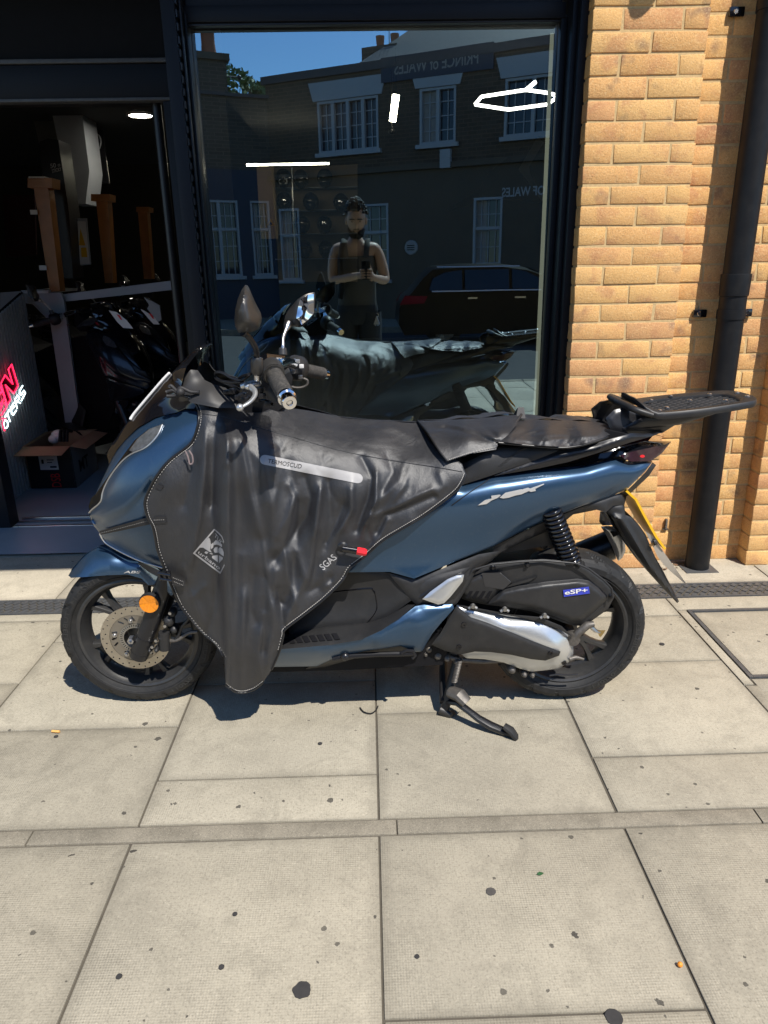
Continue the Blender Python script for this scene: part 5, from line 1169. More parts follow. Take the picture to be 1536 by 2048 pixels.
em = [ZL((240, 1025), (895, 270), (920, 305), (312, 1018)), ZL((240, 1025), (312, 1018), (1082, 1598), (1086, 1658)), ZL((895, 270), (1040, 385), (1140, 495), (1205, 680), (1188, 690), (1120, 520), (1030, 425), (912, 318)), ZL((1086, 1658), (1218, 1400), (1208, 1352), (1080, 1600)),
      ZL((660, 605), (735, 540), (770, 590), (785, 660), (795, 760), (770, 905), (825, 1000), (745, 975), (640, 905), (560, 850), (430, 850), (520, 760)), ZL((800, 745), (870, 690), (880, 770), (860, 850), (790, 905)), ZL((880, 690), (950, 610), (1060, 690), (1150, 800), (1120, 830), (1040, 770), (960, 755), (885, 775)),
      ZL((880, 900), (925, 840), (1000, 830), (1005, 1000), (920, 1010), (885, 960)), ZL((1030, 880), (1080, 830), (1150, 890), (1190, 980), (1190, 1120), (1100, 1060), (1020, 990)), ZL((835, 1100), (1005, 1080), (1010, 1300), (830, 1165)), ZL((1040, 1080), (1165, 1150), (1160, 1200), (1040, 1335)), ZL((745, 1015), (850, 1030), (845, 1058), (790, 1050)), ZL((635, 960), (720, 985), (670, 1050), (595, 1010))]
decal('emblem', em, CVF, M['reflect'], cov, .0016, 3, .0008)
text_decal('emblem_lettering', 'TUC', ZL((888, 508), (1130, 775), (1195, 700), (935, 400)), CVF, M['reflect'], cov, .0018, .01)
text_decal('emblem_lettering', 'urbano', ZL((385, 1022), (1045, 1535), (1118, 1460), (450, 935)), CVF, M['reflect'], cov, .0018, .012)
# filler tube with red cap
t0, t1, t2 = [at(*ZC((x, y))[0], .245) for x, y in ((832, 862), (905, 874), (956, 884))]
MB().tube([t0, t1], .0098, 14).build('inflation_tube', M['gloss'], cov, 40)
MB().tube([t1, t1+(t2-t1)*.2, t2-(t2-t1)*.25, t2], [.0105, .0112, .0112, .0075], 8).build('tube_cap', M['red'], cov, 20)
MB().lathe([(.011, -.002), (.0155, 0), (.011, .003)], at(*ZC((833, 856))[0], .228), (0, -1, 0), 20).build('tube_eyelet', M['piping'], cov)
# straps, tab, cord loop, knot, buckle
strap = ZA((280, 1030), (420, 990), (570, 948), (655, 946), (663, 985), (575, 990), (430, 1022), (287, 1052)); STRF = field([(*p, d) for p, d in zip(strap, (.062, .13, .178, .19, .19, .178, .128, .06))])
panel('upper_strap', strap, lambda Q: np.maximum(STRF(Q), np.where(Q[:, 0] > 305, CVF(Q), NDF(Q))+.003), M['webbing'], cov, 4, .003, True)
s2 = ZA((498, 1212), (535, 1213), (640, 1262), (768, 1312), (762, 1346), (630, 1300), (560, 1262)); S2F = field([(*p, d) for p, d in zip(s2, (.115, .13, .18, .185, .185, .18, .13))])
panel('lower_strap', s2, S2F, M['webbing'], cov, 4, .003, True)
for i, (zf_, pts, w_) in enumerate(((ZA, [(290, 1041), (430, 1005), (570, 968), (655, 965)], 3.6), (ZA, [(700, 1295), (760, 1318), (757, 1338), (700, 1315)], 3.6))):
    P = resample(np.array(zf_(*pts)), w_, False); fz = (lambda Q: np.maximum(STRF(Q), np.where(Q[:, 0] > 305, CVF(Q), NDF(Q))+.003)) if i == 0 else S2F
    W_ = unp(P, fz(P)+.002); b = MB()
    for a, c in zip(W_[:-1], W_[1:]):
        m = a+(c-a)*.3; u = np.array([0, 0, .0007]); b.prism([a-u, m-u, m+u, a+u], (0, -.001, 0))
    b.build('strap_stitching', M['thread'], cov, 0, 'stuff')
b = MB(); bc = np.array(at(*ZA((655, 1285))[0], .19))
for dx in (-.014, 0, .012): b.box(bc+[dx-.004, -.005, -.014], bc+[dx+.004, .006, .014], .002)
b.tube([bc+[-.018, -.004, .012], bc+[.016, -.004, .004]], .004, 8); b.tube([bc+[-.014, -.004, -.006], bc+[.018, -.004, -.013]], .004, 8); b.build('buckle', M['gloss'], cov)
MB().tube(unp(np.array(smooth(ZA((770, 575), (785, 610), (795, 648), (812, 640), (808, 600), (790, 572)))), .20), .0024, 7).build('cord_loop', M['loop'], cov)
decal('small_tab', [ZA((612, 762), (645, 775), (632, 798), (600, 785))], CVF, M['webbing'], cov, .003, 4, .003)
kn = MB()
for pts in ([(735, 255), (700, 230), (662, 240)], [(735, 250), (690, 205), (680, 212)], [(735, 252), (700, 262), (665, 262)], [(725, 235), (745, 215), (800, 238), (850, 240)]): kn.tube(unp(np.array(smooth(ZA(*pts))), .135), [.007]+[.005]*11+[.006], 8)
kn.ball(at(*ZA((742, 240))[0], .14), (.012, .012, .012), 10); kn.build('tie_knot', M['webbing'], cov, 60)
# rear flap over the seat and the elastic seat cover
flap = ZD((113, 212), (250, 207), (380, 200), (500, 188), (540, 185), (530, 225), (490, 270), (452, 300), (440, 330), (330, 348), (240, 378), (200, 330), (150, 252))
FPF = field([(*ZD((x, y))[0], d) for x, y, d in ((113, 212, .0), (250, 207, .0), (380, 200, .0), (540, 185, .0), (520, 245, .12), (450, 265, .14), (330, 285, .145), (200, 300, .13), (490, 285, .15), (440, 330, .165), (330, 348, .175), (240, 378, .185), (150, 252, .07), (300, 240, .08), (450, 225, .075))])
r2 = np.random.default_rng(5); fr_ = [(ZD((440+r2.normal(0, 15), 290+r2.normal(0, 15)), (330+r2.normal(0, 30), 250+r2.normal(0, 25)), (190+r2.normal(0, 30), 235+r2.normal(0, 20))), r2.uniform(2.5, 5), r2.uniform(-.005, .006)) for _ in range(10)]
def flap_e(v): 
    e = np.zeros(len(v))
    for P, w, a in fr_: e += a*gauss(v, P, w)
    return e*np.clip((FPF(v))/.06, 0, 1)
panel('seat_flap', flap, lambda v: FPF(v)+flap_e(v)+.004, M['nylon'], cov, 3.6, .003, True, ang=75)
P = resample(smooth(ZD((245, 372), (330, 343), (400, 327), (440, 318))), 4.2, False); W_ = unp(P, FPF(P)+.008); b = MB()
for a, c in zip(W_[:-1], W_[1:]):
    m = a+(c-a)*.6; u = np.array([0, 0, .0008]); b.prism([a-u, m-u, m+u, a+u], (0, -.001, 0))
b.build('flap_stitching', M['thread'], cov, 0, 'stuff')
P = resample(smooth(ZD((113, 210), (150, 252), (200, 330), (237, 378))), 5, False); MB().tube(unp(P, FPF(P)+.006), .0026, 8).build('flap_piping', M['piping'], cov, 60)
ec = ZD((470, 205), (600, 206), (740, 211), (850, 214), (900, 226), (921, 246), (914, 268), (870, 290), (740, 320), (580, 312), (470, 299), (440, 300), (445, 260))
ECF = field([(*ZD((x, y))[0], d) for x, y, d in ((470, 205, .0), (600, 206, .0), (740, 211, .0), (850, 214, .0), (900, 226, .03), (921, 246, .06), (914, 268, .10), (870, 290, .145), (740, 320, .16), (580, 312, .165), (470, 299, .168), (500, 258, .125), (650, 256, .125), (800, 254, .12), (880, 250, .10), (700, 290, .152))])
er = []
for i in range(26):
    yy = r2.uniform(235, 300); er.append((ZD((465+r2.uniform(0, 60), 285+r2.normal(0, 8)), (620, yy), (r2.uniform(680, 900), yy+r2.normal(-8, 12))), r2.uniform(2.4, 4.5), r2.uniform(-.0045, .0045)))
for i in range(22):
    x = r2.uniform(600, 880); er.append((ZD((x, 318-(x-700)*.1), (x+20, 290)), 2.2, r2.uniform(-.003, .003)))
def ec_e(v):
    e = np.zeros(len(v))
    for P, w, a in er: e += a*gauss(v, P, w)
    return e*np.clip(ECF(v)/.08, 0, 1)
panel('seat_cover', ec, lambda v: ECF(v)+ec_e(v), M['nylon'], cov, 3., .003, True, ang=75)
MB().tube(unp(np.array(resample(smooth(ZD((450, 302), (580, 314), (740, 322), (870, 292), (914, 270))), 5, False)), .166)[:44], .0034, 8).build('elastic_hem', M['piping'], cov, 60)
kn = MB(); kp = at(*ZD((535, 178))[0], .0)
kn.add([kp+np.array(o) for o in ((-.012, -.02, -.012), (.016, -.02, -.012), (.018, .02, -.012), (-.014, .02, -.012), (-.004, -.004, .018), (.014, .0, .016))], [(0, 1, 5, 4), (1, 2, 5), (2, 3, 4, 5), (3, 0, 4), (0, 3, 2, 1)])
kn.tube(unp(np.array(smooth(ZD((545, 185), (525, 215), (490, 260), (455, 298)))), np.linspace(.02, .16, 19)), .004, 8); kn.build('tie_knot', M['webbing'], cov, 40)
# ================================================================== shop interior
M['sfloor'] = pbr('shop_floor', (.36, .40, .44), .4, var=.2, vscale=2, rvar=.1)
M['swall'] = pbr('shop_wall', (.045, .044, .042), .8, var=.2, vscale=1.5)
M['sceil'] = pbr('shop_ceiling', (.05, .05, .05), .85)
M['sgrey'] = pbr('grey_board', (.42, .45, .48), .5, var=.1)
M['sdark'] = pbr('dark_slat', (.40, .41, .42), .5, var=.15)
M['wood'] = pbr('varnished_wood', (.42, .17, .045), .35, var=.3, vscale=14)
M['card'] = pbr('cardboard', (.36, .23, .13), .8, var=.12)
M['tan'] = pbr('tan_board', (.55, .40, .24), .7)
RX0, RX1, RY1, RZ1 = -5.5, 5.2, 11., 3.1
def room(name, V, m): mesh(name, V, [(0, 1, 2, 3)], m, None, 0, 'structure')
room('shop_floor', [(RX0, .33, .012), (RX1, .33, .012), (RX1, RY1, .012), (RX0, RY1, .012)], M['sfloor'])
room('shop_ceiling', [(RX0, .33, RZ1), (RX0, RY1, RZ1), (RX1, RY1, RZ1), (RX1, .33, RZ1)], M['sceil'])
room('shop_wall_back', [(RX0, RY1, 0), (RX1, RY1, 0), (RX1, RY1, RZ1), (RX0, RY1, RZ1)], M['swall'])
room('shop_wall_left', [(RX0, .9, 0), (RX0, RY1, 0), (RX0, RY1, RZ1), (RX0, .9, RZ1)], M['swall'])
room('shop_wall_right', [(RX1, .33, 0), (RX1, .33, RZ1), (RX1, RY1, RZ1), (RX1, RY1, 0)], M['swall'])
room('shop_wall_front', [(PL, .305, 0), (RX1, .305, 0), (RX1, .305, RZ1), (PL, .305, RZ1)], M['swall'])
def flat(name, px, Y, th, m, parent=None, zf=None):
    P = [onY(*p, Y) for p in (zf(*px) if zf else px)]
    if np.cross(P[1]-P[0], P[2]-P[1]) @ np.array([0, -1, 0]) < 0: P = P[::-1]
    return MB().prism(P[::-1], (0, th, 0)).build(name, m, parent, 30)
# counter with a slatted side, the board end and the neon on the slats
A_, B_ = onZ(39, 993, .014), onZ(110, 934, .014)          # the slatted side runs back at an angle
CYF = float(B_[1]); u_ = (B_-A_)/np.linalg.norm(B_-A_); nrm = np.array([u_[1], -u_[0], 0]); Ls = np.linalg.norm(B_-A_)
if nrm @ (CPOS-A_) < 0: nrm = -nrm
ctr = thing('shop_counter', 'dark slatted counter with a pale grey end board inside the doorway', 'counter', tuple(A_))
zA, zB = onY(0, 652, A_[1])[2], onY(62, 585, B_[1])[2]
ns = 15
for i in range(-9, ns):
    s0, s1 = Ls*i/ns, Ls*(i+.6)/ns; p, q = A_+u_*s0, A_+u_*s1; f = lambda s: zA+(zB-zA)*s/Ls
    MB().prism([p, q, np.array([*q[:2], f(s1)]), np.array([*p[:2], f(s0)])], -nrm*.014).build('slat', M['sdark'], ctr, 0)
p, q = A_-u_*Ls*.6-nrm*.0145, B_-nrm*.0145
MB().prism([p, q, np.array([*q[:2], zB]), np.array([*p[:2], zA-(zB-zA)*.6])], -nrm*.02).build('backing', M['fascia'], ctr, 0)
YE = CYF+.06
flat('end_board', [(185, 140), (465, 135), (490, 200), (640, 1330), (530, 1330), (385, 360), (250, 225), (185, 215)], YE, .03, M['sgrey'], ctr, ZI)
flat('counter_top', [(160, 118), (372, 118), (372, 140), (180, 142)], YE-.02, .5, M['white'], ctr, ZI)
flat('ledge', [(466, 150), (1345, 40), (1345, 112), (490, 205)], YE+.05, .06, M['sgrey'], ctr, ZI)
MB().prism([onY(*p, YE-.05) for p in ZI((0, 135), (160, 125), (0, 370))], (0, .02, 0)).build('slat_top', M['sdark'], ctr, 0)
neon = thing('neon_sign', 'red and white neon lettering on the slatted counter side', 'neon sign', tuple(A_+nrm*.02+np.array([0, 0, .6])))
rn, wn_ = glow('neon_red', (1, .01, .06), 2.6), glow('neon_white', (.72, .95, 1), 2.6)
def nl(pts, m, r, name, closed=False):
    P = [onP(*p, A_+nrm*.02, nrm) for p in ZN(*pts)]; MB().tube(P, r, 8, closed=closed).build(name, m, neon, 60)
NN = [(265, 325), (410, 810), (315, 990), (125, 795), (240, 1130), (165, 1255), (20, 760), (115, 575), (290, 775), (190, 440)]
nl(NN, rn, .0042, 'letter_tube', True)
pf = [onP(*p, A_+nrm*.017, nrm) for p in ZN(*NN)]; me_ = MB().prism(pf, -nrm*.003).build('letter_face', pbr('dark_red_acrylic', (.05, .002, .004), .3), neon, 0)
for pts in ([(-20, 790), (60, 960), (-10, 1010)], [(75, 1010), (110, 1090), (0, 1240)], [(60, 1200), (0, 1380)], [(105, 1190), (150, 1300), (30, 1490)], [(30, 940), (0, 970)], [(40, 1560), (125, 1565)], [(80, 1600), (60, 1680), (105, 1840)]): nl(pts, rn, .0042, 'letter_tube')
for pts in ([(515, 810), (450, 920), (445, 1000), (480, 1030), (545, 920), (575, 980), (485, 1155)], [(390, 1330), (340, 1130), (400, 1030), (440, 1080), (400, 1190), (370, 1160)], [(400, 1180), (465, 1205)], [(320, 1195), (245, 1320), (270, 1450), (300, 1480), (370, 1370)], [(255, 1370), (330, 1280)], [(215, 1360), (115, 1525)], [(165, 1440), (230, 1630)]): nl(pts, wn_, .0042, 'letter_tube')
nl([(130+50*math.cos(a), 1690+90*math.sin(a)) for a in np.linspace(0, 6, 14)], wn_, .0042, 'letter_tube', True)
# cardboard box with its flaps up
q0, q1, q2 = onZ(62.5, 977, .013), onZ(153.6, 975.8, .013), onZ(197, 938, .013)
bxh = onY(145, 897, q1[1])[2]
card = thing('cardboard_box', 'open cardboard box with a black printed front on the shop floor', 'box', tuple(q0))
ex_ = q1-q0; ey_ = q2-q1; ez_ = np.array([0, 0, bxh])
MB().prism([q0, q1, q1+ez_, q0+ez_], ey_/np.linalg.norm(ey_)*.006).build('front_face', pbr('black_card', (.012, .012, .013), .5), card, 0)
MB().prism([q1, q2, q2+ez_, q1+ez_], -ex_/np.linalg.norm(ex_)*.006).build('side_face', pbr('grey_card', (.22, .22, .22), .7), card, 0)
MB().prism([q0+ey_, q2, q2+ez_, q0+ey_+ez_], -ey_/np.linalg.norm(ey_)*.006).build('back_face', M['card'], card, 0)
MB().prism([q0, q0+ey_, q0+ey_+ez_, q0+ez_], ex_/np.linalg.norm(ex_)*.006).build('side_face', M['card'], card, 0)
for a, b_, o in ((q0, q1, -ey_*.36), (q1, q2, ex_*.34), (q0+ey_, q2, ey_*.3), (q0, q0+ey_, -ex_*.3)):
    up = np.array([0, 0, .045 if o is not None else 0]); MB().prism([a+ez_, b_+ez_, b_+ez_+o+up*(-.4), a+ez_+o+up*(-.4)], (0, 0, .003)).build('flap', M['card'], card, 0)
fn = np.array([0, -.0015, 0])
def onbox(a, b, c, d): return [q0+ex_*x+ez_*y+fn for x, y in ((a, b), (c, b), (c, d), (a, d))]
mesh('label', onbox(.28, .45, .68, .78), [(0, 1, 2, 3)], M['white'], card, 0)
for i, (a, b, c, d) in enumerate(((.33, .6, .38, .7), (.45, .68, .6, .7), (.45, .62, .56, .64), (.5, .5, .64, .54))): mesh('label_print', [p+fn*.6 for p in onbox(a, b, c, d)], [(0, 1, 2, 3)], M['fascia'], card, 0)
text_on('front_lettering', 'DSB', [p for p in onbox(.47, .03, .68, .36)][1:]+[onbox(.47, .03, .68, .36)[0]], M['red'], card)
sn = ex_/np.linalg.norm(ex_)*.0015
text_on('side_lettering', 'MT', [q1+ey_*x+ez_*y+sn for x, y in ((.22, .28), (.62, .28), (.62, .58), (.22, .58))], M['fascia'], card, .03)
sh_ = MB(); cb = q0+ex_*.62+ey_*.4+ez_
sh_.ball(cb+[-.02, 0, .03], (.05, .04, .04), 12); sh_.ball(cb+[-.05, -.01, .01], (.035, .035, .03), 12)
ho = tag(sh_.build('riding_boot', M['white'], None, 60, org=cb), 'white and black boot lying in the cardboard box', 'boot')
sb_ = MB()
for i in range(3): sb_.tube([cb+[-.0+.022*i, -.045, .0], cb+[.005+.022*i, -.02, .065], cb+[.01+.022*i, .03, .05]], .0105, 8)
sb_.build('straps', M['fascia'], ho, 60)
# wooden posts, post tops
posts = [((230, 1280), (328, 1280), (410, 1990), (340, 1992), (188, 1215), (355, 1282), YE+.02, 'nearest varnished wooden post standing on the shop counter'), ((655, 1370), (735, 1366), (772, 1932), (716, 1932), (620, 1325), (748, 1372), YE+.55, 'middle varnished wooden post behind the shop counter'), ((940, 1440), (1002, 1440), (1036, 1905), (982, 1905), (930, 1412), (1015, 1446), YE+1.1, 'farthest varnished wooden post in the dim shop')]
for a, b, c, d, e, f, Y, lab in posts:
    p0 = onY(*ZJ(d)[0], Y); t = thing('wooden_post', lab, 'post', tuple(p0), 'wooden posts inside the shop')
    flat('shaft', [a, b, c, d], Y, .09, M['wood'], t, ZJ)
    flat('cap', [e, (f[0], e[1]), f, (e[0], f[1])], Y-.02, .13, M['wood'], t, ZJ)
# tall sticker column, pale pillar, warning board, red poster, downlight
cn = thing('display_column', 'tall black display column with white lettering behind the counter', 'display', tuple(onY(*ZJ((380, 1700))[0], YE+.3)))
flat('column', [(268, 968), (330, 945), (398, 955), (470, 1450), (500, 1900), (390, 1900), (300, 1300)], YE+.3, .2, M['satin'], cn, ZJ)
text_on('lettering', '50', [onY(*p, YE+.298) for p in ZJ((345, 1150), (385, 1143), (380, 1112), (340, 1118))], M['white'], cn, .02)
text_on('lettering', 'cc', [onY(*p, YE+.298) for p in ZJ((395, 1138), (412, 1135), (410, 1118), (393, 1120))], M['white'], cn, .02)
text_on('lettering', 'STICKY', [onY(*p, YE+.298) for p in ZJ((358, 1182), (422, 1165), (416, 1142), (352, 1155))], M['white'], cn, .02)
tag(flat('pillar', [(340, 700), (555, 740), (610, 1165), (585, 1390), (470, 1390), (430, 1130)], YE+1.2, .3, M['sgrey'], None, ZJ), 'pale square pillar in the shop behind the display column', 'pillar')
tag(flat('wall_panel', [(200, 700), (340, 700), (430, 1130), (300, 1120)], YE+1.4, .1, pbr('mid_grey', (.12, .12, .115), .7), None, ZJ), 'grey wall panel left of the pale pillar in the shop', 'wall panel')
bn = thing('hanging_banner', 'narrow black banner with a faint round motif in the shop', 'banner', tuple(onY(*ZJ((660, 1050))[0], YE+1.6)))
flat('cloth', [(560, 850), (700, 890), (745, 1250), (620, 1250)], YE+1.6, .02, M['satin'], bn, ZJ)
MB().tube([onY(*ZJ((665+22*math.cos(a), 970+52*math.sin(a)))[0], YE+1.59) for a in np.linspace(0, 6, 16)], .006, 6, closed=True).build('motif', M['sgrey'], bn)
ws = thing('warning_notice', 'white notice with a yellow warning triangle behind the display column', 'notice', tuple(onY(*ZJ((560, 1800))[0], YE+.45)))
flat('board', [(490, 1490), (592, 1490), (620, 1805), (535, 1815)], YE+.45, .01, M['sgrey'], ws, ZJ)
flat('sheet', [(507, 1508), (582, 1512), (612, 1800), (540, 1806)], YE+.444, .004, M['white'], ws, ZJ)
flat('triangle', [(548, 1560), (582, 1676), (540, 1674)], YE+.44, .003, M['yellow'], ws, ZJ)
flat('text_block', [(552, 1690), (588, 1690), (596, 1755), (556, 1755)], YE+.44, .003, M['yellow'], ws, ZJ)
tag(flat('poster', [(20, 1330), (235, 1330), (250, 1740), (40, 1760)], YE+1.0, .01, pbr('dark_red', (.035, .006, .012), .7), None, ZJ), 'dark red poster on the far left wall of the shop', 'poster')
tag(flat('paper_stack', [(195, 1205), (303, 1205), (300, 1218), (195, 1218)], YE, .12, M['white'], None, ZJ), 'white papers lying on the nearest wooden post', 'paper')
for i, (x, y) in enumerate(((228, 1448), (290, 1828))):
    tag(flat('price_card', [(x-25, y-16), (x+24, y-16), (x+28, y+16), (x-20, y+16)], YE-.0, .004, M['white'], None, ZJ), ('upper' if i == 0 else 'lower')+' white card fixed beside the nearest wooden post', 'card', 'cards beside the post')
dz = onY(281, 231, 3.2)
dl = thing('downlight', 'round lit downlight in the shop ceiling', 'downlight', tuple(dz))
MB().lathe([(0, .0), (.085, .0), (.085, .004), (0, .004)], dz, (0, 0, 1), 24).build('diffuser', glow('lamp_warm', (1, .93, .8), 45), dl)
MB().lathe([(.086, -.004), (.10, -.002), (.10, .012), (.086, .012)], dz, (0, 0, 1), 24).build('ring', M['white'], dl)
room('ceiling_bulkhead', [(-4.4, 1.4, dz[2]+.013), (-.95, 1.4, dz[2]+.013), (-.95, 6, dz[2]+.013), (-4.4, 6, dz[2]+.013)], M['sceil'])
# ceiling lamps seen through the window
lm = glow('lamp_tube', (1, .93, .70), 26.); lw = glow('lamp_white', (1, .98, .88), 8.)
def tubelamp(name, lab, pts, Y, r, m=lm, closed=False):
    P = [onY(*p, Y) for p in pts]; return tag(MB().tube(P, r, 8, closed=closed).build(name, m, None, 60, org=P[0]), lab, 'ceiling lamp')
tubelamp('tube_lamp', 'long horizontal lit tube lamp above the helmet shelves', [(493, 330), (658, 327)], 7.5, .013)
t_ = thing('tube_lamp', 'short upright lit tube lamp hanging in the window', 'ceiling lamp', tuple(onY(790, 190, 4.2)))
P = [onY(*p, Y) for p, Y in (((785, 243), 4.2), ((792, 190), 4.2))]; MB().tube(P, [.030, .032], 12).build('tube', lm, t_); MB().tube([P[1], P[1]+(P[1]-P[0])*.09], .033, 12).build('end_cap', M['satin'], t_)
MB().tube([P[1]+(P[1]-P[0])*.09, P[1]+np.array([0, 0, .8])], .003, 6).build('wire', M['satin'], t_)
hx = thing('hexagon_lamp', 'white hexagon tube lamp in the upper right of the window', 'ceiling lamp', tuple(onY(1020, 200, 4.)))
hp_ = [ZV(p)[0] for p in ((1040, 600), (745, 645), (700, 698), (925, 732), (1186, 697), (1260, 640), (1186, 620))]
for a, b_ in zip(hp_, hp_[1:]+hp_[:1]): MB().tube([onY(*a, 4.), onY(*b_, 4.)], .0135, 8).build('tube', lw, hx)
MB().tube([onY(*ZV((1042, 600))[0], 4.), onY(*ZV((1108, 545))[0], 4.)], .016, 8).build('tube', lw, hx)
cmr = onY(784, 262, 4.5); o = MB(); o.ball(cmr, (.035, .035, .03), 14); o.tube([cmr, cmr+[0, 0, .5]], .01, 8); tag(o.build('dome_camera', M['satin'], None, 60, org=cmr), 'small dark dome camera below the upright tube lamp', 'camera')
# helmet wall
hw_ = thing('helmet_shelves', 'dark shelf wall holding helmets at the back of the shop', 'shelves', tuple(onY(620, 560, 9.6)))
Zh = Z(500, 320, 6.982)
flat('back_board', [(340, 110), (1500, 60), (1500, 1700), (400, 1700)], 9.75, .05, pbr('shelf_back', (.34, .27, .18), .8), hw_, Zh)
for y in (385, 700, 1030, 1380): flat('shelf', [(350, y), (1500, y-20), (1500, y-6), (350, y+14)], 9.45, .3, M['sgrey'], hw_, Zh)
flat('divider', [(575, 100), (590, 100), (640, 1500), (625, 1500)], 9.4, .05, M['steel'], hw_, Zh)
hel = [(470, 250, 'top shelf, far left', 'white marked'), (710, 260, 'top shelf, second from left', 'glossy dark'), (1045, 250, 'top shelf, third from left', 'glossy dark'), (480, 570, 'second shelf, far left', 'black'), (850, 580, 'second shelf, in the middle', 'dark blue'), (1270, 590, 'second shelf, beside the photographer', 'black'), (730, 900, 'third shelf, left', 'dark blue'), (1040, 900, 'third shelf, right', 'black'), (760, 1240, 'bottom shelf, left', 'dark blue'), (1060, 1240, 'bottom shelf, right', 'black')]
for x, y, lab, colr in hel:
    c = onY(*Zh((x, y))[0], 9.3); t = thing('helmet', f'{colr} helmet on the {lab}', 'helmet', tuple(c+np.array([0, 0, -.12])), 'helmets on the back shelves')
    mcol = {'black': M['gloss'], 'dark blue': pbr('helmet_blue', (.008, .012, .04), .15), 'glossy dark': M['lens'], 'white marked': M['gloss']}[colr]
    b = MB(); b.ball(c, (.125, .14, .135), 16); b.ball(c+[0, -.05, -.06], (.10, .12, .09), 12); b.build('shell', mcol, t, 60)
    b = MB(); b.lathe([(.128, -.03), (.134, 0), (.126, .035)], c+[0, -.008, .0], (0, 0, 1), 14, a0=-1.1+math.pi*1.0, a1=1.1+math.pi*1.0); b.build('visor', M['chrome'] if colr != 'dark blue' else M['lens'], t, 60)
    if colr == 'white marked': mesh('graphic', [c+np.array(v) for v in ((-.05, -.148, -.1), (.07, -.148, -.1), (.07, -.15, -.02), (-.06, -.15, -.03))], [(0, 1, 2, 3)], M['white'], t, 0)
tp = thing('tan_partition', 'tan board with a warning triangle left of the helmet shelves', 'partition', tuple(onY(540, 560, 9.0)))
flat('board', [(90, 90), (330, 90), (395, 1100), (150, 1100)], 9.0, .05, M['tan'], tp, Zh)
flat('triangle', [(290, 820), (345, 915), (240, 915)], 8.98, .01, M['yellow'], tp, Zh); flat('triangle_core', [(290, 858), (320, 905), (262, 905)], 8.97, .005, M['fascia'], tp, Zh)
# large dark wall graphic on the right
Zg = Z(860, 240, 5.908); wg = thing('wall_graphic', 'large dark angular mural with a pale bent stripe deep in the shop', 'mural', tuple(onY(1040, 380, 6.5)))
flat('dark_field', [(590, 840), (640, 690), (760, 570), (1000, 380), (1280, 190), (1500, 200), (1500, 1000), (640, 905)], 6.5, .02, M['fascia'], wg, Zg)
flat('stripe', [(1270, 200), (1345, 265), (1175, 545), (1180, 625), (1330, 885), (1330, 965), (1050, 580), (1140, 430)], 6.48, .015, pbr('mural_grey', (.11, .11, .10), .7), wg, Zg)
flat('arm', [(590, 815), (625, 905), (460, 1005), (200, 1092), (205, 1055), (400, 930)], 6.47, .02, M['gloss'], wg, Zg)
# two more scooters parked inside the shop: same build, dark paint
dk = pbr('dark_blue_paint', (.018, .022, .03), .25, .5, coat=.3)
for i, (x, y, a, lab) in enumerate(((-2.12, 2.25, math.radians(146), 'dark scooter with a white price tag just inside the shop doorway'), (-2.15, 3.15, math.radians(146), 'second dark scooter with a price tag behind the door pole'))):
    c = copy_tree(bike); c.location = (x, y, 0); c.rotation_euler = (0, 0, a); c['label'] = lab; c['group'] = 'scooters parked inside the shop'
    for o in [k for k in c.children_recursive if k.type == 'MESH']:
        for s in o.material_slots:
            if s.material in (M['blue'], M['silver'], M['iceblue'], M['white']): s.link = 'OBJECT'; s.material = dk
for i, (px, lab) in enumerate((([(835, 272), (895, 285), (975, 350), (1022, 412), (945, 405), (900, 360)], 'white price tag with red print on the nearer indoor scooter'), ([(1080, 262), (1110, 275), (1190, 330), (1225, 380), (1180, 378), (1140, 335)], 'white price tag on the indoor scooter behind the pole'))):
    t = thing('price_tag', lab, 'price tag', tuple(onY(*ZI(px[0])[0], 1.6)), 'price tags on the indoor scooters'); flat('card', px, 1.6+.3*i, .002, M['white'], t, ZI)
    x, y = px[0]; flat('print', [(x+60, y+30), (x+85, y+38), (x+105, y+75), (x+90, y+70)], 1.597+.3*i, .001, M['red'], t, ZI)
tag(flat('plastic_bag', [(1105, 170), (1160, 200), (1225, 235), (1240, 340), (1215, 360), (1130, 260), (1145, 230)], 1.7, .02, pbr('plastic_film', (.25, .25, .26), .2), None, ZI), 'crumpled clear plastic bag on the second indoor scooter', 'plastic bag')
# ================================================================== the street behind the camera (seen mirrored in the window)
CM = np.array([0, 2*GY-CPOS[1], CPOS[2]])
def mirP(px, py, P0, n):
    d = ray(px, py)*np.array([1, -1, 1]); n = np.asarray(n, float); return CM+d*(((np.asarray(P0)-CM) @ n)/(d @ n))
def mat_street_brick(name, base):
    t = NT(name); P = t.P(); sx = t.n('SeparateXYZ'); t.l(P, sx.inputs[0]); cb = t.n('CombineXYZ'); t.l(t.math('ADD', sx.outputs[0], t.math('MULTIPLY', sx.outputs[1], .6)), cb.inputs[0]); t.l(sx.outputs[2], cb.inputs[1])
    b = t.n('TexBrick'); b.inputs['Scale'].default_value = 1; b.inputs['Brick Width'].default_value = .26; b.inputs['Row Height'].default_value = .086; b.inputs['Mortar Size'].default_value = .009
    b.inputs['Color1'].default_value = (*base, 1); b.inputs['Color2'].default_value = (*[x*.6 for x in base], 1); b.inputs['Mortar'].default_value = (*[x*1.5 for x in base], 1); t.l(cb.outputs[0], b.inputs['Vector'])
    t.set(Base_Color=t.mix(t.math('MULTIPLY', t.noise(2, 4), .4), b.outputs[0], tuple(x*.6 for x in base)), Roughness=.9, Normal=t.bump(b.outputs[1], -.4, .006)); return t.m
M['stock'] = mat_street_brick('stock_brick', (.105, .075, .05)); M['stock2'] = mat_street_brick('dark_stock_brick', (.10, .08, .06))
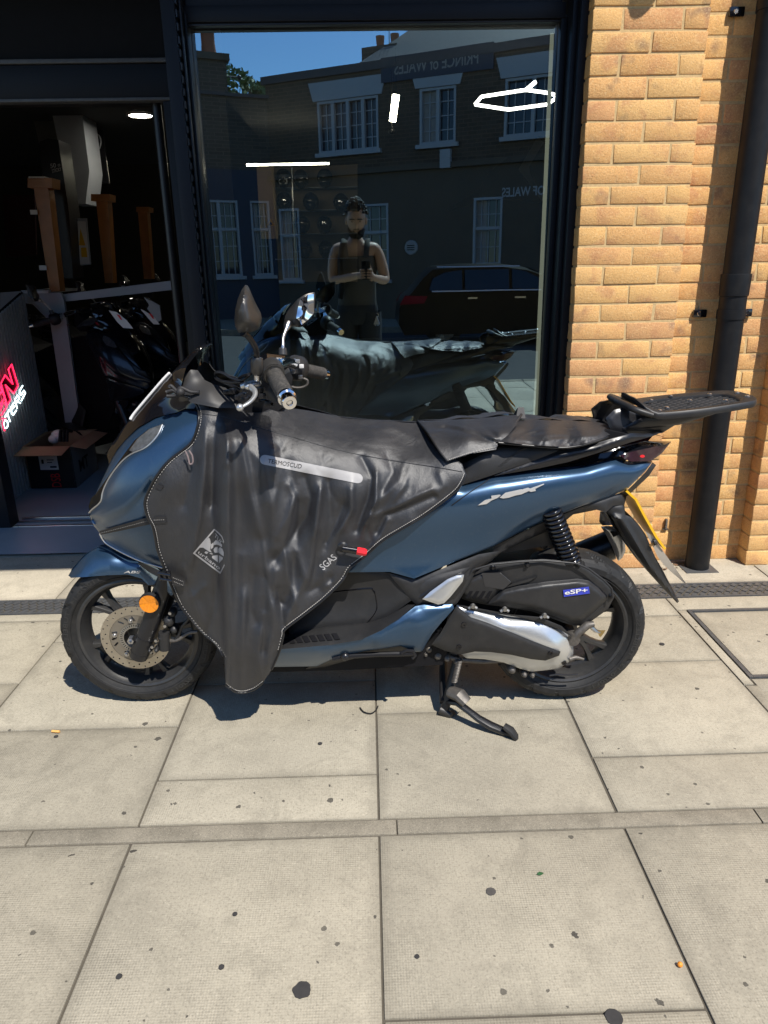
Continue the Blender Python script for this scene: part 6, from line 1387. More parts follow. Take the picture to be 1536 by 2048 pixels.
M['stucco'] = pbr('brown_render', (.10, .08, .058), .85, var=.15, vscale=2); M['navy'] = pbr('navy_render', (.025, .035, .06), .6)
M['slate'] = pbr('roof_slate', (.05, .05, .055), .6, var=.3, vscale=8, bump=.4, bscale=30); M['trim'] = pbr('white_trim', (.34, .36, .38), .6, var=.05)
M['pane'] = pbr('dark_pane', (.02, .025, .035), .05, rvar=.02); M['curtain'] = pbr('curtain', (.28, .27, .25), .8, var=.3, vscale=12)
M['pot'] = pbr('terracotta', (.30, .11, .06), .8)
g = MB(); g.box((-60, -60, -.3), (60, -13.4, -.01)); g.build('pavement_far', M['kerb'], None, 0, 'structure')

def facade(name, lab, P0, ang, thick):
    u = np.array([math.cos(ang), math.sin(ang), 0]); n = np.array([-u[1], u[0], 0])
    n = n if n[1] > 0 else -n                                  # towards the shop
    t = thing(name, lab, 'building', (P0[0], P0[1], -.01)); t['_u'] = 0; del t['_u']
    return t, np.array([*P0, 0.]), u, n
class Fac:
    def __init__(s, t, P0, u, n): s.t, s.P0, s.u, s.n = t, P0, u, n
    def uv(s, px, py): p = mirP(px, py, s.P0, s.n); return float((p-s.P0) @ s.u), float(p[2])
    def w(s, a, z, o=0.): return s.P0+s.u*a+s.n*o+np.array([0, 0, z])
    def box(s, name, a0, a1, z0, z1, o0, o1, m, parent=None):
        b = MB(); P = [s.w(a0, z0, o0), s.w(a1, z0, o0), s.w(a1, z1, o0), s.w(a0, z1, o0)]
        b.prism(P, s.n*(o1-o0)); return b.build(name, m, parent or s.t, 20)
    def window(s, a0, a1, z0, z1, lights, rows, cols, lintel=True, mid=True, m=None):
        w = s.box('window', a0, a1, z0, z1, -.12, -.10, M['pane']); f = .055
        for x0, x1, y0, y1 in ((a0, a1, z0, z0+f), (a0, a1, z1-f, z1), (a0, a0+f, z0+f, z1-f), (a1-f, a1, z0+f, z1-f)): s.box('frame', x0, x1, y0, y1, -.098, .015, M['trim'], w)
        for i in range(1, lights):
            x = a0+(a1-a0)*i/lights; s.box('mullion', x-.04, x+.04, z0+f, z1-f, -.098, .01, M['trim'], w)
        if mid: s.box('meeting_rail', a0+f, a1-f, (z0+z1)/2+.2, (z0+z1)/2+.27, -.097, .0, M['trim'], w)
        for i in range(1, cols):
            x = a0+(a1-a0)*i/cols; s.box('glazing_bar', x-.011, x+.011, z0+f, z1-f, -.096, -.07, M['trim'], w)
        for i in range(1, rows):
            z = z0+(z1-z0)*i/rows; s.box('glazing_bar', a0+f, a1-f, z-.011, z+.011, -.095, -.068, M['trim'], w)
        s.box('sill', a0-.08, a1+.08, z0-.09, z0-.001, .0, .10, M['trim'], w)
        if m: s.box('curtain', a0+f, a0+(a1-a0)*.42, z0+f, z1-f, -.0999, -.0985, M['curtain'], w)
        if lintel:
            b = MB(); b.prism([s.w(a0-.10, z1+.01, .002), s.w(a1+.10, z1+.01, .002), s.w(a1+.22, z1+.42, .002), s.w(a0-.22, z1+.42, .002)], s.n*.04); b.build('lintel', M['trim'], w, 20)
# --- the pub: brick front set at an angle, nearer on the right of the mirror image
t, P0, u, n = facade('pub_building', 'brown brick pub with white windows mirrored in the shop window', (-.2, -16.4), math.atan2(.50, 1), .3)
F1 = Fac(t, P0, u, n)
aL, _ = F1.uv(545, 400); aR = aL+13
ztop = F1.uv(620, 158)[1]; zfl = F1.uv(700, 345)[1]
def holes_wall(name, a0, a1, z0, z1, wins, m):
    xs = sorted({a0, a1, *[w[0] for w in wins], *[w[1] for w in wins]}); 
    for x0, x1 in zip(xs[:-1], xs[1:]):
        zs = [z0]; cut = sorted([(w[2], w[3]) for w in wins if w[0] <= x0+1e-6 and w[1] >= x1-1e-6])
        cur = z0
        for c0, c1 in cut:
            if c0 > cur: F1.box(name, x0, x1, cur, c0, -.3, 0, m)
            cur = c1
        if z1 > cur: F1.box(name, x0, x1, cur, z1, -.3, 0, m)
def wb(pts):
    q = [F1.uv(*p) for p in pts]; return (min(q[0][0], q[3][0])+max(q[0][0], q[3][0]))/2, (q[1][0]+q[2][0])/2, (q[2][1]+q[3][1])/2, (q[0][1]+q[1][1])/2
up = [wb(ZW((985, 715), (1390, 655), (1395, 1010), (1000, 1040))), wb(ZV((330, 590), (575, 565), (570, 940), (335, 985))), wb(ZV((905, 510), (1290, 450), (1290, 870), (895, 900)))]
lo_ = [wb([(700, 400), (777, 396), (778, 550), (702, 556)]), wb([(945, 408), (1003, 404), (1003, 560), (946, 566)]), wb([(560, 402), (600, 400), (602, 555), (564, 556)])]
zz = np.mean([w[2] for w in up]), np.mean([w[3] for w in up]); up = [(w[0], w[1], zz[0], zz[1]) for w in up]
zg = np.mean([w[2] for w in lo_[:2]]), np.mean([w[3] for w in lo_[:2]]); lo_ = [(w[0], w[1], zg[0], zg[1]) for w in lo_]
holes_wall('wall', aL, aR, zfl, ztop, up, M['stock']); holes_wall('wall', aL, aR, -.02, zfl, lo_, M['stucco'])
F1.window(*up[0], 4, 4, 8, mid=False); F1.window(*up[1], 2, 4, 4, mid=False, m=1); F1.window(*up[2], 2, 4, 6, mid=False)
for w in lo_: F1.window(*w, 1, 5, 4, lintel=False, m=1)
F1.box('string_course', aL-.05, aR, zfl-.06, zfl+.06, .001, .10, M['stucco'])
F1.box('parapet', aL-.1, aR, ztop+.001, ztop+.18, -.3, .06, M['slate'])
b = MB(); b.prism([F1.w(aL+2.6, ztop+.18, -.05), F1.w(aR, ztop+.18, -.05), F1.w(aR-1, ztop+2.3, -3.), F1.w(aL+4.6, ztop+2.3, -3.)], -F1.n*.1); b.build('roof', M['slate'], t, 20)
F1.box('rear_block', aL, aR, -.02, ztop+.1, -6., -.31, M['stock2'])
ca = F1.uv(735, 120)[0]; ch_ = F1.box('chimney', ca-.5, ca+.45, ztop+.2, F1.uv(735, 100)[1]+.25, -1.6, -.7, M['stock2'])
for dx in (-.2, .2):
    p = F1.w(ca+dx, F1.uv(735, 100)[1]+.25, -1.15); MB().lathe([(.10, 0), (.12, .05), (.09, .10), (.11, .32), (.0, .33)], p, (0, 0, 1), 12).build('chimney_pot', M['pot'], ch_)
an = MB(); ap = F1.w(ca+.05, F1.uv(735, 100)[1]+.3, -1.15); an.tube([ap, ap+[0, 0, .8]], .014, 6); an.tube([ap+[-.25, 0, .55], ap+[.45, 0, .95]], .012, 6)
for i in range(6): an.tube([ap+[-.2+.11*i, -.22, .58+.063*i], ap+[-.2+.11*i, .22, .58+.063*i]], .009, 5)
tag(an.build('roof_aerial', M['steel'], None, 60, org=ap), 'television aerial on the pub chimney', 'aerial')
sgn = thing('pub_fascia', 'dark pub name board with pale lettering below the eaves', 'sign', tuple(F1.w(2.5, ztop-.7, .05)))
q = [F1.uv(*p) for p in ((958, 112), (790, 142))]; zc_ = np.mean([v[1] for v in q]); xs_ = q[0][0], q[1][0]
F1.box('board', min(xs_)-.35, max(xs_)+.35, zc_-.26, zc_+.26, .003, .05, M['navy'], sgn)
text_on('lettering', 'PRINCE of WALES', [F1.w(max(xs_), zc_-.13, .056), F1.w(min(xs_), zc_-.13, .056), F1.w(min(xs_), zc_+.13, .056), F1.w(max(xs_), zc_+.13, .056)], M['curtain'], sgn, .015)
sg2 = thing('pub_lettering', 'white capital letters naming the pub above its ground floor windows', 'sign', tuple(F1.w(5, zfl-.5, .02)))
q = [F1.uv(*p) for p in ((1004, 388), (1057, 380))]; le = abs(q[1][0]-q[0][0]); a1 = min(q[0][0], q[1][0]); zc_ = np.mean([v[1] for v in q]); a2 = a1+le*2.85
text_on('lettering', 'PRINCE OF WALES', [F1.w(a2, zc_-.1, .006), F1.w(a1, zc_-.1, .006), F1.w(a1, zc_+.1, .006), F1.w(a2, zc_+.1, .006)], M['trim'], sg2, .02)
a, z = F1.uv(822, 495); pq = thing('wall_plaque', 'pale oval plaque on the pub wall', 'plaque', tuple(F1.w(a, z, .01)))
MB().lathe([(0, .03), (.16, .03), (.18, .0)], F1.w(a, z, .001), F1.n, 24).build('disc', pbr('plaque_grey', (.3, .31, .32), .5), pq)
for dz_ in (-.05, .0, .05): F1.box('plaque_bar', a-.1, a+.1, z+dz_-.012, z+dz_+.012, .0315, .036, M['fascia'], pq)
a, z = F1.uv(893, 318); wl_ = tag(F1.box('alarm_box', a-.13, a+.13, z-.2, z+.2, .002, .12, M['trim']), None); wl_.parent = None; wl_.location = ORG[t.name]; tag(wl_, 'white alarm box on the pub wall under the upper window', 'alarm box')
# --- corner house on the left, meeting the pub in the far corner
B2 = F1.w(aL, 0, 0)
t2, P0, u, n = facade('corner_house', 'dark brick corner house with a tall chimney and navy ground floor in the mirror image', (B2[0]-.02, B2[1]+.02), math.atan2(-.45, 1), .3)
F2_ = Fac(t2, P0, u, n)
a0, a1 = F2_.uv(350, 400)[0]-2.5, .35; ztp = F2_.uv(500, 196)[1]; zgf = F2_.uv(440, 338)[1]
zw0, zw1 = F2_.uv(440, 553)[1], F2_.uv(440, 400)[1]; wns = [(F2_.uv(400, 450)[0], F2_.uv(478, 450)[0]), (F2_.uv(503, 450)[0], F2_.uv(541, 450)[0])]
F2_.box('wall', a0, a1, zgf, ztp, -4., 0, M['stock2'])
xs_ = [a0, wns[0][0], wns[0][1], wns[1][0], wns[1][1], a1]
for i in range(5):
    if i in (1, 3): F2_.box('wall', xs_[i], xs_[i+1], zw1, zgf-.001, -.3, .02, M['navy']); F2_.box('wall', xs_[i], xs_[i+1], -.02, zw0, -.3, .02, M['navy'])
    else: F2_.box('wall', xs_[i], xs_[i+1], -.02, zgf-.001, -.3, .02, M['navy'])
F2_.window(*wns[0], zw0, zw1, 2, 5, 6, lintel=False); F2_.window(*wns[1], zw0, zw1, 1, 5, 4, lintel=False, m=1)
F2_.box('coping', a0, a1, ztp+.001, ztp+.08, -.4, .06, M['slate'])
cz = F2_.uv(420, 104)[1]; cx0, cx1 = F2_.uv(340, 150)[0]-.2, F2_.uv(454, 150)[0]
chm = F2_.box('chimney', cx0, cx1, ztp+.081, cz-.15, -1.2, .0, M['stock2']); F2_.box('chimney_cap', cx0-.08, cx1+.08, cz-.149, cz, -1.28, .08, M['stucco'], chm)
for px in (426, 385):
    a = F2_.uv(px, 90)[0]; MB().lathe([(.20, 0), (.17, .3), (.17, .55), (.20, .6), (.0, .6)], F2_.w(a, cz, -.5), (0, 0, 1), 16).build('chimney_pot', M['pot'], chm)
sd_ = MB(); sp_ = F2_.w(cx1, cz-.5, .05); sd_.tube([sp_, sp_+F2_.u*.25], .02, 6); sd_.ball(sp_+F2_.u*.3, .06, 8); tag(sd_.build('spotlight', M['satin'], None, 60, org=sp_), 'small spotlight on the corner house chimney', 'spotlight')
tr = thing('street_tree', 'leafy green tree behind the wall beside the pub', 'tree', tuple(np.r_[mir(500, 400, -24)[:2], 0]))
tp_ = ORG[tr.name]; ctz = mir(500, 182, -24)[2]
MB().tube([tp_, tp_+[.1, 0, ctz*.5], tp_+[.3, .2, ctz]], [.22, .16, .06], 10).build('trunk', pbr('bark', (.10, .07, .05), .9), tr)
r3 = np.random.default_rng(3); lf = MB()
for i in range(2600):
    d = r3.normal(0, 1, 3); d /= np.linalg.norm(d); rr = r3.uniform(.35, 1)**.5; k = 1+.3*math.sin(5*d[0]+3*d[2])
    c = tp_+np.array([0, 0, ctz-.4])+d*rr*k*np.array([1.9, 1.4, 1.0]); a = r3.normal(0, 1, 3); a /= np.linalg.norm(a); b_ = np.cross(a, r3.normal(0, 1, 3)); b_ /= np.linalg.norm(b_)
    lf.add([c-a*.11, c+b_*.06, c+a*.11, c-b_*.06], [(0, 1, 2, 3)])
t_ = NT('leaves'); t_.set(Base_Color=t_.ramp(t_.noise(1.5, 3), [(.3, (.035, .075, .015)), (.7, (.11, .17, .04))]), Roughness=.6); lf.build('crown', t_.m, tr, 0)
# --- black hatchback parked across the road
CY0 = -10.0
carx = mir(797, 600, CY0)[0]; car = thing('parked_car', 'black hatchback car parked across the road in the mirror image', 'car', (carx+2.1, CY0-.88, -.14))
cpnt = pbr('black_car_paint', (.004, .0045, .006), .3, 0., spec=.25, rvar=.03); Lc = 4.3; Hc = 1.47
prof = [(0, .45), (.02, .75), (.10, .92), (.22, 1.0), (.45, 1.28), (.62, 1.43), (1.2, Hc), (1.9, Hc-.01), (2.35, Hc-.08), (2.75, 1.25), (3.15, 1.0), (3.7, .90), (4.1, .80), (4.27, .62), (4.3, .42), (4.2, .24), (.1, .24)]
def cpt(x, z, s):
    tum = .86-.0*(z < .9)-.17*max(0, (z-.9)/.55); tum -= .10*max(0, (x-3.5)/.8)**2+.06*max(0, (.5-x)/.5)**2
    return np.array([carx+x, CY0-.88+s*tum, z-.14])
b = MB(); k = len(prof); secs = np.linspace(1, -1, 9); rings = []
for s in secs:
    c = 1-.10*abs(s)**6
    rings.append([cpt(x, .24+(z-.24)*(1-.05*abs(s)**4), s) for x, z in prof])
b.loft(rings); b.build('body', cpnt, car, 35)
def side(name, pts, m, off=.006, parent=None):
    for s in (1, -1):
        P = [cpt(x, z, 1)+[0, off, 0] for x, z in pts]
        if s < 0: P = [np.array([p[0], 2*(CY0-.88)-p[1], p[2]]) for p in P]
        MB().prism(P, (0, -s*.01, 0)).build(name, m, parent or car, 20)
side('rear_window', [(.55, 1.02), (.62, 1.22), (.85, 1.32), (1.15, 1.36), (1.15, 1.02)], M['pane']); side('rear_door_window', [(1.2, 1.02), (1.2, 1.36), (2.0, 1.36), (2.0, 1.02)], M['pane'])
side('front_door_window', [(2.06, 1.02), (2.06, 1.36), (2.3, 1.32), (2.9, 1.04), (2.9, 1.02)], M['pane']); side('belt_trim', [(.6, .99), (2.95, .99), (2.95, 1.012), (.6, 1.012)], M['steel'], .008)
side('door_handle', [(2.1, .86), (2.3, .86), (2.3, .89), (2.1, .89)], M['steel'], .02); side('door_handle', [(1.25, .86), (1.42, .86), (1.42, .89), (1.25, .89)], M['steel'], .02)
side('roof_rail', [(.7, 1.405), (2.2, 1.40), (2.2, 1.42), (.7, 1.425)], M['steel'], .01)
side('tail_light', [(.02, .78), (.12, .94), (.52, .92), (.46, .80)], pbr('tail_red', (.22, .012, .02), .15, coat=.5), .01)
side('headlight', [(3.85, .68), (4.2, .62), (4.1, .76), (3.75, .84)], M['clear'], .012)
for x in (.85, 3.45):
    for s in (1, -1):
        c = np.array([carx+x, CY0-.88+s*.78, .31-.14]); w = MB(); w.lathe([(.2, .0), (.3, .0), (.315, .04), (.315, .16), (.3, .2), (.2, .2)], c, (0, -s, 0), 28); o = w.build('wheel', M['rubber'], car); r_ = MB(); r_.lathe([(0, -.002), (.06, -.01), (.19, .02), (.2, .05)], c, (0, -s, 0), 10); r_.build('rim', M['castalu'], o, 20)
for s in (1, -1):
    c = cpt(2.75, 1.02, 1)+[0, .1, 0]; c = c if s > 0 else np.array([c[0], 2*(CY0-.88)-c[1], c[2]]); m_ = MB(); m_.ball(c, (.07, .11, .08), 10); m_.build('door_mirror', cpnt, car)
mesh('windscreen', [cpt(2.40, Hc-.115, .80)+[.012, 0, .012], cpt(2.40, Hc-.115, -.80)+[.012, 0, .012], cpt(3.05, 1.05, -.86)+[.012, 0, .012], cpt(3.05, 1.05, .86)+[.012, 0, .012]], [(0, 1, 2, 3)], M['pane'], car, 0)

# ================================================================== the photographer, just behind the camera
M['skin'] = pbr('skin', (.44, .27, .19), .5, var=.1, vscale=30); M['hair'] = pbr('dark_hair', (.018, .013, .010), .55, var=.4, vscale=80, bump=.8, bscale=120)
M['vest'] = pbr('grey_vest', (.07, .064, .057), .85, var=.15, vscale=20, bump=.3, bscale=60); M['trouser'] = pbr('dark_trousers', (.018, .019, .024), .8, var=.3, vscale=12, bump=.4, bscale=40)
def person(name, lab, base, pose, cat='person', scale=1., legs=True):
    t = thing(name, lab, cat, base); t.scale = (1, 1, 1); B0 = np.array(base)
    J = pose; names = list(J); idx = {k: i for i, k in enumerate(names)}
    V = [J[k][0] for k in names]; R_ = [J[k][1] for k in names]
    E = [(a, b) for a, b in BONES if a in idx and b in idx]
    me = bpy.data.meshes.new('body'); me.from_pydata([tuple(np.array(v)*scale) for v in V], [(idx[a], idx[b]) for a, b in E], [])
    o = bpy.data.objects.new('body', me); COL.objects.link(o); ORG[o.name] = B0
    md = o.modifiers.new('s', 'SKIN'); sv = me.skin_vertices[0].data
    for i, r in enumerate(R_): sv[i].radius = (r*scale, r*scale) if np.isscalar(r) else (r[0]*scale, r[1]*scale)
    sv[idx['pelvis']].use_root = True
    o.modifiers.new('d', 'SUBSURF').render_levels = 2; o.modifiers['d'].levels = 2
    dg = bpy.context.evaluated_depsgraph_get(); m2 = bpy.data.meshes.new_from_object(o.evaluated_get(dg)); bpy.data.objects.remove(o)
    v = np.array([tuple(x.co) for x in m2.vertices]); f = [tuple(p.vertices) for p in m2.polygons]
    return t, v, f
BONES = [('pelvis', 'waist'), ('waist', 'chest'), ('chest', 'neck0'), ('neck0', 'neck1'), ('chest', 'shl'), ('shl', 'ell'), ('ell', 'wrl'), ('wrl', 'hdl'), ('chest', 'shr'), ('shr', 'elr'), ('elr', 'wrr'), ('wrr', 'hdr'), ('pelvis', 'hipl'), ('hipl', 'knl'), ('knl', 'anl'), ('anl', 'tol'), ('pelvis', 'hipr'), ('hipr', 'knr'), ('knr', 'anr'), ('anr', 'tor')]
def head_mesh(c, s, tilt):
    """head looking along +Y (towards the shop), nodding down by tilt"""
    V = []; F = []; nu, nv = 24, 18
    for i in range(nv+1):
        th = math.pi*i/nv
        for j in range(nu):
            ph = 2*math.pi*j/nu; x, y, z = math.sin(th)*math.cos(ph), math.sin(th)*math.sin(ph), math.cos(th)
            X, Y, Z_ = x*.076, y*.096, z*.122
            if z < -.1: k = 1-.34*(-z-.1); X *= k; Y *= (1-.12*(-z-.1)) if y > 0 else k
            if y > .55:
                Y += .006*math.exp(-((z+.62)/.2)**2)                    # chin
                Y += .020*math.exp(-(x/.17)**2-((z+.12)/.16)**2)        # nose
                Y -= .010*math.exp(-((abs(x)-.42)/.16)**2-((z-.1)/.12)**2)  # eye sockets
                Y += .006*math.exp(-(x/.3)**2-((z+.40)/.07)**2)         # lips
                Y += .005*math.exp(-((z-.27)/.1)**2)                    # brow
            V.append((X, Y, Z_))
    for i in range(nv):
        for j in range(nu): F.append((i*nu+j, i*nu+(j+1) % nu, (i+1)*nu+(j+1) % nu, (i+1)*nu+j))
    V = np.array(V); b = len(V)
    m = MB(); m.add(V, F); m.ball((.078, -.005, -.01), (.012, .022, .032), 8); m.ball((-.078, -.005, -.01), (.012, .022, .032), 8)
    R_ = np.array([[1, 0, 0], [0, math.cos(tilt), math.sin(tilt)], [0, -math.sin(tilt), math.cos(tilt)]])
    return (np.array(m.V)*s) @ R_.T+np.asarray(c), m.F, R_
FX, FY_ = -.085, -3.36
def pm(px, py, Y): return mir(px, py, Y)-np.array([FX, FY_, 0])
HD = pm(712, 440, FY_+.05); hz = HD[2]; shz = pm(712, 482, FY_)[2]-.02
pose = {'pelvis': ((0, 0, .98), (.15, .11)), 'waist': ((0, .0, 1.12), (.145, .10)), 'chest': ((0, -.01, shz-.16), (.165, .11)), 'neck0': ((0, -.005, shz+.02), .07), 'neck1': ((0, .02, hz-.10), .058),
        'shl': ((-.185, -.005, shz-.03), .066), 'ell': (tuple(pm(664, 562, FY_+.05)), .045), 'wrl': ((-.055+.085, .27, 1.245), .03), 'hdl': ((-.03+.085, .315, 1.25), .028),
        'shr': ((.185, -.005, shz-.03), .066), 'elr': (tuple(pm(772, 562, FY_+.05)), .045), 'wrr': ((.075+.085, .27, 1.22), .03), 'hdr': ((.045+.085, .315, 1.235), .028),
        'hipl': ((-.10, 0, .90), .10), 'knl': ((-.12, .02, .50), .065), 'anl': ((-.13, -.01, .09), .045), 'tol': ((-.14, .14, .035), .035), 'hipr': ((.10, 0, .90), .10), 'knr': ((.12, .02, .50), .065), 'anr': ((.13, -.01, .09), .045), 'tor': ((.14, .14, .035), .035)}
pt_, v, f = person('person', 'person in a grey vest holding a phone, mirrored in the shop window', (FX, FY_, 0), pose)
hv, hf, HR = head_mesh(HD, 1.1, .36)
body = MB(); body.add(v, f); body.add(hv, hf)
ph = np.array([-FX, -3.02-FY_, 1.285])                       # phone centre in the person's frame
# fingers curled round the phone, thumbs on its face
for sx, wx in ((-1, pose['hdl'][0]), (1, pose['hdr'][0])):
    w = np.array(wx); body.ball(w+[0, .0, 0], (.026, .036, .042), 10)
    for i in range(4):
        z = ph[2]-.062+.021*i; L_ = (.9, 1.0, .95, .8)[i]
        body.tube([w+[0, .012, -.03+.02*i], np.array([ph[0]+sx*.046, ph[1]+.004, z]), np.array([ph[0]+sx*.040, ph[1]+.018, z+.002]), np.array([ph[0]+sx*(.04-.035*L_), ph[1]+.019, z+.004])], [.0095, .0092, .0085, .007], 7)
    body.tube([w+[0, -.004, .03], np.array([ph[0]+sx*.05, ph[1]-.012, ph[2]-.01]), np.array([ph[0]+sx*.03, ph[1]-.016, ph[2]+.012 if sx < 0 else ph[2]+.04])], [.011, .010, .008], 8)
bd_ = mesh('body', np.array(body.V)+np.array([FX, FY_, 0]), body.F, M['skin'], pt_, 60)
PW = np.array([FX, FY_, 0])
hr = MB(); r4 = np.random.default_rng(9)
hl = hv[:24*19].reshape(19, 24, 3)
for i in range(620):
    a = r4.uniform(0, 2*math.pi); t0_ = abs(r4.normal(0, .55)); 
    d = np.array([math.sin(t0_)*math.cos(a)*.082, math.sin(t0_)*math.sin(a)*.100-.006, math.cos(t0_)*.132]) 
    if d[1] > .045 and d[2] < .082: continue
    if d[2] < -.02: continue
    d = d*np.array([1.10, 1.10, 1.22])+np.array([0, -.004, .004])+r4.normal(0, .007, 3); hr.ball((HR @ d)+HD, tuple(r4.uniform(.009, .018, 3)), 6)
hr.V = [tuple(np.array(q)+PW) for q in hr.V]; hr.build('hair', M['hair'], pt_, 60)
br_ = MB()
for i in range(190):
    a = r4.uniform(.15, math.pi-.15); z = r4.uniform(-.118, -.062); k = 1-.34*(-z/.122-.1)
    d = np.array([math.cos(a)*.076*k*1.02, math.sin(a)*.096*.96+.003, z])
    if abs(d[0]) < .02 and -.075 < z < -.058: continue
    br_.ball((HR @ (d*1.07))+HD, (.010, .008, .010), 5)
for sx in (-1, 1):
    for i in range(6): br_.ball((HR @ np.array([sx*(.016+.007*i), .104-.0025*i, .036-.001*i]))+HD, (.008, .006, .0055), 5)
for sx in (-1, 1): br_.ball((HR @ np.array([sx*.034, .090, .012]))+HD, (.012, .009, .006), 6)
for q in range(8): br_.ball((HR @ np.array([-.02+.0057*q, .108, -.046]))+HD, (.006, .005, .004), 5)
br_.V = [tuple(np.array(q)+PW) for q in br_.V]; br_.build('beard_and_brows', M['hair'], pt_, 60)
def loft_cloth(name, secs, m, n=24):
    rings = [[np.array([cx+rx*math.cos(2*math.pi*j/n), cy+ry*math.sin(2*math.pi*j/n), z])+PW for j in range(n)] for cx, cy, rx, ry, z in secs]
    b = MB(); b.loft(rings, True, False); return b.build(name, m, pt_, 60)
loft_cloth('vest', [(0, 0, .175, .125, .94), (0, 0, .172, .122, 1.05), (0, 0, .172, .122, 1.18), (0, -.005, .185, .132, shz-.22), (0, -.008, .182, .132, shz-.15), (0, -.008, .172, .124, shz-.105)], M['vest'])
for sx in (-1, 1):
    b = MB(); b.tube([np.array(p)+PW for p in smooth(np.array([(sx*.088, .118, shz-.12), (sx*.098, .085, shz-.03), (sx*.102, .0, shz+.03), (sx*.10, -.085, shz-.03), (sx*.09, -.12, shz-.12)]))], .026, 8, sq=.4); b.build('vest_strap', M['vest'], pt_, 60)
for sx in (-1, 1):
    loft_cloth('trouser_leg', [(sx*.10, 0, .115, .125, .93), (sx*.105, .005, .112, .12, .80), (sx*.12, .02, .088, .095, .5), (sx*.13, .0, .075, .085, .10)], M['trouser'], 18)
loft_cloth('waistband', [(0, 0, .18, .13, .99), (0, 0, .185, .135, .95), (0, 0, .178, .13, .86), (0, 0, .15, .11, .82)], M['trouser'])
for sx in (-1, 1):
    b = MB(); b.ball(np.array([sx*.137, .05, .045])+PW, (.05, .135, .05), 12); b.build('shoe', M['fascia'], pt_, 60)
b = MB(); b.tube([np.array(p)+PW for p in smooth(np.array([(-.115, .10, shz+.0), (-.14, .14, shz-.15), (-.13, .14, 1.2), (-.15, .12, 1.05)]))], .028, 8, sq=.4); tag(b.build('bag_strap', M['fascia'], None, 60, org=PW+np.array([0, 0, 1.0])), 'black bag strap over the shoulder of the person with the phone', 'strap')
kp_ = PW+np.array([.17, .10, .86]); b = MB()
for i in range(5): b.tube([kp_+[0, 0, .03], kp_+[.012*i-.024, .015, -.04-.01*(i % 2)]], .006, 6)
b.lathe([(.016, -.002), (.02, 0), (.016, .002)], kp_+[0, 0, .04], (0, 1, 0), 14); tag(b.build('key_bunch', M['steel'], None, 60, org=kp_), 'bunch of keys hanging at the waist of the person', 'keys')
phn = thing('phone', 'dark phone held by the person in both hands', 'phone', tuple(PW+ph))
pc = PW+ph; MB().box(pc-[.0375, .0045, .077], pc+[.0375, .0045, .077], .004).build('case', M['satin'], phn)
o = MB().box(pc+[-.034, .0047, .035], pc+[.0, .0075, .073], .0012).build('camera_bump', M['gloss'], phn)
for dx, dz2 in ((-.025, .062), (-.025, .045), (-.009, .054)): MB().lathe([(0, .003), (.006, .003), (.007, 0)], pc+[dx, .0076, dz2], (0, 1, 0), 14).build('lens', M['lens'], o)
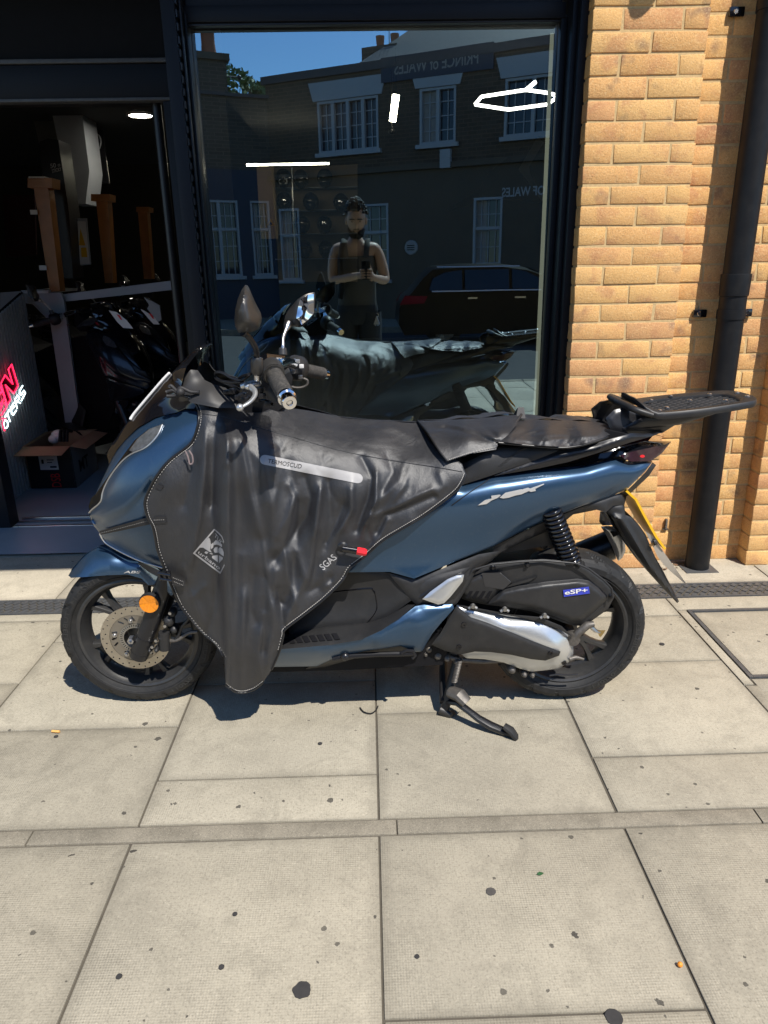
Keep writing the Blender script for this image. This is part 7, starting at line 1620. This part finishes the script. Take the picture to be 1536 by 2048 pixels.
# ================================================================== small litter on the paving
def blob(px, py, r, lab, m, cat, name, h=.0015, n=22, sq=1., seed=0):
    rr = np.random.default_rng(seed+int(px)); c = onZ(px, py, .0016); P = [c+np.array([r*(1+rr.uniform(-.09, .07))*math.cos(a), r*sq*(1+rr.uniform(-.09, .07))*math.sin(a), 0]) for a in np.linspace(0, 2*math.pi, n, endpoint=False)]
    tag(MB().prism(P, (0, 0, h)).build(name, m, None, 60, org=c), lab, cat); return c
gm = pbr('trodden_gum', (.035, .033, .032), .85, var=.4, vscale=80); gm2 = pbr('pale_gum', (.075, .068, .062), .9, var=.5, vscale=60)
for px, py, r, lab, m in ((604, 1980, .021, 'large round black gum stain near the bottom edge', gm), (982, 1783, .013, 'grey gum spot on the middle front paving slab', gm2), (1228, 2035, .019, 'dark tar smear at the lower right slab corner', gm), (470, 1828, .0065, 'small black gum spot left of the large stain', gm), (238, 1953, .0075, 'black gum spot on the lower left slab joint', gm), (640, 1487, .008, 'black gum spot in front of the leg cover shadow', gm), (1324, 1288, .011, 'oval dark spot beside the access cover', gm), (112, 1473, .008, 'dark oval spot next to the orange cigarette end', gm), (834, 1913, .006, 'black gum spot below the middle of the front slab', gm), (443, 1934, .007, 'oblong dark gum mark on the front left slab', gm)):
    blob(px, py, r*.85, lab, m, 'gum stain', 'gum_stain', .0008)
c = onZ(112, 1465, .002); tag(MB().tube([c+[-.012, .002, .004], c+[.012, -.002, .004]], .0038, 10).build('cigarette_end', pbr('filter_paper', (.80, .42, .12), .7), None, 60, org=c), 'orange cigarette end on the paving left of the front wheel', 'cigarette end')
c = onZ(1360, 1929, .006); tag(MB().ball(c, .0055, 12).build('orange_bead', pbr('orange_bead', (.8, .28, .03), .5), None, 60, org=c), 'tiny orange bead on the joint of the front right slab', 'bead')
c = onZ(1081, 1749, .003); tag(mesh('leaf_scrap', [c+np.array(v) for v in ((-.009, 0, 0), (-.002, .006, .003), (.008, .004, .001), (.006, -.002, .004), (.0, -.003, .001))], [(0, 1, 2, 3, 4)], pbr('green_leaf', (.03, .10, .03), .6), None, 0, org=c), 'small green leaf scrap on the front slab', 'leaf')
r5 = np.random.default_rng(2); lv_ = MB()
for i in range(40):
    p = np.array([pxx-.12+r5.uniform(-.06, .14), pyy+r5.uniform(-.03, .05), .002]); s = r5.uniform(.004, .010); a = r5.uniform(0, 6.28)
    lv_.add([p+[s*math.cos(a), s*math.sin(a), .002], p+[-s*.5*math.sin(a), s*.5*math.cos(a), .006], p+[-s*math.cos(a), -s*math.sin(a), .001], p+[s*.5*math.sin(a), -s*.5*math.cos(a), .0]], [(0, 1, 2, 3)])
tag(lv_.build('leaf_litter', pbr('dry_leaves', (.20, .12, .07), .8, var=.5, vscale=40), None, 0, 'stuff'), 'dry brown leaf litter at the foot of the drainpipe', 'leaf litter')
c = onZ(742, 1418, .003); tag(MB().tube([onZ(*p, .004) for p in smooth([(720, 1415), (728, 1424), (742, 1427), (752, 1420), (756, 1412)])], .0022, 6).build('wire_scrap', M['satin'], None, 60, org=c), 'short bent black wire hook on the slab below the scooter', 'wire')
